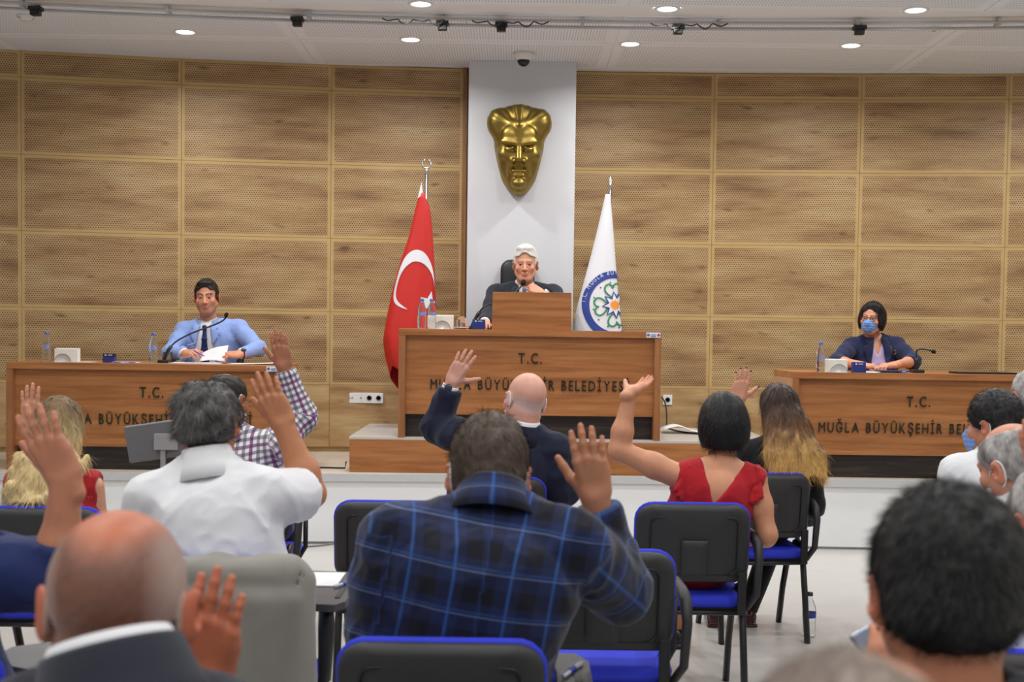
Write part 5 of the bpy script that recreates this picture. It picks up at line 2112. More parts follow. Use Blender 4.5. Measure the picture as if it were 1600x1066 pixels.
    # ---- accessories
    def face_mask(s, mat, mwhite, panel=True, sides=(-1, 1)):
        hs, w = s.hs, getattr(s, 'wide', 1.0)
        if panel:
            g = Grid((-0.085, 0.0, -0.135), (0.085, 0.135, 0.02), 0.004 / hs)
            A = lambda c, r, k: g.add(P_ell(c, r), k, 0.006)
            A((0, 0.026, -0.040), (0.0605 * w, 0.064, 0.078), 0)
            A((0, 0.060, -0.098), (0.027, 0.022, 0.021), 0.03)
            g.add(P_cone((0, 0.083, -0.005), (0, 0.106, -0.036), 0.012, 0.016), 0.04, 0.006)
            A((0, 0.088, -0.067), (0.026, 0.014, 0.02), 0.03)
            g.cut(lambda x, y, z: np.maximum(np.maximum(z + 0.012 - 0.0 * x, -0.108 - z), 0.028 + 0.25 * np.abs(x) - y), 0.004)
            V, Q = g.mesh()
            N_ = vnormals(V, Q)
            V = V + N_ * (0.0011 * np.sin(V[:, 2] * 330))[:, None]
            me = build_mesh('face_mask', [(s.H + (V * hs) @ s.HR.T - s.o, Q, None, 0)], mats=[mat])
            fm = mesh_obj('face_mask', me, None, s.root)
        else:
            fm = s.root
        for q in sides:
            pts = [(q * 0.060 * w, 0.040, -0.020), (q * 0.078 * w, 0.006, 0.022), (q * 0.085 * w, -0.018, 0.030), (q * 0.0835 * w, -0.036, 0.012), (q * 0.080 * w, -0.034, -0.028), (q * 0.074 * w, -0.010, -0.052), (q * 0.060 * w, 0.042, -0.085)]
            wp_ = [s.hl(p) - s.o for p in pts]
            # smooth
            for _ in range(2):
                n_ = [wp_[0]]
                for a_, c_ in zip(wp_[:-1], wp_[1:]): n_ += [a_ * 0.75 + c_ * 0.25, a_ * 0.25 + c_ * 0.75]
                n_.append(wp_[-1]); wp_ = n_
            tube('ear_loop', [tuple(p) for p in wp_], 0.0024 * hs, mwhite, fm, 6, (1.3, 0.7))

    def ring(s, name, c, d, r, rt, mat, parent=None, flat=(1, 1), n=20):
        d = unit(d); e1 = unit(np.cross(d, [0.2, 0.3, 0.9])); e2 = np.cross(d, e1)
        c = V3(c) - s.o
        pts = [tuple(c + (e1 * math.cos(2 * math.pi * i / n) + e2 * math.sin(2 * math.pi * i / n)) * r) for i in range(n + 1)]
        return tube(name, pts, rt, mat, parent or s.root, 8, flat)

    def watch(s, side, metal, dial):
        a = s.arms[side]
        c = a['W'] - a['d'] * 0.028
        o = s.ring('watch', c, a['d'], a['rw'] + 0.0045, 0.0055, metal, None, (1, 0.6))
        bm = bmesh.new()
        bm_lathe(bm, [(0.0, 0.006), (0.017, 0.006), (0.019, 0.002), (0.019, -0.004), (0.0, -0.004)], 20)
        q = Vector((0, 0, 1)).rotation_difference(Vector(tuple(-a['n']))).to_matrix()
        bmesh.ops.rotate(bm, cent=(0, 0, 0), matrix=q, verts=bm.verts)
        bmesh.ops.translate(bm, vec=tuple(c - a['n'] * (a['rw'] + 0.006) - s.o), verts=bm.verts)
        from_bm('watch_dial', bm, dial, o, True)

    def finish(s, body=True, h=0.014, belly=0.0, female=False):
        if body:
            pr = s.torso(belly, female)
            for sd in s.arms:
                pr += s.arm_prims(sd, True, True)
            lo = np.min([p[0][1] for p in pr], 0) - 0.03; hi = np.max([p[0][2] for p in pr], 0) + 0.03
            g = Grid(lo, hi, h)
            for p, k in pr: g.add(p, k, -0.004)
            V, Q = g.mesh()
            s.chunks.append((V, Q, s.skin, 0))
        ch = [(V - s.o, Q, C, m) for V, Q, C, m in s.chunks]
        me = build_mesh('body', ch, mats=[M_SKIN])
        mesh_obj('body', me, None, s.root)


def lapels(hw, v0, v1, wid=0.05, th=0.006):
    """post: raise a lapel band either side of a front opening"""
    def f(s, V, N_):
        u, fr, v = s.loc(V[:, 0], V[:, 1], V[:, 2])
        e = np.abs(u) - hw(v)
        m = np.clip(e / 0.004, 0, 1) * np.clip((wid * (0.5 + 0.5 * np.clip((v - v1) / (v0 - v1), 0, 1)) - e) / 0.003, 0, 1) * (fr > 0.0) * np.clip((v0 - v) / 0.01, 0, 1) * np.clip((v - v1) / 0.02, 0, 1)
        notch = (np.abs(v - (v0 - 0.075)) < 0.006) & (e > wid * 0.35)
        m = np.where(notch, 0, m)
        return V + N_ * ((m - 0.6 * np.exp(-((e - wid * (0.5 + 0.5 * np.clip((v - v1) / (v0 - v1), 0, 1))) / 0.005) ** 2) * (fr > 0) * (v < v0) * (v > v1)) * th)[:, None]
    return f


def opening(s, hw, vmin=-9):
    """cut function for a garment open in front"""
    def f(x, y, z):
        u, fr, v = s.loc(x, y, z)
        return -np.maximum(np.maximum(np.abs(u) - hw(v), -fr), vmin - v)
    return f
# ============================================================ office chairs behind the desks
M_LEATH = plain('black_leather_seat', srgb(30, 31, 34), 0.42, var=0.12, scale=60, bmp=0.1)
def office_chair(x, y, z0, label, headrest=True):
    """faces -y"""
    e = empty('office_chair', (x, y, z0), math.pi, label, 'chair', None)
    ol = rrect_outline(0.47, 0.58, 0.10, 0.06)
    ol = ol if headrest else rrect_outline(0.42, 0.42, 0.10, 0.06)
    pad('backrest', ol, [(0.03, -0.045), (0.0, -0.03), (0.0, 0.0), (0.02, 0.025), (0.07, 0.035)], lambda q: 0.7 * q * q, M_LEATH, e, (0, -0.27, 0.80 if headrest else 0.68), 0.06)
    if headrest:
        pad('headrest', rrect_outline(0.27, 0.26, 0.08, 0.05), [(0.02, -0.03), (0.0, -0.015), (0.0, 0.015), (0.03, 0.03)], lambda q: 0.6 * q * q, M_LEATH, e, (0, -0.30, 1.20), 0.08)
    bm = bmesh.new(); bm_box(bm, (0, 0.0, 0.408), (0.5, 0.48, 0.09), 0.03); from_bm('seat', bm, M_LEATH, e, True)
    for s in (-1, 1):
        tube('armrest', [(s * 0.25, 0.1, 0.42), (s * 0.29, 0.1, 0.5), (s * 0.29, 0.1, 0.65), (s * 0.285, -0.15, 0.66), (s * 0.28, -0.22, 0.62)], 0.018, M_BLACK, e, 8)
    tube('gas_lift', [(0, 0, 0.08), (0, 0, 0.4)], 0.03, M_CHROME, e, 12)
    for k in range(5):
        a = 2 * math.pi * k / 5 + 0.3
        tube('base_spoke', [(0, 0, 0.09), (0.27 * math.cos(a), 0.27 * math.sin(a), 0.06)], [0.028, 0.016], M_BLACK, e, 8)
        bm = bmesh.new(); bm_tube(bm, [(0.27 * math.cos(a) - 0.012, 0.27 * math.sin(a), 0.026), (0.27 * math.cos(a) + 0.012, 0.27 * math.sin(a), 0.026)], 0.026, 12)
        from_bm('castor', bm, M_BLACK, e, True)
    return e
office_chair(WX(826, 9.85) - 0.09, 9.93, ZS + 0.251, 'tall black office chair behind the tall middle desk')
office_chair(WX(328, 9.82), 9.80, ZS, 'black office chair behind the man in the light blue blazer', False)
office_chair(WX(1362, 9.92), 9.92, ZS, 'black office chair behind the woman wearing a face mask', False)
# ============================================================ fabrics
def fabric(name, c, var=0.10, scale=220, rough=0.85, bmp=0.25, sheen=0.15):
    m = plain(name, srgb(*c), rough, var=var, scale=scale, bmp=bmp, spec=0.25, bdist=0.0012)
    m.node_tree.nodes['Principled BSDF'].inputs['Sheen Weight'].default_value = sheen
    return m


def plaid_mat():
    m, nt, b = new_mat('navy_plaid_cotton', 0.85, 0, 0.25)
    a = nt.nodes.new('ShaderNodeAttribute'); a.attribute_name = 'cloth'
    s = nt.nodes.new('ShaderNodeSeparateXYZ'); nt.links.new(a.outputs['Vector'], s.inputs[0])
    u, v = E(nt, s.outputs[0]), E(nt, s.outputs[1])
    p = 0.094
    fu = ((u + 0.01) / p + 50.0).frac(); fv = ((v + 0.02) / 0.098 + 50.0).frac()
    dark_u = (fu - 0.5).abs().lt(0.20); dark_v = (fv - 0.5).abs().lt(0.20)
    c = mixc(nt, (dark_u + dark_v) * 0.45, srgb(23, 34, 74), srgb(8, 10, 17))
    bl_u = ((fu - 0.06).abs().lt(0.045)); bl_v = ((fv - 0.1).abs().lt(0.03))
    c = mixc(nt, bl_u * 0.6, c, srgb(32, 72, 134))
    c = mixc(nt, bl_v * 0.4, c, srgb(38, 78, 140))
    th_u = ((fu - 0.06).abs().lt(0.010)); th_v = ((fv - 0.02).abs().lt(0.016))
    c = mixc(nt, th_v * 0.6, c, srgb(100, 118, 156))
    c = mixc(nt, th_u * 0.5, c, srgb(60, 110, 176))
    nt.links.new(c, b.inputs['Base Color'])
    n = noise_n(nt, objco(nt), 300, 2)
    bump(nt, b, n, 0.25, 0.001)
    b.inputs['Sheen Weight'].default_value = 0.2
    return m


def gingham_mat():
    m, nt, b = new_mat('purple_gingham_cotton', 0.85, 0, 0.25)
    a = nt.nodes.new('ShaderNodeAttribute'); a.attribute_name = 'cloth'
    s = nt.nodes.new('ShaderNodeSeparateXYZ'); nt.links.new(a.outputs['Vector'], s.inputs[0])
    u, v = E(nt, s.outputs[0]), E(nt, s.outputs[1])
    p = 0.030
    su = (u / p + 50.0); sv = (v / p + 50.0)
    bu = su.frac().lt(0.48); bv = sv.frac().lt(0.48)
    ou = (su.floor()).mod(3.0).lt(0.5); ov = (sv.floor()).mod(3.0).lt(0.5)
    c = mixc(nt, bu * 0.62, srgb(228, 226, 230), srgb(46, 42, 72))
    c = mixc(nt, bu * ou * 0.7, c, srgb(140, 70, 130))
    c = mixc(nt, bv * 0.62, c, srgb(44, 40, 66))
    c = mixc(nt, bv * ov * 0.5, c, srgb(130, 64, 122))
    nt.links.new(c, b.inputs['Base Color'])
    return m


def dotted_mat():
    m, nt, b = new_mat('white_dotted_cotton', 0.85, 0, 0.25)
    a = nt.nodes.new('ShaderNodeAttribute'); a.attribute_name = 'cloth'
    s = nt.nodes.new('ShaderNodeSeparateXYZ'); nt.links.new(a.outputs['Vector'], s.inputs[0])
    u, v = E(nt, s.outputs[0]) / 0.022, E(nt, s.outputs[1]) / 0.022
    row = v.floor().mod(2.0)
    x = (u + row * 0.5 + 50.0).frac() - 0.5; y = v.frac() - 0.5
    d = (x * x + y * y).sqrt().lt(0.10)
    c = mixc(nt, d, srgb(228, 229, 234), srgb(60, 62, 84))
    nt.links.new(c, b.inputs['Base Color'])
    return m


M_PLAID, M_GING, M_DOT = plaid_mat(), gingham_mat(), dotted_mat()
M_WSHIRT = fabric('white_cotton', (226, 227, 231), 0.03)
M_NAVY = fabric('navy_wool', (27, 32, 52))
M_NAVY2 = fabric('deep_navy_wool', (30, 36, 70))
M_SLEEVE = fabric('navy_blue_wool', (32, 44, 92))
M_CHAR = fabric('charcoal_wool', (38, 41, 52))
M_LBLUE = fabric('light_blue_linen', (136, 160, 216), 0.06)
M_REDD = fabric('red_crepe', (168, 24, 34), 0.08)
M_REDT = fabric('red_knit', (166, 30, 36), 0.08)
M_BLKT = fabric('black_jersey', (20, 20, 22))
M_LAV = fabric('lavender_jersey', (196, 180, 226), 0.05)
M_TROU = fabric('dark_trousers', (26, 27, 34))
M_GREYJ = fabric('grey_linen', (142, 140, 133), 0.06)
M_TIE = fabric('navy_silk', (20, 34, 84), 0.1, 120, 0.45)
M_MASKB = fabric('mask_blue', (112, 150, 216), 0.06, 120)
M_MASKW = plain('mask_loop_white', srgb(232, 234, 238), 0.7, var=0.03)
M_SHOE = plain('black_leather', srgb(22, 20, 20), 0.3, var=0.1)
M_BURG = plain('burgundy_patent', srgb(58, 20, 26), 0.18, var=0.15)
M_SILVER = plain('silver_metal', (0.7, 0.7, 0.72, 1), 0.25, 1.0, var=0.05)
M_DIAL = plain('watch_dial', srgb(60, 66, 76), 0.2, var=0.1)
M_GOLD = plain('gold_ring', srgb(200, 160, 80), 0.25, 1.0)
M_SPEC = plain('spectacle_frame', srgb(60, 44, 36), 0.3, var=0.2)

K = np.array


def seat(key, dx=0.0, dy=-0.012, z=0.580):
    e = CH[key][0]
    c, s_ = math.cos(e.rotation_euler.z), math.sin(e.rotation_euler.z)
    return K([e.location.x + dx * c - dy * s_, e.location.y + dx * s_ + dy * c, z])


def solid(c, var=0.0):
    c = lin(*c)
    return lambda V: np.tile(c, (len(V), 1))


UPD = K([0, 0, 1.0]); FWD = K([0, 1.0, 0])

# ------------------------------------------------------------ man in the plaid shirt
p = Person('man in a dark blue plaid shirt raising his right hand, seen from behind', seat('plaid', 0.02, 0.03), W(768, 800, 3.02), W(622, 848, 2.97), W(893, 856, 2.99), 1.18, 1.1, (186, 128, 98))
p.head(W(763, 746, 3.12), rot3(2, 14, 2), 1.12, neck_r=0.062)
p.arm('R', W(968, 922, 3.18), W(930, 778, 3.12), W(914, 660, 3.10) - W(930, 778, 3.12), (0.10, 1, 0), (6, 7, 5), 3.0, (0.55, 18), 1.04)
p.arm('L', W(592, 985, 2.95), W(650, 1010, 3.22), (0.6, 0.8, -0.1), (0, 0, -1), (25, 25, 15), 2, (0.4, 10), 1.04)
p.limb('R', 'wrist'); p.limb('L', 'wrist', 0.006)
p.garment('plaid_shirt', M_PLAID, 0.016, {'R': 1.90, 'L': 1.9}, 0.018, belly=0.05, cloth=True, collar=(0.078, 0.006, 0.050, 12), wr=(0.008, 13), hem=0.5, neck=0.066)
def hc(V):
    b = lin(72, 58, 48); g_ = lin(120, 88, 66)
    t = np.clip((-0.028 + 0.45 * (V[:, 1] + 0.1) - V[:, 2]) / 0.03, 0, 1)[:, None]
    return b * (1 - t) + g_ * t
p.hair(hc, 0.010, 0.010, 0.60, noise=(0.0028, 70), strands=(3800, 0.026, 0.0007), top=0.016, lift=0.18, flow=lambda P: np.stack([P[:, 0] * 1.5 + 0.03, -0.10 + 0 * P[:, 1], -0.04 + 0 * P[:, 1]], 1))
p.face_mask(M_MASKB, M_MASKW)
p.legs(M_TROU, M_SHOE, r=0.88); p.finish(belly=0.05)

# ------------------------------------------------------------ bald man in the navy suit
p = Person('bald man in a navy suit raising his left hand with a wristwatch', seat('suit', 0.015, 0.02), W(818, 672, 6.04), W(738, 690, 6.04), W(868, 706, 6.04), 1.08, 1.05, (212, 158, 138))
def cb(V, C):
    w = np.clip((0.035 - V[:, 2] + 0.25 * V[:, 1]) / 0.03, 0, 1) * np.clip((V[:, 2] + 0.075 + 0.6 * (-0.1 - V[:, 1])) / 0.02, 0, 1) * np.clip((0.03 - V[:, 1]) / 0.02, 0, 1)
    w = w * (0.55 + 0.25 * wob(V, 300, 1))
    w = np.clip(w, 0, 0.75)[:, None]
    return C * (1 - w) + lin(206, 196, 190) * w
p.head(W(820, 627, 6.06), rot3(24, 4, 10), 1.14, colfn=cb, neck_r=0.062)
p.arm('L', W(681, 668, 6.18), W(707, 597, 6.12), W(732, 548, 6.10) - W(707, 597, 6.12), (0.1, 1, -0.1), (5, 6, 5), 6.0, (1.0, 12), 1.0)
p.arm('R', W(880, 766, 6.04), W(868, 768, 6.28), (0, 1, -0.2), (0, 0, -1), (20, 20, 10), 2, (0.4, 10))
p.limb('L', 'wrist'); p.limb('R', 'wrist', 0.006)
p.garment('shirt', M_WSHIRT, 0.006, {'L': 1.93, 'R': 1.93}, 0.006, h=0.007, collar=(0.067, -0.005, 0.034, 12), neck=0.064, wr=(0.001, 20))
p.garment('suit_jacket', M_NAVY, 0.018, {'L': 1.86, 'R': 1.85}, 0.018, collar=(0.078, -0.015, 0.018, 45), neck=0.072, hem=0.46, wr=(0.008, 13))
p.watch('L', M_SILVER, M_DIAL)
a_ = p.arms['L']; q_ = a_['T'](0.0105, 0, 0.112)
p.ring('ring', q_, a_['d'], 0.0105, 0.0016, M_GOLD)
p.face_mask(M_MASKW, M_MASKW)
p.legs(M_NAVY, M_SHOE, r=0.92); p.finish()

# ------------------------------------------------------------ woman in the red dress
p = Person('woman with a black bob in a sleeveless red dress raising her left arm', seat('red', 0.03), W(1128, 722, 5.27), W(1066, 747, 5.24), W(1180, 753, 5.24), 0.92, 0.95, (202, 142, 108))
p.head(W(1128, 662, 5.32), rot3(14, 8, 2), 1.0, ears=False, neck_r=0.048)
p.arm('L', W(967, 704, 5.28), W(984, 615, 5.30), K([0.62, 0.70, 0.34]), K([-0.35, -0.2, 1.0]), (6, 8, 6), 2.0, (0.5, 5), 0.95, 0.054, 0.043, 0.027)
p.arm('R', W(1199, 836, 5.20), W(1192, 846, 5.42), (0, 1, 0.0), (0, 0, -1), (20, 20, 10), 2, (0.4, 10), 0.95, 0.05)
p.limb('L', 'shoulder'); p.limb('R', 'shoulder', 0.005)
# bare back
gb = Grid(p.P - 0.35, p.N + 0.3, 0.0075)
for q_, k_ in p.torso(0, True): gb.add(q_, k_)
V_, Q_ = gb.mesh()
p.chunks.append((V_, Q_, np.tile(p.skin, (len(V_), 1)) * (1 + 0.04 * wob(V_, 20, 4))[:, None], 0))
zv = W(1116, 790, 5.15).z
def vcut(x, y, z):
    u, f, v = p.loc(x, y, z)
    v0 = zv - p.N[2]
    hw = np.maximum((v - v0) * 0.52, -0.02)
    u = u + 0.012
    back = np.maximum(np.abs(u) - hw, f - 0.02)
    hwf = np.maximum((v + 0.14) * 0.55, -0.02)
    fr = np.maximum(np.abs(u) - hwf, 0.02 - f)
    return -np.minimum(back, fr)
sl = []
p.garment('red_dress', M_REDD, 0.009, {}, 0.01, female=True, h=0.0065, neck=0.07, neckdrop=0.03, cutf=vcut, hem=0.44, wr=(0.003, 22),
          subs=[(P_ell(p.SL - p.right * 0.062, (0.045, 0.075, 0.075), p.R), 0.006), (P_ell(p.SR + p.right * 0.062, (0.045, 0.075, 0.075), p.R), 0.006)])
for sd, S_ in (('L', p.SL), ('R', p.SR)):
    q = -1 if sd == 'L' else 1
    c0 = S_ + p.up * 0.055 - p.right * q * 0.012
    g = Grid(c0 - 0.2, c0 + 0.12, 0.005)
    g.add(P_ell(c0, (0.018, 0.045, 0.015), p.R), 0)
    for dx_, ln in ((0.005, 0.13), (0.022, 0.12), (0.036, 0.10)):
        g.add(P_cone(c0 - p.fwd * 0.035, c0 - p.fwd * 0.08 + p.right * q * dx_ - p.up * ln, 0.009, 0.011), 0.006)
    V_, Q_ = g.mesh()
    p.blank('shoulder_tie', V_ + vnormals(V_, Q_) * (0.003 * wob(V_, 90, 3))[:, None], Q_, M_REDD)
blk = solid((14, 13, 15))
ex = [P_ell((0, -0.022, -0.03), (0.108, 0.108, 0.13))]
p.hair(blk, 0.016, None, 0.6, faceel=((0, 0.105, -0.05), (0.066, 0.075, 0.13)), extra=ex, earcut=False, noise=(0.0012, 60), k=0.03,
       cutf=lambda x, y, z: np.maximum(-0.118 - z + 0.15 * (y + 0.1) + 0 * x, np.minimum(np.minimum(y - 0.065 + 0 * x, 9), 9)), strands=(2600, 0.05, 0.0007), lift=0.0, top=0.0,
       flow=lambda P: np.stack([P[:, 0] * 0.6, -0.02 + 0 * P[:, 1], -0.2 + 0 * P[:, 2]], 1))
p.ring('necklace', p.N + p.up * 0.02, unit(p.up - p.fwd * 0.25), 0.062, 0.0026, M_BLACK)
# spectacles temple
tube('spectacles', [tuple(p.hl(q) - p.o) for q in ((-0.055, 0.088, 0.004), (-0.082, 0.075, 0.004), (-0.088, 0.02, 0.006))], 0.0025, M_SPEC, p.root, 6)
kn = [K([WX(1030, 5.75), 5.78, 0.50]), K([WX(1100, 5.75), 5.78, 0.50])]
p.legs(M_REDD, None, bare=True, name='skirt', knees=kn, feet=[K([WX(1010, 6.05), 6.08, 0.10]), K([WX(1072, 6.1), 6.12, 0.10])])
for q_, (hip, kn, an) in enumerate(p.legj): p.shoe(an, FWD, M_SHOE)
p.finish(False)

# ------------------------------------------------------------ woman with long ombre hair
p = Person('woman with long ombre brown hair in black raising a hand with dark red nails', seat('black', 0.02), W(1217, 690, 6.42), W(1168, 712, 6.42), W(1266, 712, 6.40), 0.92, 0.95, (208, 150, 122))
p.head(W(1215, 640, 6.47), rot3(8, 4, 0), 1.02, ears=False, neck_r=0.048)
p.arm('L', W(1146, 695, 6.62), W(1154, 625, 6.60), W(1163, 572, 6.6) - W(1154, 625, 6.6), (0.05, 1, 0.0), (4, 6, 5), 5.0, (0.75, 10), 0.98)
p.arm('R', W(1272, 790, 6.40), W(1262, 815, 6.6), (0, 1, 0), (0, 0, -1), (20, 20, 10), 2, (0.4, 10), 0.95)
p.limb('L', 'elbow', nails=lin(70, 16, 26)); p.limb('R', 'wrist', 0.006)
p.garment('black_top', M_BLKT, 0.010, {'L': 1.5, 'R': 1.9}, 0.008, female=True, h=0.010, neck=0.058, hem=0.48)
p.ring('bracelet', p.arms['L']['W'] - p.arms['L']['d'] * 0.015, p.arms['L']['d'], 0.031, 0.003, M_SILVER)
def ombre(V):
    t = np.clip((0.03 - V[:, 2]) / 0.28 + 0.20 * wob(V * K([1, 1, 0.2]), 90, 2), 0, 1)[:, None]
    a, b, c = lin(52, 34, 26), lin(112, 76, 46), lin(206, 164, 96)
    return np.where(t < 0.5, a + (b - a) * t * 2, b + (c - b) * (t * 2 - 1))
fall = [P_ell((0.0, -0.06, -0.05), (0.100, 0.062, 0.14)), P_ell((0.015, -0.115, -0.14), (0.128, 0.06, 0.15)), P_ell((0.062, -0.15, -0.22), (0.098, 0.05, 0.10)), P_ell((-0.030, -0.155, -0.21), (0.09, 0.05, 0.10)), P_ell((0.03, -0.16, -0.24), (0.12, 0.045, 0.07))]
rg = np.random.default_rng(5)
for i in range(16):
    x0 = -0.10 + 0.26 * i / 15
    fall.append(P_cone((x0, -0.175 + 0.5 * (x0 - 0.03) ** 2, -0.22), (x0 + rg.uniform(-0.01, 0.02), -0.185 + 0.4 * (x0 - 0.03) ** 2, -0.315 - rg.uniform(0, 0.035) - 0.1 * max(0, x0 - 0.05)), 0.014, 0.006))
p.hair(ombre, 0.014, None, 0.6, faceel=((0, 0.100, -0.05), (0.068, 0.08, 0.14)), extra=fall, earcut=False, noise=(0.004, 75), k=0.04, wst=(1, 1, 0.16),
       cutf=lambda x, y, z: np.maximum(-np.maximum(0.0 - y + 0 * x + 0 * z, z + 0.0), -0.325 + 0.012 * np.sin(70 * x) - 0.15 * np.maximum(x - 0.06, 0) - z), strands=(5200, 0.065, 0.0010), lift=0.03,
       flow=lambda P: np.stack([P[:, 0] * 0.5 + 0.01, -0.01 + 0 * P[:, 1], -0.2 + 0 * P[:, 2]], 1), droop=K([0, 0, -0.12]))
kn = [K([WX(1165, 6.8), 6.82, 0.50]), K([WX(1225, 6.8), 6.82, 0.50])]
p.legs(M_BLKT, M_BURG, knees=kn, feet=[K([WX(1124, 6.6), 6.58, 0.09]), K([WX(1179, 6.6), 6.60, 0.09])]); p.finish(female=True)

# ------------------------------------------------------------ man in the gingham shirt
p = Person('balding man in a purple gingham shirt raising his right hand', seat('check', -0.02, 0.012), W(360, 676, 6.03), W(305, 705, 6.02), W(424, 700, 6.02), 1.05, 1.0, (170, 112, 84))
p.head(W(355, 627, 6.08), rot3(-22, 8, -2), 1.08, neck_r=0.06)
p.arm('R', W(473, 652, 6.15), W(443, 573, 6.10), W(435, 524, 6.08) - W(443, 573, 6.10), (0.05, 1, 0), (5, 6, 5), 2.5, (0.6, 12), 1.02)
p.arm('L', W(285, 780, 6.0), W(310, 800, 6.25), (0.3, 1, 0), (0, 0, -1), (20, 20, 10), 2, (0.4, 10))
p.limb('R', 'wrist'); p.limb('L', 'wrist', 0.006)
p.garment('gingham_shirt', M_GING, 0.014, {'R': 1.92, 'L': 1.9}, 0.015, belly=0.03, cloth=True, collar=(0.07, -0.01, 0.035, 12), neck=0.065, hem=0.5)
p.hair(solid((40, 34, 30)), 0.009, -0.008, 0.62, bald=[((0, 0.035, 0.125), (0.056, 0.105, 0.055))], noise=(0.0022, 90), strands=(1800, 0.015, 0.0006))
p.face_mask(M_MASKW, M_MASKW)
tube('spectacles', [tuple(p.hl(q) - p.o) for q in ((0.055, 0.088, 0.004), (0.08, 0.075, 0.004), (0.088, 0.0, 0.008), (0.085, -0.02, 0.0))], 0.0022, M_SPEC, p.root, 6)
p.legs(M_TROU, M_SHOE); p.finish(belly=0.03)

# ------------------------------------------------------------ man in the white shirt with grey curls
p = Person('man with dark grey curls in a white short-sleeved shirt raising his right hand', seat('jacket', -0.02, 0.02), W(326, 728, 3.93), W(238, 782, 3.88), W(412, 776, 3.9), 1.08, 1.05, (190, 128, 92))
p.head(W(326, 665, 3.98), rot3(-4, 8, -4), 1.06, neck_r=0.06)
p.arm('R', W(487, 772, 4.10), W(443, 665, 4.08), W(408, 586, 4.06) - W(443, 665, 4.08), (0.12, 1, 0.05), (5, 7, 5), 3.5, (0.3, 10), 1.06, 0.054, 0.043, 0.03)
p.arm('L', W(205, 905, 3.90), W(265, 930, 4.2), (0.3, 1, 0), (0, 0, -1), (20, 20, 10), 2, (0.4, 10), 1.04)
p.limb('R', 'elbow'); p.limb('L', 'elbow', 0.006)
p.garment('white_shirt', M_WSHIRT, 0.016, {'R': 0.74, 'L': 0.8}, 0.022, belly=0.06, collar=(0.072, -0.015, 0.035, 12), neck=0.066, hem=0.5, wr=(0.009, 12))
def grey(V):
    t = (0.5 + 0.5 * wob(V, 60, 5)).clip(0, 1)[:, None]
    return lin(46, 45, 46) * (1 - t) + lin(112, 110, 108) * t
curls = []
rg = np.random.default_rng(8)
for i in range(46):
    th, ph = rg.uniform(0, 2 * math.pi), rg.uniform(-0.55, 1.05)
    d_ = K([math.cos(th) * math.cos(ph), math.sin(th) * math.cos(ph), math.sin(ph)])
    if d_[1] > 0.45 or (d_[2] > 0.72 and d_[1] > -0.4): continue
    c_ = d_ * K([0.090, 0.108, 0.098]) + K([0, -0.016, 0.02])
    r_ = rg.uniform(0.014, 0.024)
    curls.append(P_ell(c_, (r_, r_, r_ * 1.1)))
p.hair(grey, 0.016, -0.035, 0.55, extra=curls, k=0.016, noise=(0.0045, 75), strands=(4200, 0.03, 0.0008), lift=0.35, bald=[((0, -0.045, 0.145), (0.030, 0.036, 0.034))], earcut=False)
p.legs(M_TROU, M_SHOE); p.finish(belly=0.06)

# grey jacket hung over his chair
e = CH['jacket'][0]
g = Grid((-0.36, -0.40, 0.02), (0.36, 0.0, 0.90), 0.009)
Rb = np.array(Matrix.Rotation(0.13, 3, 'X'))
g.add(P_box((0, -0.232, 0.690), (0.49, 0.125, 0.33), Rb, 0.05), 0)
g.add(P_box((0, -0.298, 0.45), (0.48, 0.05, 0.62), np.array(Matrix.Rotation(0.0, 3, 'X')), 0.024), 0.04)
for q in (-1, 1):
    g.add(P_cone((q * 0.225, -0.235, 0.78), (q * 0.252, -0.318, 0.30), 0.046, 0.048), 0.025)
    g.add(P_cone((q * 0.252, -0.318, 0.30), (q * 0.245, -0.325, 0.12), 0.048, 0.046), 0.03)
    g.sub(P_cone((q * 0.178, -0.338, 0.66), (q * 0.192, -0.350, 0.08), 0.012, 0.022), 0.012)
g.sub(P_box((0, -0.175, 0.600), (0.475, 0.19, 0.47), Rb, 0.03), 0.0)
g.sub(P_box((0, -0.20, 0.26), (0.60, 0.13, 0.42), None, 0.02), 0.0)
V_, Q_ = g.mesh(); V_ = relax(V_, Q_, 2)
V_ = V_ + vnormals(V_, Q_) * (0.009 * wob(V_ * K([1.8, 1, 0.35]), 22, 2))[:, None]
jo = mesh_obj('grey_jacket', build_mesh('grey_jacket', [(V_, Q_, None, 0)], mats=[M_GREYJ]), None)
jo.location = e.location; jo.rotation_euler = e.rotation_euler
tag(jo, 'grey linen jacket hung over the back of a conference chair', 'jacket')

# ------------------------------------------------------------ blond woman in red
p = Person('blond woman with wavy hair in a sleeveless red top', seat('blond', 0.03), W(86, 728, 4.90), W(26, 762, 4.88), W(143, 762, 4.88), 0.95, 0.95, (206, 150, 122))
p.head(W(92, 672, 4.97), rot3(4, 4, 2), 1.0, ears=False, neck_r=0.048)
p.arm('R', W(156, 880, 4.90), W(130, 905, 5.15), (-0.2, 1, 0), (0, 0, -1), (20, 20, 10), 2, (0.4, 10), 0.95)
p.arm('L', W(58, 745, 5.22), W(50, 664, 5.14), W(46, 612, 5.12) - W(50, 664, 5.14), (0.1, 1, 0), (4, 5, 5), 4.0, (0.5, 10), 0.95)
p.limb('R', 'shoulder', 0.005); p.limb('L', 'shoulder', 0.0045)
p.garment('red_top', M_REDT, 0.010, {}, 0.01, female=True, h=0.0085, neck=0.07, neckdrop=0.02, hem=0.46,
          subs=[(P_ell(p.SL - p.right * 0.075, (0.05, 0.085, 0.10), p.R), 0.006), (P_ell(p.SR + p.right * 0.075, (0.05, 0.085, 0.10), p.R), 0.006)])
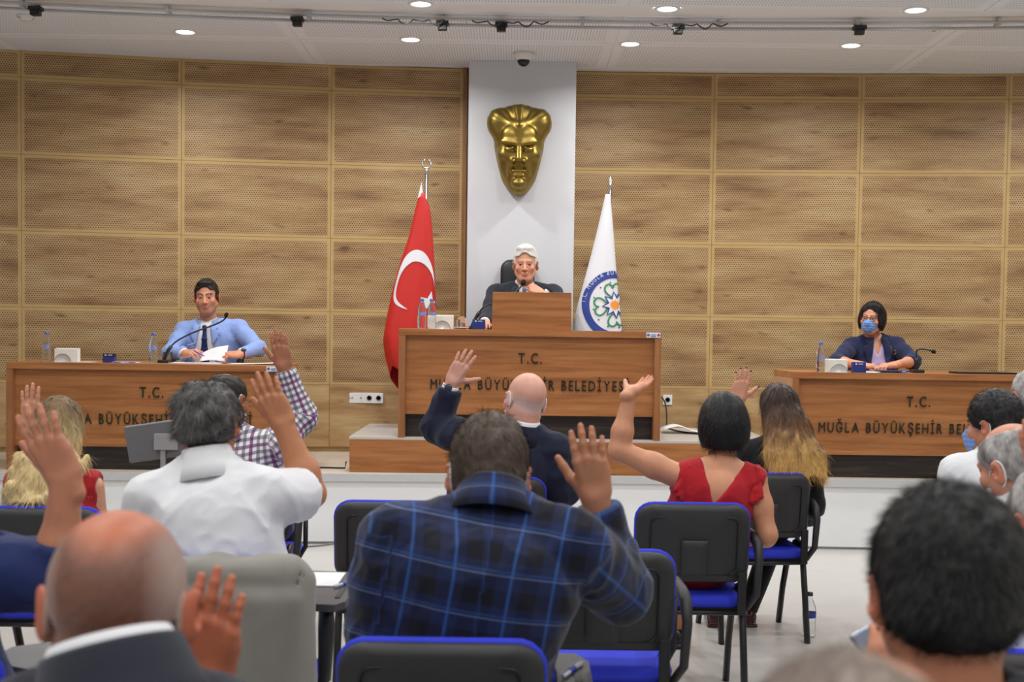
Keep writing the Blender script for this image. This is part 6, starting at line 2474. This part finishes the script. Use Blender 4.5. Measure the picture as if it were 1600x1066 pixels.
def blond(V):
    t = np.clip((0.10 - V[:, 2]) / 0.16 + 0.28 * wob(V * K([1, 1, 0.2]), 80, 3), 0, 1)[:, None]
    return lin(112, 86, 54) * (1 - t) + lin(212, 188, 138) * t
rg = np.random.default_rng(21)
fall = [P_ell((0.0, -0.05, -0.04), (0.105, 0.075, 0.14)), P_ell((0.0, -0.115, -0.14), (0.122, 0.06, 0.10)), P_ell((-0.01, -0.155, -0.20), (0.115, 0.05, 0.09)), P_ell((-0.01, -0.175, -0.26), (0.06, 0.035, 0.06))]
for i in range(30):
    x0 = -0.125 + 0.25 * (i % 15) / 14 + rg.uniform(-0.01, 0.01)
    zz = -0.10 - 0.11 * (i // 15) - 0.05 * math.exp(-(x0 / 0.05) ** 2)
    y0 = -0.160 - 0.045 * (i // 15) + 1.6 * x0 * x0
    for j in range(4):
        a0, a1 = j * 1.5 + i, (j + 1) * 1.5 + i
        fall.append(P_cone((x0 + 0.012 * math.sin(a0), y0 + 0.012 * math.cos(a0), zz - j * 0.028), (x0 + 0.012 * math.sin(a1), y0 + 0.012 * math.cos(a1), zz - (j + 1) * 0.028), 0.013, 0.011))
p.hair(blond, 0.016, None, 0.6, faceel=((0, 0.100, -0.05), (0.070, 0.08, 0.14)), extra=fall, earcut=False, noise=(0.004, 70), k=0.014, wst=(1, 1, 0.3),
       cutf=lambda x, y, z: np.maximum(-np.maximum(0.0 - y + 0 * x + 0 * z, z + 0.0), -0.275 - z), strands=(5200, 0.05, 0.0010), lift=0.06,
       flow=lambda P: np.stack([P[:, 0] * 0.7, -0.02 + 0 * P[:, 1], -0.2 + 0 * P[:, 2]], 1), droop=K([0, 0, -0.1]))
kn = [K([WX(55, 5.3), 5.37, 0.55]), K([WX(120, 5.3), 5.37, 0.55])]
ft = [V3(W(85, 1020, 4.85)), V3(W(58, 1020, 4.9))]
p.legs(M_REDT, None, bare=True, name='skirt', knees=kn, feet=[K([ft[0][0], 5.05, 0.09]), K([ft[1][0], 4.95, 0.10])])
for q_, (hip, kn_, an) in enumerate(p.legj): p.shoe(an, unit(K([-0.3, 1, 0])), M_SHOE)
p.finish(False); 

# ------------------------------------------------------------ cropped grey man at the front
p = Person('man with cropped grey hair and a bald crown in a charcoal suit raising his hand', seat('fl', 0.0), W(188, 1083, 1.63), W(52, 1160, 1.65), W(328, 1165, 1.66), 1.05, 1.0, (184, 112, 84))
def crop(V, C):
    x, y, z = V[:, 0], V[:, 1], V[:, 2]
    crown = 1.25 - np.sqrt((x / 0.052) ** 2 + ((y + 0.005) / 0.095) ** 2 + ((z - 0.11) / 0.075) ** 2)
    nape = np.clip((z + 0.055 + 0.45 * (-0.1 - y) * 0 + 0.012 * wob(V, 60, 2)) / 0.035, 0, 1)
    back = np.clip((0.035 - y) / 0.03, 0, 1)
    w = nape * back * np.clip(1 - crown * 2.2, 0, 1) * (np.abs(x) < 0.080)
    side = np.clip((np.abs(x) - 0.045) / 0.03, 0, 1)
    hc_ = lin(86, 70, 64)[None, :] * (1 - side[:, None]) + lin(178, 166, 160)[None, :] * side[:, None]
    w = np.clip(w * (0.74 + 0.10 * wob(V, 260, 5)), 0, 0.9)[:, None]
    C = C * np.where(crown[:, None] > 0.2, K([1.0, 0.93, 0.86]), 1.0)
    return C * (1 - w) + hc_ * w
p.head(W(188, 950, 1.73), rot3(2, 2, 1), 1.14, 0.0032, colfn=crop, neck_r=0.057, wide=1.03)
p.arm('R', W(395, 1230, 1.95), W(322, 1068, 1.93), W(348, 888, 1.92) - W(322, 1068, 1.93), (0.05, 1, -0.1), (6, 8, 6), 2.0, (0.6, 10), 1.0)
p.arm('L', W(20, 1350, 1.72), W(90, 1370, 1.95), (0.2, 1, 0), (0, 0, -1), (20, 20, 10), 2, (0.4, 10))
p.limb('R', 'wrist', 0.003, tint=(1.0, 0.98, 0.98)); p.limb('L', 'wrist', 0.008)
p.garment('shirt', M_WSHIRT, 0.006, {}, 0.006, h=0.005, collar=(0.078, 0.0, 0.050, 12), neck=0.070, wr=(0.0008, 20))
p.garment('suit_jacket', M_CHAR, 0.022, {'R': 1.8, 'L': 1.85}, 0.016, collar=(0.090, -0.02, 0.037, 45), neck=0.080, hem=0.46, h=0.0065)
p.legs(M_CHAR, M_SHOE); p.finish()

# ------------------------------------------------------------ man with thick black hair at the front
p = Person('man with thick black hair seen from behind at the front edge', seat('fr', 0.0), W(1486, 1085, 1.70), W(1350, 1150, 1.70), W(1625, 1150, 1.71), 1.0, 1.0, (192, 128, 98))
p.head(W(1478, 932, 1.74), rot3(-6, 6, 0), 1.07, 0.0034, neck_r=0.060, wide=1.05)
p.arm('L', W(1335, 1330, 1.78), W(1388, 1105, 1.98), (0.12, 0.25, 0.95), (0.25, 0.95, -0.2), (20, 25, 15), 2, (0.5, 20))
p.arm('R', W(1660, 1380, 1.72), W(1600, 1400, 1.95), (-0.2, 1, 0), (0, 0, -1), (20, 20, 10), 2, (0.4, 10))
p.limb('L', 'wrist', 0.008); p.limb('R', 'wrist', 0.008)
p.garment('dark_shirt', M_CHAR, 0.014, {'L': 1.9, 'R': 1.9}, 0.014, neck=0.07, hem=0.48)
p.hair(solid((17, 16, 17)), 0.016, -0.018, 0.72, noise=(0.003, 80), strands=(7000, 0.018, 0.0006), lift=0.7, top=0.014, h=0.0036)
p.legs(M_TROU, M_SHOE); p.finish()

# ------------------------------------------------------------ grey head at the bottom edge
p = Person('person with thinning grey brown hair, only the top of the head showing', seat('fc', 0.0), W(1335, 1640, 0.80), W(1120, 1820, 0.8), W(1560, 1820, 0.8), 1.0, 1.0, (186, 130, 104))
def thin(V, C):
    w = np.clip((0.62 + 0.35 * wob(V, 130, 5) + 0.15 * wob(V, 400, 3)), 0, 0.9) * np.clip((V[:, 2] + 0.05) / 0.03, 0, 1) * np.clip((0.06 - V[:, 1]) / 0.03, 0, 1)
    sp = np.clip(1.15 - np.sqrt(((V[:, 0] - 0.035) / 0.04) ** 2 + ((V[:, 1] + 0.01) / 0.05) ** 2), 0, 1)
    w = np.clip(w * (1 - 0.9 * sp), 0, 1)[:, None]
    t = (0.5 + 0.5 * wob(V, 70, 9)).clip(0, 1)[:, None]
    return C * (1 - w) + (lin(98, 84, 76) * (1 - t) + lin(140, 130, 124) * t) * w
p.head(W(1330, 1316, 0.84), rot3(-3, 4, 0), 1.08, 0.0034, colfn=thin, neck_r=0.058, wide=1.02)
p.arm('L', p.SL + K([-0.05, -0.02, -0.27]), p.SL + K([0.0, 0.2, -0.30]), (0.2, 1, 0), (0, 0, -1), (20, 20, 10), 2, (0.4, 10))
p.arm('R', p.SR + K([0.05, -0.02, -0.27]), p.SR + K([0.0, 0.2, -0.30]), (-0.2, 1, 0), (0, 0, -1), (20, 20, 10), 2, (0.4, 10))
p.limb('L', 'wrist', 0.008); p.limb('R', 'wrist', 0.008)
p.garment('dark_jacket', M_CHAR, 0.016, {'L': 1.88, 'R': 1.88}, 0.012, neck=0.07, hem=0.48)
p.hair(lambda V: thin(V, np.tile(lin(130, 112, 100), (len(V), 1))), 0.003, -0.012, 0.62, noise=(0.0016, 120), strands=(6500, 0.022, 0.0005), lift=0.12, bald=[((0.04, 0.0, 0.125), (0.03, 0.05, 0.03))])
p.legs(M_TROU, M_SHOE); p.finish()

# ------------------------------------------------------------ navy sleeve at the left edge
p = Person('person at the edge in a navy jacket raising a bare right forearm', seat('lnavy', 0.0), W(-205, 815, 2.86), W(-325, 880, 2.84), W(-82, 885, 2.86), 1.08, 1.0, (190, 128, 100))
p.head(W(-205, 760, 2.92), rot3(0, 5, 0), 1.05, neck_r=0.06)
p.arm('R', W(92, 902, 2.90), W(102, 752, 2.88), W(44, 632, 2.86) - W(102, 752, 2.88), (0.15, 1, 0.1), (5, 8, 6), 5.5, (0.35, 10), 1.08, 0.052, 0.042, 0.03)
p.arm('L', W(-350, 1040, 2.86), W(-300, 1060, 3.1), (0.2, 1, 0), (0, 0, -1), (20, 20, 10), 2, (0.4, 10))
p.limb('R', 'elbow'); p.limb('L', 'wrist', 0.008)
p.garment('navy_jacket', M_SLEEVE, 0.018, {'R': 1.38, 'L': 1.85}, 0.018, neck=0.072, hem=0.46, collar=(0.08, -0.02, 0.02, 45))
p.hair(solid((60, 56, 54)), 0.012, -0.012, 0.62, strands=(1500, 0.02, 0.0007))
p.legs(M_TROU, M_SHOE); p.finish()

# ------------------------------------------------------------ masked man in a white shirt, right
p = Person('dark haired man in a white shirt with a blue face mask, turned sideways', seat('rmask', -0.02), W(1562, 715, 5.02), W(1500, 742, 5.0), W(1630, 742, 5.0), 1.05, 1.0, (190, 130, 102))
p.head(W(1552, 666, 5.06), rot3(40, 4, 0), 1.04, face=dict(brow=lin(20, 18, 18), stubble=lin(40, 34, 34)), neck_r=0.06)
p.arm('L', W(1482, 850, 5.0), W(1500, 870, 5.25), (0.2, 1, 0), (0, 0, -1), (20, 20, 10), 2, (0.4, 10))
p.arm('R', W(1660, 850, 5.0), W(1640, 870, 5.25), (-0.2, 1, 0), (0, 0, -1), (20, 20, 10), 2, (0.4, 10))
p.limb('L', 'wrist', 0.006); p.limb('R', 'wrist', 0.008)
p.garment('white_shirt', M_WSHIRT, 0.014, {'L': 1.9, 'R': 1.9}, 0.016, collar=(0.07, -0.01, 0.035, 12), neck=0.065, hem=0.5)
p.hair(solid((22, 20, 21)), 0.014, -0.022, 0.55, noise=(0.003, 80), strands=(2600, 0.022, 0.0007), top=0.012, lift=0.4)
p.face_mask(M_MASKB, M_MASKW)
p.legs(M_TROU, M_SHOE); p.finish()

# ------------------------------------------------------------ balding grey man, right
p = Person('balding man with short grey hair and white mask loops, head bent', seat('rbald', -0.02), W(1600, 785, 4.02), W(1535, 835, 4.0), W(1705, 835, 4.0), 1.0, 1.0, (202, 142, 116))
p.head(W(1582, 728, 4.05), rot3(30, 14, -8), 1.12, neck_r=0.058)
p.arm('L', W(1515, 980, 4.0), W(1540, 1000, 4.25), (0.2, 1, 0), (0, 0, -1), (20, 20, 10), 2, (0.4, 10))
p.arm('R', W(1730, 980, 4.0), W(1690, 1000, 4.25), (-0.2, 1, 0), (0, 0, -1), (20, 20, 10), 2, (0.4, 10))
p.limb('L', 'wrist', 0.006); p.limb('R', 'wrist', 0.008)
p.garment('white_shirt', M_WSHIRT, 0.014, {'L': 1.9, 'R': 1.9}, 0.016, collar=(0.068, -0.01, 0.03, 12), neck=0.063, hem=0.5)
def sil(V):
    t = (0.5 + 0.5 * wob(V, 60, 5)).clip(0, 1)[:, None]
    return lin(120, 116, 114) * (1 - t) + lin(188, 184, 182) * t
p.hair(sil, 0.008, -0.012, 0.62, bald=[((0, 0.02, 0.125), (0.062, 0.11, 0.062))], noise=(0.002, 90), strands=(2400, 0.018, 0.0006), lift=0.12)
p.face_mask(M_MASKW, M_MASKW)
p.legs(M_TROU, M_SHOE); p.finish()

# ------------------------------------------------------------ dotted shirt man, right edge
p = Person('white haired man in a white dotted shirt raising his left hand', seat('rdot', -0.02), W(1648, 885, 2.9), W(1555, 935, 2.88), W(1790, 935, 2.88), 1.05, 1.0, (196, 134, 110))
p.head(W(1640, 818, 2.93), rot3(16, 6, 0), 1.06, neck_r=0.058)
p.arm('L', W(1585, 905, 3.18), W(1642, 755, 3.12), W(1594, 645, 3.10) - W(1642, 755, 3.12), (0.9, 0.6, 0), (8, 10, 8), 1.5, (0.5, 10), 1.0)
p.arm('R', W(1820, 1100, 2.9), W(1760, 1120, 3.1), (-0.2, 1, 0), (0, 0, -1), (20, 20, 10), 2, (0.4, 10))
p.limb('L', 'elbow'); p.limb('R', 'wrist', 0.008)
p.garment('dotted_shirt', M_DOT, 0.014, {'L': 0.9, 'R': 0.9}, 0.02, cloth=True, collar=(0.07, -0.01, 0.035, 12), neck=0.065, hem=0.5)
p.hair(sil, 0.012, -0.015, 0.62, noise=(0.0025, 80), strands=(2600, 0.022, 0.0007), lift=0.2)
p.legs(M_TROU, M_SHOE); p.finish()

# ------------------------------------------------------------ grey haired man in a dark suit, far right
p = Person('grey haired man in a dark suit with a white collar at the right edge', seat('rfar', -0.03), W(1622, 668, 6.15), W(1570, 692, 6.14), W(1680, 692, 6.14), 1.0, 1.0, (196, 138, 114))
p.head(W(1611, 620, 6.15), rot3(10, 4, 0), 1.05, neck_r=0.056)
p.arm('L', p.SL + K([-0.05, -0.02, -0.27]), p.SL + K([0.0, 0.2, -0.30]), (0.2, 1, 0), (0, 0, -1), (20, 20, 10), 2, (0.4, 10))
p.arm('R', p.SR + K([0.05, -0.02, -0.27]), p.SR + K([0.0, 0.2, -0.30]), (-0.2, 1, 0), (0, 0, -1), (20, 20, 10), 2, (0.4, 10))
p.limb('L', 'wrist', 0.007); p.limb('R', 'wrist', 0.007)
p.garment('shirt', M_WSHIRT, 0.005, {}, 0.006, h=0.012, collar=(0.066, -0.005, 0.034, 12), neck=0.062)
p.garment('suit_jacket', M_BLKT, 0.018, {'L': 1.88, 'R': 1.88}, 0.012, h=0.011, collar=(0.077, -0.015, 0.016, 45), neck=0.07, hem=0.46)
p.hair(sil, 0.012, -0.015, 0.6, noise=(0.0022, 80), strands=(1500, 0.018, 0.0007), lift=0.2)
p.legs(M_TROU, M_SHOE); p.finish()
# ============================================================ people on the stage (facing the hall)
def facing(yaw=0, pitch=0, roll=0): return rot3(180 + yaw, pitch, roll)

# ------------------------------------------------------------ man in the light blue blazer
pz = ZS + 0.575
p = Person('man in a light blue blazer and navy tie reading papers at the desk', K([WX(328, 9.76), 9.76, pz]), W(326, 508, 9.74), W(373, 514, 9.72), W(288, 517, 9.72), 1.0, 1.0, (206, 142, 112))
p.head(W(323, 465, 9.70), facing(4, 3, 3), 1.06, 0.0032, dict(brow=lin(26, 20, 18), bt=0.0075, stubble=lin(110, 86, 80)), neck_r=0.058)
p.arm('R', W(266, 552, 9.52), W(290, 552.5, 9.32), K([0.75, -0.55, 0.12]), K([0.3, 0.35, -0.85]), (38, 45, 25), 2, (0.5, 35), 1.0)
p.arm('L', W(404, 545, 9.52), W(374, 553.5, 9.32), K([-0.75, -0.45, 0.0]), K([-0.2, 0.25, -0.9]), (35, 45, 25), 2, (0.4, 30), 1.0)
p.limb('R', 'wrist'); p.limb('L', 'wrist')
p.garment('shirt', M_WSHIRT, 0.004, {'R': 1.95, 'L': 1.95}, 0.007, h=0.0065, collar=(0.064, -0.012, 0.036, 14), neck=0.060, wr=(0.0015, 20))
shf = [p.front(v) for v in (-0.03, -0.10, -0.18, -0.26, -0.34)]
hw = lambda v: np.clip(0.046 - v * 0.16, 0.03, 0.082)
gj = p.garment('blazer', M_LBLUE, 0.013, {'R': 1.88, 'L': 1.88}, 0.006, h=0.0065, neck=0.068, hem=pz - 0.10, cutf=opening(p, hw), post=lapels(hw, 0.0, -0.30, 0.06, 0.009), collar=(0.074, -0.02, 0.012, 62), wr=(0.004, 17))
p.lapel_pair(gj, M_LBLUE, hw, 0.01, -0.135)
# tie: knot and blade lying on the shirt
g = Grid(p.wp(0, 0, -0.2) - 0.25, p.wp(0, 0, -0.2) + 0.3, 0.004)
g.add(P_ell(p.wp(0, shf[0] + 0.010, -0.012), (0.019, 0.012, 0.018), p.R), 0)
vv = (-0.03, -0.10, -0.18, -0.26, -0.34)
for i in range(4):
    a_, b_ = p.wp(0, shf[i] + 0.007, vv[i]), p.wp(0, shf[i + 1] + 0.007, vv[i + 1])
    for du in (-1, 0, 1):
        w0, w1 = 0.006 + 0.006 * i, 0.012 + 0.006 * i
        g.add(P_cone(a_ + p.right * du * w0, b_ + p.right * du * w1, 0.007, 0.008), 0.012)
V_, Q_ = g.mesh(); p.blank('tie', V_, Q_, M_TIE)
p.hair(solid((26, 22, 22)), 0.008, -0.026, 0.60, faceel=((0, 0.092, -0.022), (0.0625, 0.078, 0.104)), noise=(0.0025, 80), strands=(2200, 0.018, 0.0006), top=0.012, lift=0.5, h=0.0034, extra=[P_ell((0, 0.045, 0.104), (0.052, 0.035, 0.020))], cutf=lambda x, y, z: -np.maximum(0.034 - y + 0 * x + 0 * z, z - 0.066 + 0.25 * np.abs(x)))
p.watch('L', M_BLACK, M_BLACK)
c_ = p.wp(-0.088, 0.0, -0.10); 
V_, Q_ = (lambda g: (g.add(P_ell(p.wp(-0.105, p.surf(-0.105, -0.09) + 0.012, -0.09), (0.007, 0.006, 0.012), p.R)), g.mesh())[1])(Grid(c_ - 0.16, c_ + 0.16, 0.004))
p.blank('lapel_pin', V_, Q_, M_SILVER)
p.legs(M_LBLUE, M_SHOE, floor=ZS); p.finish()
# the sheet he holds
bm = bmesh.new()
n = 8
q0, q1, q2, q3 = W(312, 565, 9.24), W(352, 566, 9.24), W(357, 540, 9.30), W(314, 553, 9.30)
R_ = []
for j in range(n + 1):
    t = j / n
    a_, b_ = q0.lerp(q3, t), q1.lerp(q2, t)
    R_.append([bm.verts.new(a_.lerp(b_, i / n) + Vector((0, -0.03 * math.sin(math.pi * i / n) * t, 0.012 * math.sin(math.pi * i / n)))) for i in range(n + 1)])
for j in range(n):
    for i in range(n):
        bm.faces.new((R_[j][i], R_[j][i + 1], R_[j + 1][i + 1], R_[j + 1][i]))
for v in bm.verts: v.co.z = max(v.co.z, ZL + 0.004)
o = from_bm('paper_sheet', bm, M_PAPER, None, True)
m_ = o.modifiers.new('t', 'SOLIDIFY'); m_.thickness = 0.0012
tag(o, 'white paper sheet lifted in the hands of the blazer man', 'paper')
bm = bmesh.new(); bm_tube(bm, [tuple(W(303, 548, 9.22)), tuple(W(318, 556, 9.20)), tuple(W(320, 557, 9.20))], [0.0045, 0.0045, 0.0015], 8)
o = from_bm('ballpoint_pen', bm, plain('pen_blue', srgb(70, 90, 190), 0.35, var=0.2), None, True)
tag(o, 'blue ballpoint pen held in the hand of the blazer man', 'pen')

# ------------------------------------------------------------ white haired man at the tall desk
pz = ZS + 0.25 + 0.575
p = Person('white haired man in a dark suit resting his chin on his fist', K([WX(822, 9.90), 9.90, pz]), W(819, 449, 9.86), W(864, 461, 9.85), W(776, 460, 9.85), 1.08, 1.0, (208, 150, 122))
p.head(W(821, 414, 9.79), facing(-3, 2, 0), 1.09, 0.0032, dict(brow=lin(120, 110, 104), ba=0.6, bt=0.006), neck_r=0.058, wide=0.98)
p.arm('L', W(870, 494, 9.56), W(846, 459, 9.63), K([-0.80, -0.10, 0.45]), K([-0.35, 0.75, -0.3]), (70, 85, 50), 1, (0.2, 55), 1.0)
p.arm('R', W(762, 496, 9.70), W(757, 505, 9.57), K([0.05, -1, 0]), (0, 0, -1), (20, 20, 10), 2, (0.4, 10))
p.limb('L', 'wrist'); p.limb('R', 'wrist', 0.006)
p.garment('shirt', M_WSHIRT, 0.004, {'L': 1.94, 'R': 1.94}, 0.006, h=0.007, collar=(0.064, -0.012, 0.034, 14), neck=0.060, wr=(0.0015, 20))
s0, s1 = p.front(-0.03), p.front(-0.12)
hw2 = lambda v: np.clip(0.044 - v * 0.10, 0.03, 0.06)
gj = p.garment('suit_jacket', M_CHAR, 0.014, {'L': 1.86, 'R': 1.86}, 0.009, h=0.007, neck=0.068, hem=pz - 0.10, cutf=opening(p, hw2), post=lapels(hw2, 0.0, -0.30, 0.055, 0.009), collar=(0.074, -0.02, 0.012, 62), wr=(0.004, 17))
p.lapel_pair(gj, M_CHAR, hw2, 0.01, -0.17)
g = Grid(p.wp(0, 0, -0.1) - 0.2, p.wp(0, 0, -0.1) + 0.25, 0.004)
g.add(P_ell(p.wp(0, s0 + 0.01, -0.012), (0.018, 0.012, 0.017), p.R), 0)
for du in (-1, 0, 1): g.add(P_cone(p.wp(du * 0.008, s0 + 0.007, -0.03), p.wp(du * 0.018, s1 + 0.007, -0.14), 0.007, 0.008), 0.012)
V_, Q_ = g.mesh(); p.blank('tie', V_, Q_, fabric('grey_silk', (120, 130, 150), 0.2, 60, 0.45))
p.hair(solid((214, 212, 208)), 0.010, -0.024, 0.60, faceel=((0, 0.092, -0.022), (0.0625, 0.078, 0.106)), noise=(0.0025, 70), strands=(2200, 0.018, 0.0006), top=0.020, lift=0.35, h=0.0034, cvar=0.10, extra=[P_ell((0.005, 0.04, 0.112), (0.058, 0.04, 0.026))], cutf=lambda x, y, z: -np.maximum(0.034 - y + 0 * x + 0 * z, z - 0.068 + 0.2 * np.abs(x)))
p.legs(M_CHAR, M_SHOE, floor=ZS + 0.25); p.finish()

# ------------------------------------------------------------ masked woman at the right desk
pz = ZS + 0.575
p = Person('woman with short black hair, glasses and a blue face mask in a navy blazer', K([WX(1364, 9.88), 9.88, pz]), W(1366, 529, 9.86), W(1401, 541, 9.85), W(1331, 542, 9.85), 0.90, 1.0, (206, 146, 116))
p.head(W(1362, 499, 9.80), facing(-30, -2, -4), 1.0, 0.0032, dict(brow=lin(40, 30, 28), bt=0.004), ears=True, neck_r=0.048)
p.arm('R', W(1306, 565, 9.62), W(1346, 570.5, 9.38), K([0.85, -0.35, -0.05]), K([0.1, 0.1, -1]), (30, 45, 25), 2, (0.4, 25), 0.95)
p.arm('L', W(1427, 565, 9.62), W(1398, 570.5, 9.38), K([-0.85, -0.35, -0.02]), K([-0.1, 0.1, -1]), (30, 45, 25), 2, (0.4, 25), 0.95)
p.limb('R', 'elbow', nails=lin(90, 24, 40)); p.limb('L', 'elbow', nails=lin(90, 24, 40))
gb = Grid(p.N - K([0.2, 0.2, 0.25]), p.N + K([0.2, 0.2, 0.06]), 0.007)
for q_, k_ in p.torso(0, True): gb.add(q_, k_)
V_, Q_ = gb.mesh(); p.chunks.append((V_, Q_, p.skin, 0))
hv = lambda v: np.where(v > -0.125, (v + 0.125) * 0.42, -1)
p.garment('lavender_top', M_LAV, 0.006, {}, 0.004, h=0.0065, female=True, neck=0.06, neckdrop=0.03, cutf=opening(p, hv), hem=pz - 0.08, wr=(0.002, 20))
hw3 = lambda v: np.clip(0.034 - v * 0.16, 0.02, 0.085)
gj = p.garment('navy_blazer', M_NAVY2, 0.014, {'R': 1.30, 'L': 1.25}, 0.010, h=0.0065, female=True, neck=0.066, hem=pz - 0.10, cutf=opening(p, hw3), post=lapels(hw3, 0.0, -0.26, 0.05, 0.009), collar=(0.07, -0.03, 0.004, 62), wr=(0.004, 18))
p.lapel_pair(gj, M_NAVY2, hw3, 0.01, -0.19)
lastj = p.last[0]
ex = [P_ell((0.0, -0.03, 0.012), (0.100, 0.102, 0.098)), P_ell((0.076, -0.01, -0.03), (0.024, 0.05, 0.06)), P_ell((-0.076, -0.005, -0.03), (0.026, 0.055, 0.062)), P_ell((-0.03, 0.055, 0.085), (0.05, 0.035, 0.03))]
p.hair(solid((20, 17, 18)), 0.014, -0.03, 0.25, faceel=((0.006, 0.100, -0.035), (0.062, 0.078, 0.098)), extra=ex, k=0.03, noise=(0.002, 60), strands=(1500, 0.03, 0.0007), top=0.012, lift=0.05, h=0.004, earcut=False,
       cutf=lambda x, y, z: np.maximum(np.maximum(-0.082 - z + 0.35 * (y + 0.02) + 0 * x, y - 0.072 + 0 * x + 0 * z), -np.maximum(np.maximum(np.abs(x) - 0.060, 0.045 - y), z - 0.055)),
       flow=lambda P: np.stack([P[:, 0] * 0.6, 0 * P[:, 1], -0.2 + 0 * P[:, 2]], 1))
p.face_mask(M_MASKB, M_MASKW)
gl_ = None
for q in (-1, 1):
    pts = [tuple(p.hl((q * 0.033 + 0.022 * math.cos(t), 0.0945 - 0.10 * (abs(q * 0.033 + 0.022 * math.cos(t)) - 0.03) ** 1 * 0.6, 0.000 + 0.0165 * math.sin(t))) - p.o) for t in [2 * math.pi * i / 16 for i in range(17)]]
    f_ = tube('spectacle_rim', pts, 0.0022, M_SPEC, p.root, 6)
    tube('spectacle_temple', [tuple(p.hl(c) - p.o) for c in ((q * 0.056, 0.088, 0.006), (q * 0.078, 0.06, 0.006), (q * 0.083, -0.01, 0.008))], 0.002, M_SPEC, f_, 6)
tube('spectacle_bridge', [tuple(p.hl(c) - p.o) for c in ((-0.012, 0.097, 0.004), (0, 0.099, 0.007), (0.012, 0.097, 0.004))], 0.002, M_SPEC, p.root, 6)
pts = [tuple(p.wp(-0.118 + 0.013 * math.cos(t), p.surf(-0.118, -0.095, lastj) + 0.012, -0.095 + 0.016 * math.sin(t)) - p.o) for t in [math.radians(60 + 240 * i / 12) for i in range(13)]]
tube('brooch', pts, [0.001 + 0.003 * math.sin(math.pi * i / 12) for i in range(13)], M_GOLD, p.root, 6)
tube('necklace', [tuple(p.wp(u, 0.062 + 0.03 * (1 - abs(u) / 0.05), -0.02 - 0.06 * (1 - abs(u) / 0.05)) - p.o) for u in (-0.05, -0.03, -0.012, 0, 0.012, 0.03, 0.05)], 0.0012, M_SILVER, p.root, 5)
p.legs(M_NAVY2, M_SHOE, floor=ZS); p.finish(False)
# ============================================================ props among the audience
# prompter monitor seen from behind
YMON = 5.9
c = W(252, 688, YMON)
e = empty('floor_monitor', (WX(257, YMON, 690), YMON, 0), 0, 'grey flat monitor on a slim floor stand, seen from behind', 'monitor')
M_MON = plain('monitor_grey', srgb(112, 114, 118), 0.5, 0.2, var=0.05)
M_MONL = plain('monitor_light', srgb(158, 160, 162), 0.5, 0.2, var=0.04)
tilt = Matrix.Rotation(math.radians(-9), 3, 'Y') @ Matrix.Rotation(math.radians(-8), 3, 'Z')
ctr = Vector((c.x - e.location.x, 0.0, c.z))
bm = bmesh.new(); bm_box(bm, (0, 0, 0), (0.33, 0.03, 0.165), 0.004, tilt); bmesh.ops.translate(bm, vec=ctr, verts=bm.verts); from_bm('back_cover', bm, M_MON, e)
bm = bmesh.new(); bm_box(bm, (0, 0.012, 0), (0.335, 0.018, 0.172), 0.003, tilt); bmesh.ops.translate(bm, vec=ctr, verts=bm.verts); from_bm('bezel', bm, M_MONL, e)
box('mount_plate', (ctr.x + 0.03, -0.025, ctr.z - 0.005), (0.11, 0.02, 0.075), M_MONL, e, bev=0.002)
box('pole', (0.0, -0.02, (ctr.z - 0.02) / 2), (0.022, 0.016, ctr.z - 0.02), M_MONL, e)
lathe('foot', [(0.0, 0.0), (0.13, 0.0), (0.13, 0.012), (0.02, 0.018), (0.0, 0.018)], M_MON, e)

# water bottle on the hall floor
pf = W(1265, 990, 6.35)
bottle(WX(1264, 6.35, 985), 6.35, 0.0, 'clear water bottle with dark cap standing on the hall floor', cap=M_BLACK, floor_label=True, k=1.05)

# things on the writing tablets
def on_tablet(key, name, lx, ly, make, label, cat):
    ch = CH[key][0]
    c_, s_ = math.cos(ch.rotation_euler.z), math.sin(ch.rotation_euler.z)
    x = ch.location.x + lx * c_ - ly * s_; y = ch.location.y + lx * s_ + ly * c_
    o = make(); o.location = (x, y, 0.7); tag(o, label, cat); return o
def mk_pen(rz):
    def f():
        bm = bmesh.new()
        bm_tube(bm, [(-0.07, 0, 0.008), (0.06, 0, 0.008), (0.075, 0, 0.008)], [0.006, 0.006, 0.002], 8)
        o = from_bm('ballpoint_pen', bm, plain('pen_silver', srgb(190, 195, 210), 0.3, 0.3, var=0.1), None, True)
        bm = bmesh.new(); bm_tube(bm, [(-0.03, 0, 0.008), (0.01, 0, 0.008)], 0.0065, 8)
        from_bm('grip', bm, plain('pen_grip_blue', srgb(40, 70, 170), 0.4), o, True)
        o.rotation_euler = (0, 0, rz)
        return o
    return f
def mk_paper(sx, sy):
    def f():
        o = box('paper_sheet', (0, 0, 0.003), (sx, sy, 0.003), M_PAPER)
        return o
    return f
on_tablet('jacket', 'pen', 0.315, 0.12, mk_pen(1.1), 'silver and blue pen on the writing tablet by the grey jacket', 'pen')
on_tablet('jacket', 'paper', 0.20, 0.2, mk_paper(0.17, 0.22), 'white paper on the writing tablet by the grey jacket', 'paper')
on_tablet('plaid', 'pen', 0.30, 0.02, mk_pen(1.2), 'silver and blue pen on the writing tablet of the plaid shirt man', 'pen')
# tablet computer edge beside the black haired man
o = box('tablet_computer', (0, 0, 0), (0.12, 0.09, 0.01), plain('tablet_slate', srgb(96, 104, 120), 0.3, 0.4, var=0.05), None, bev=0.004)
q = W(1402, 1000, 2.05); o.location = q + Vector((0.005, 0.022, -0.004)); o.rotation_euler = (math.radians(35), math.radians(-25), 0.3)
tag(o, 'slate grey tablet computer held in the hand of the black haired man', 'tablet computer')
bpy.context.view_layer.update()
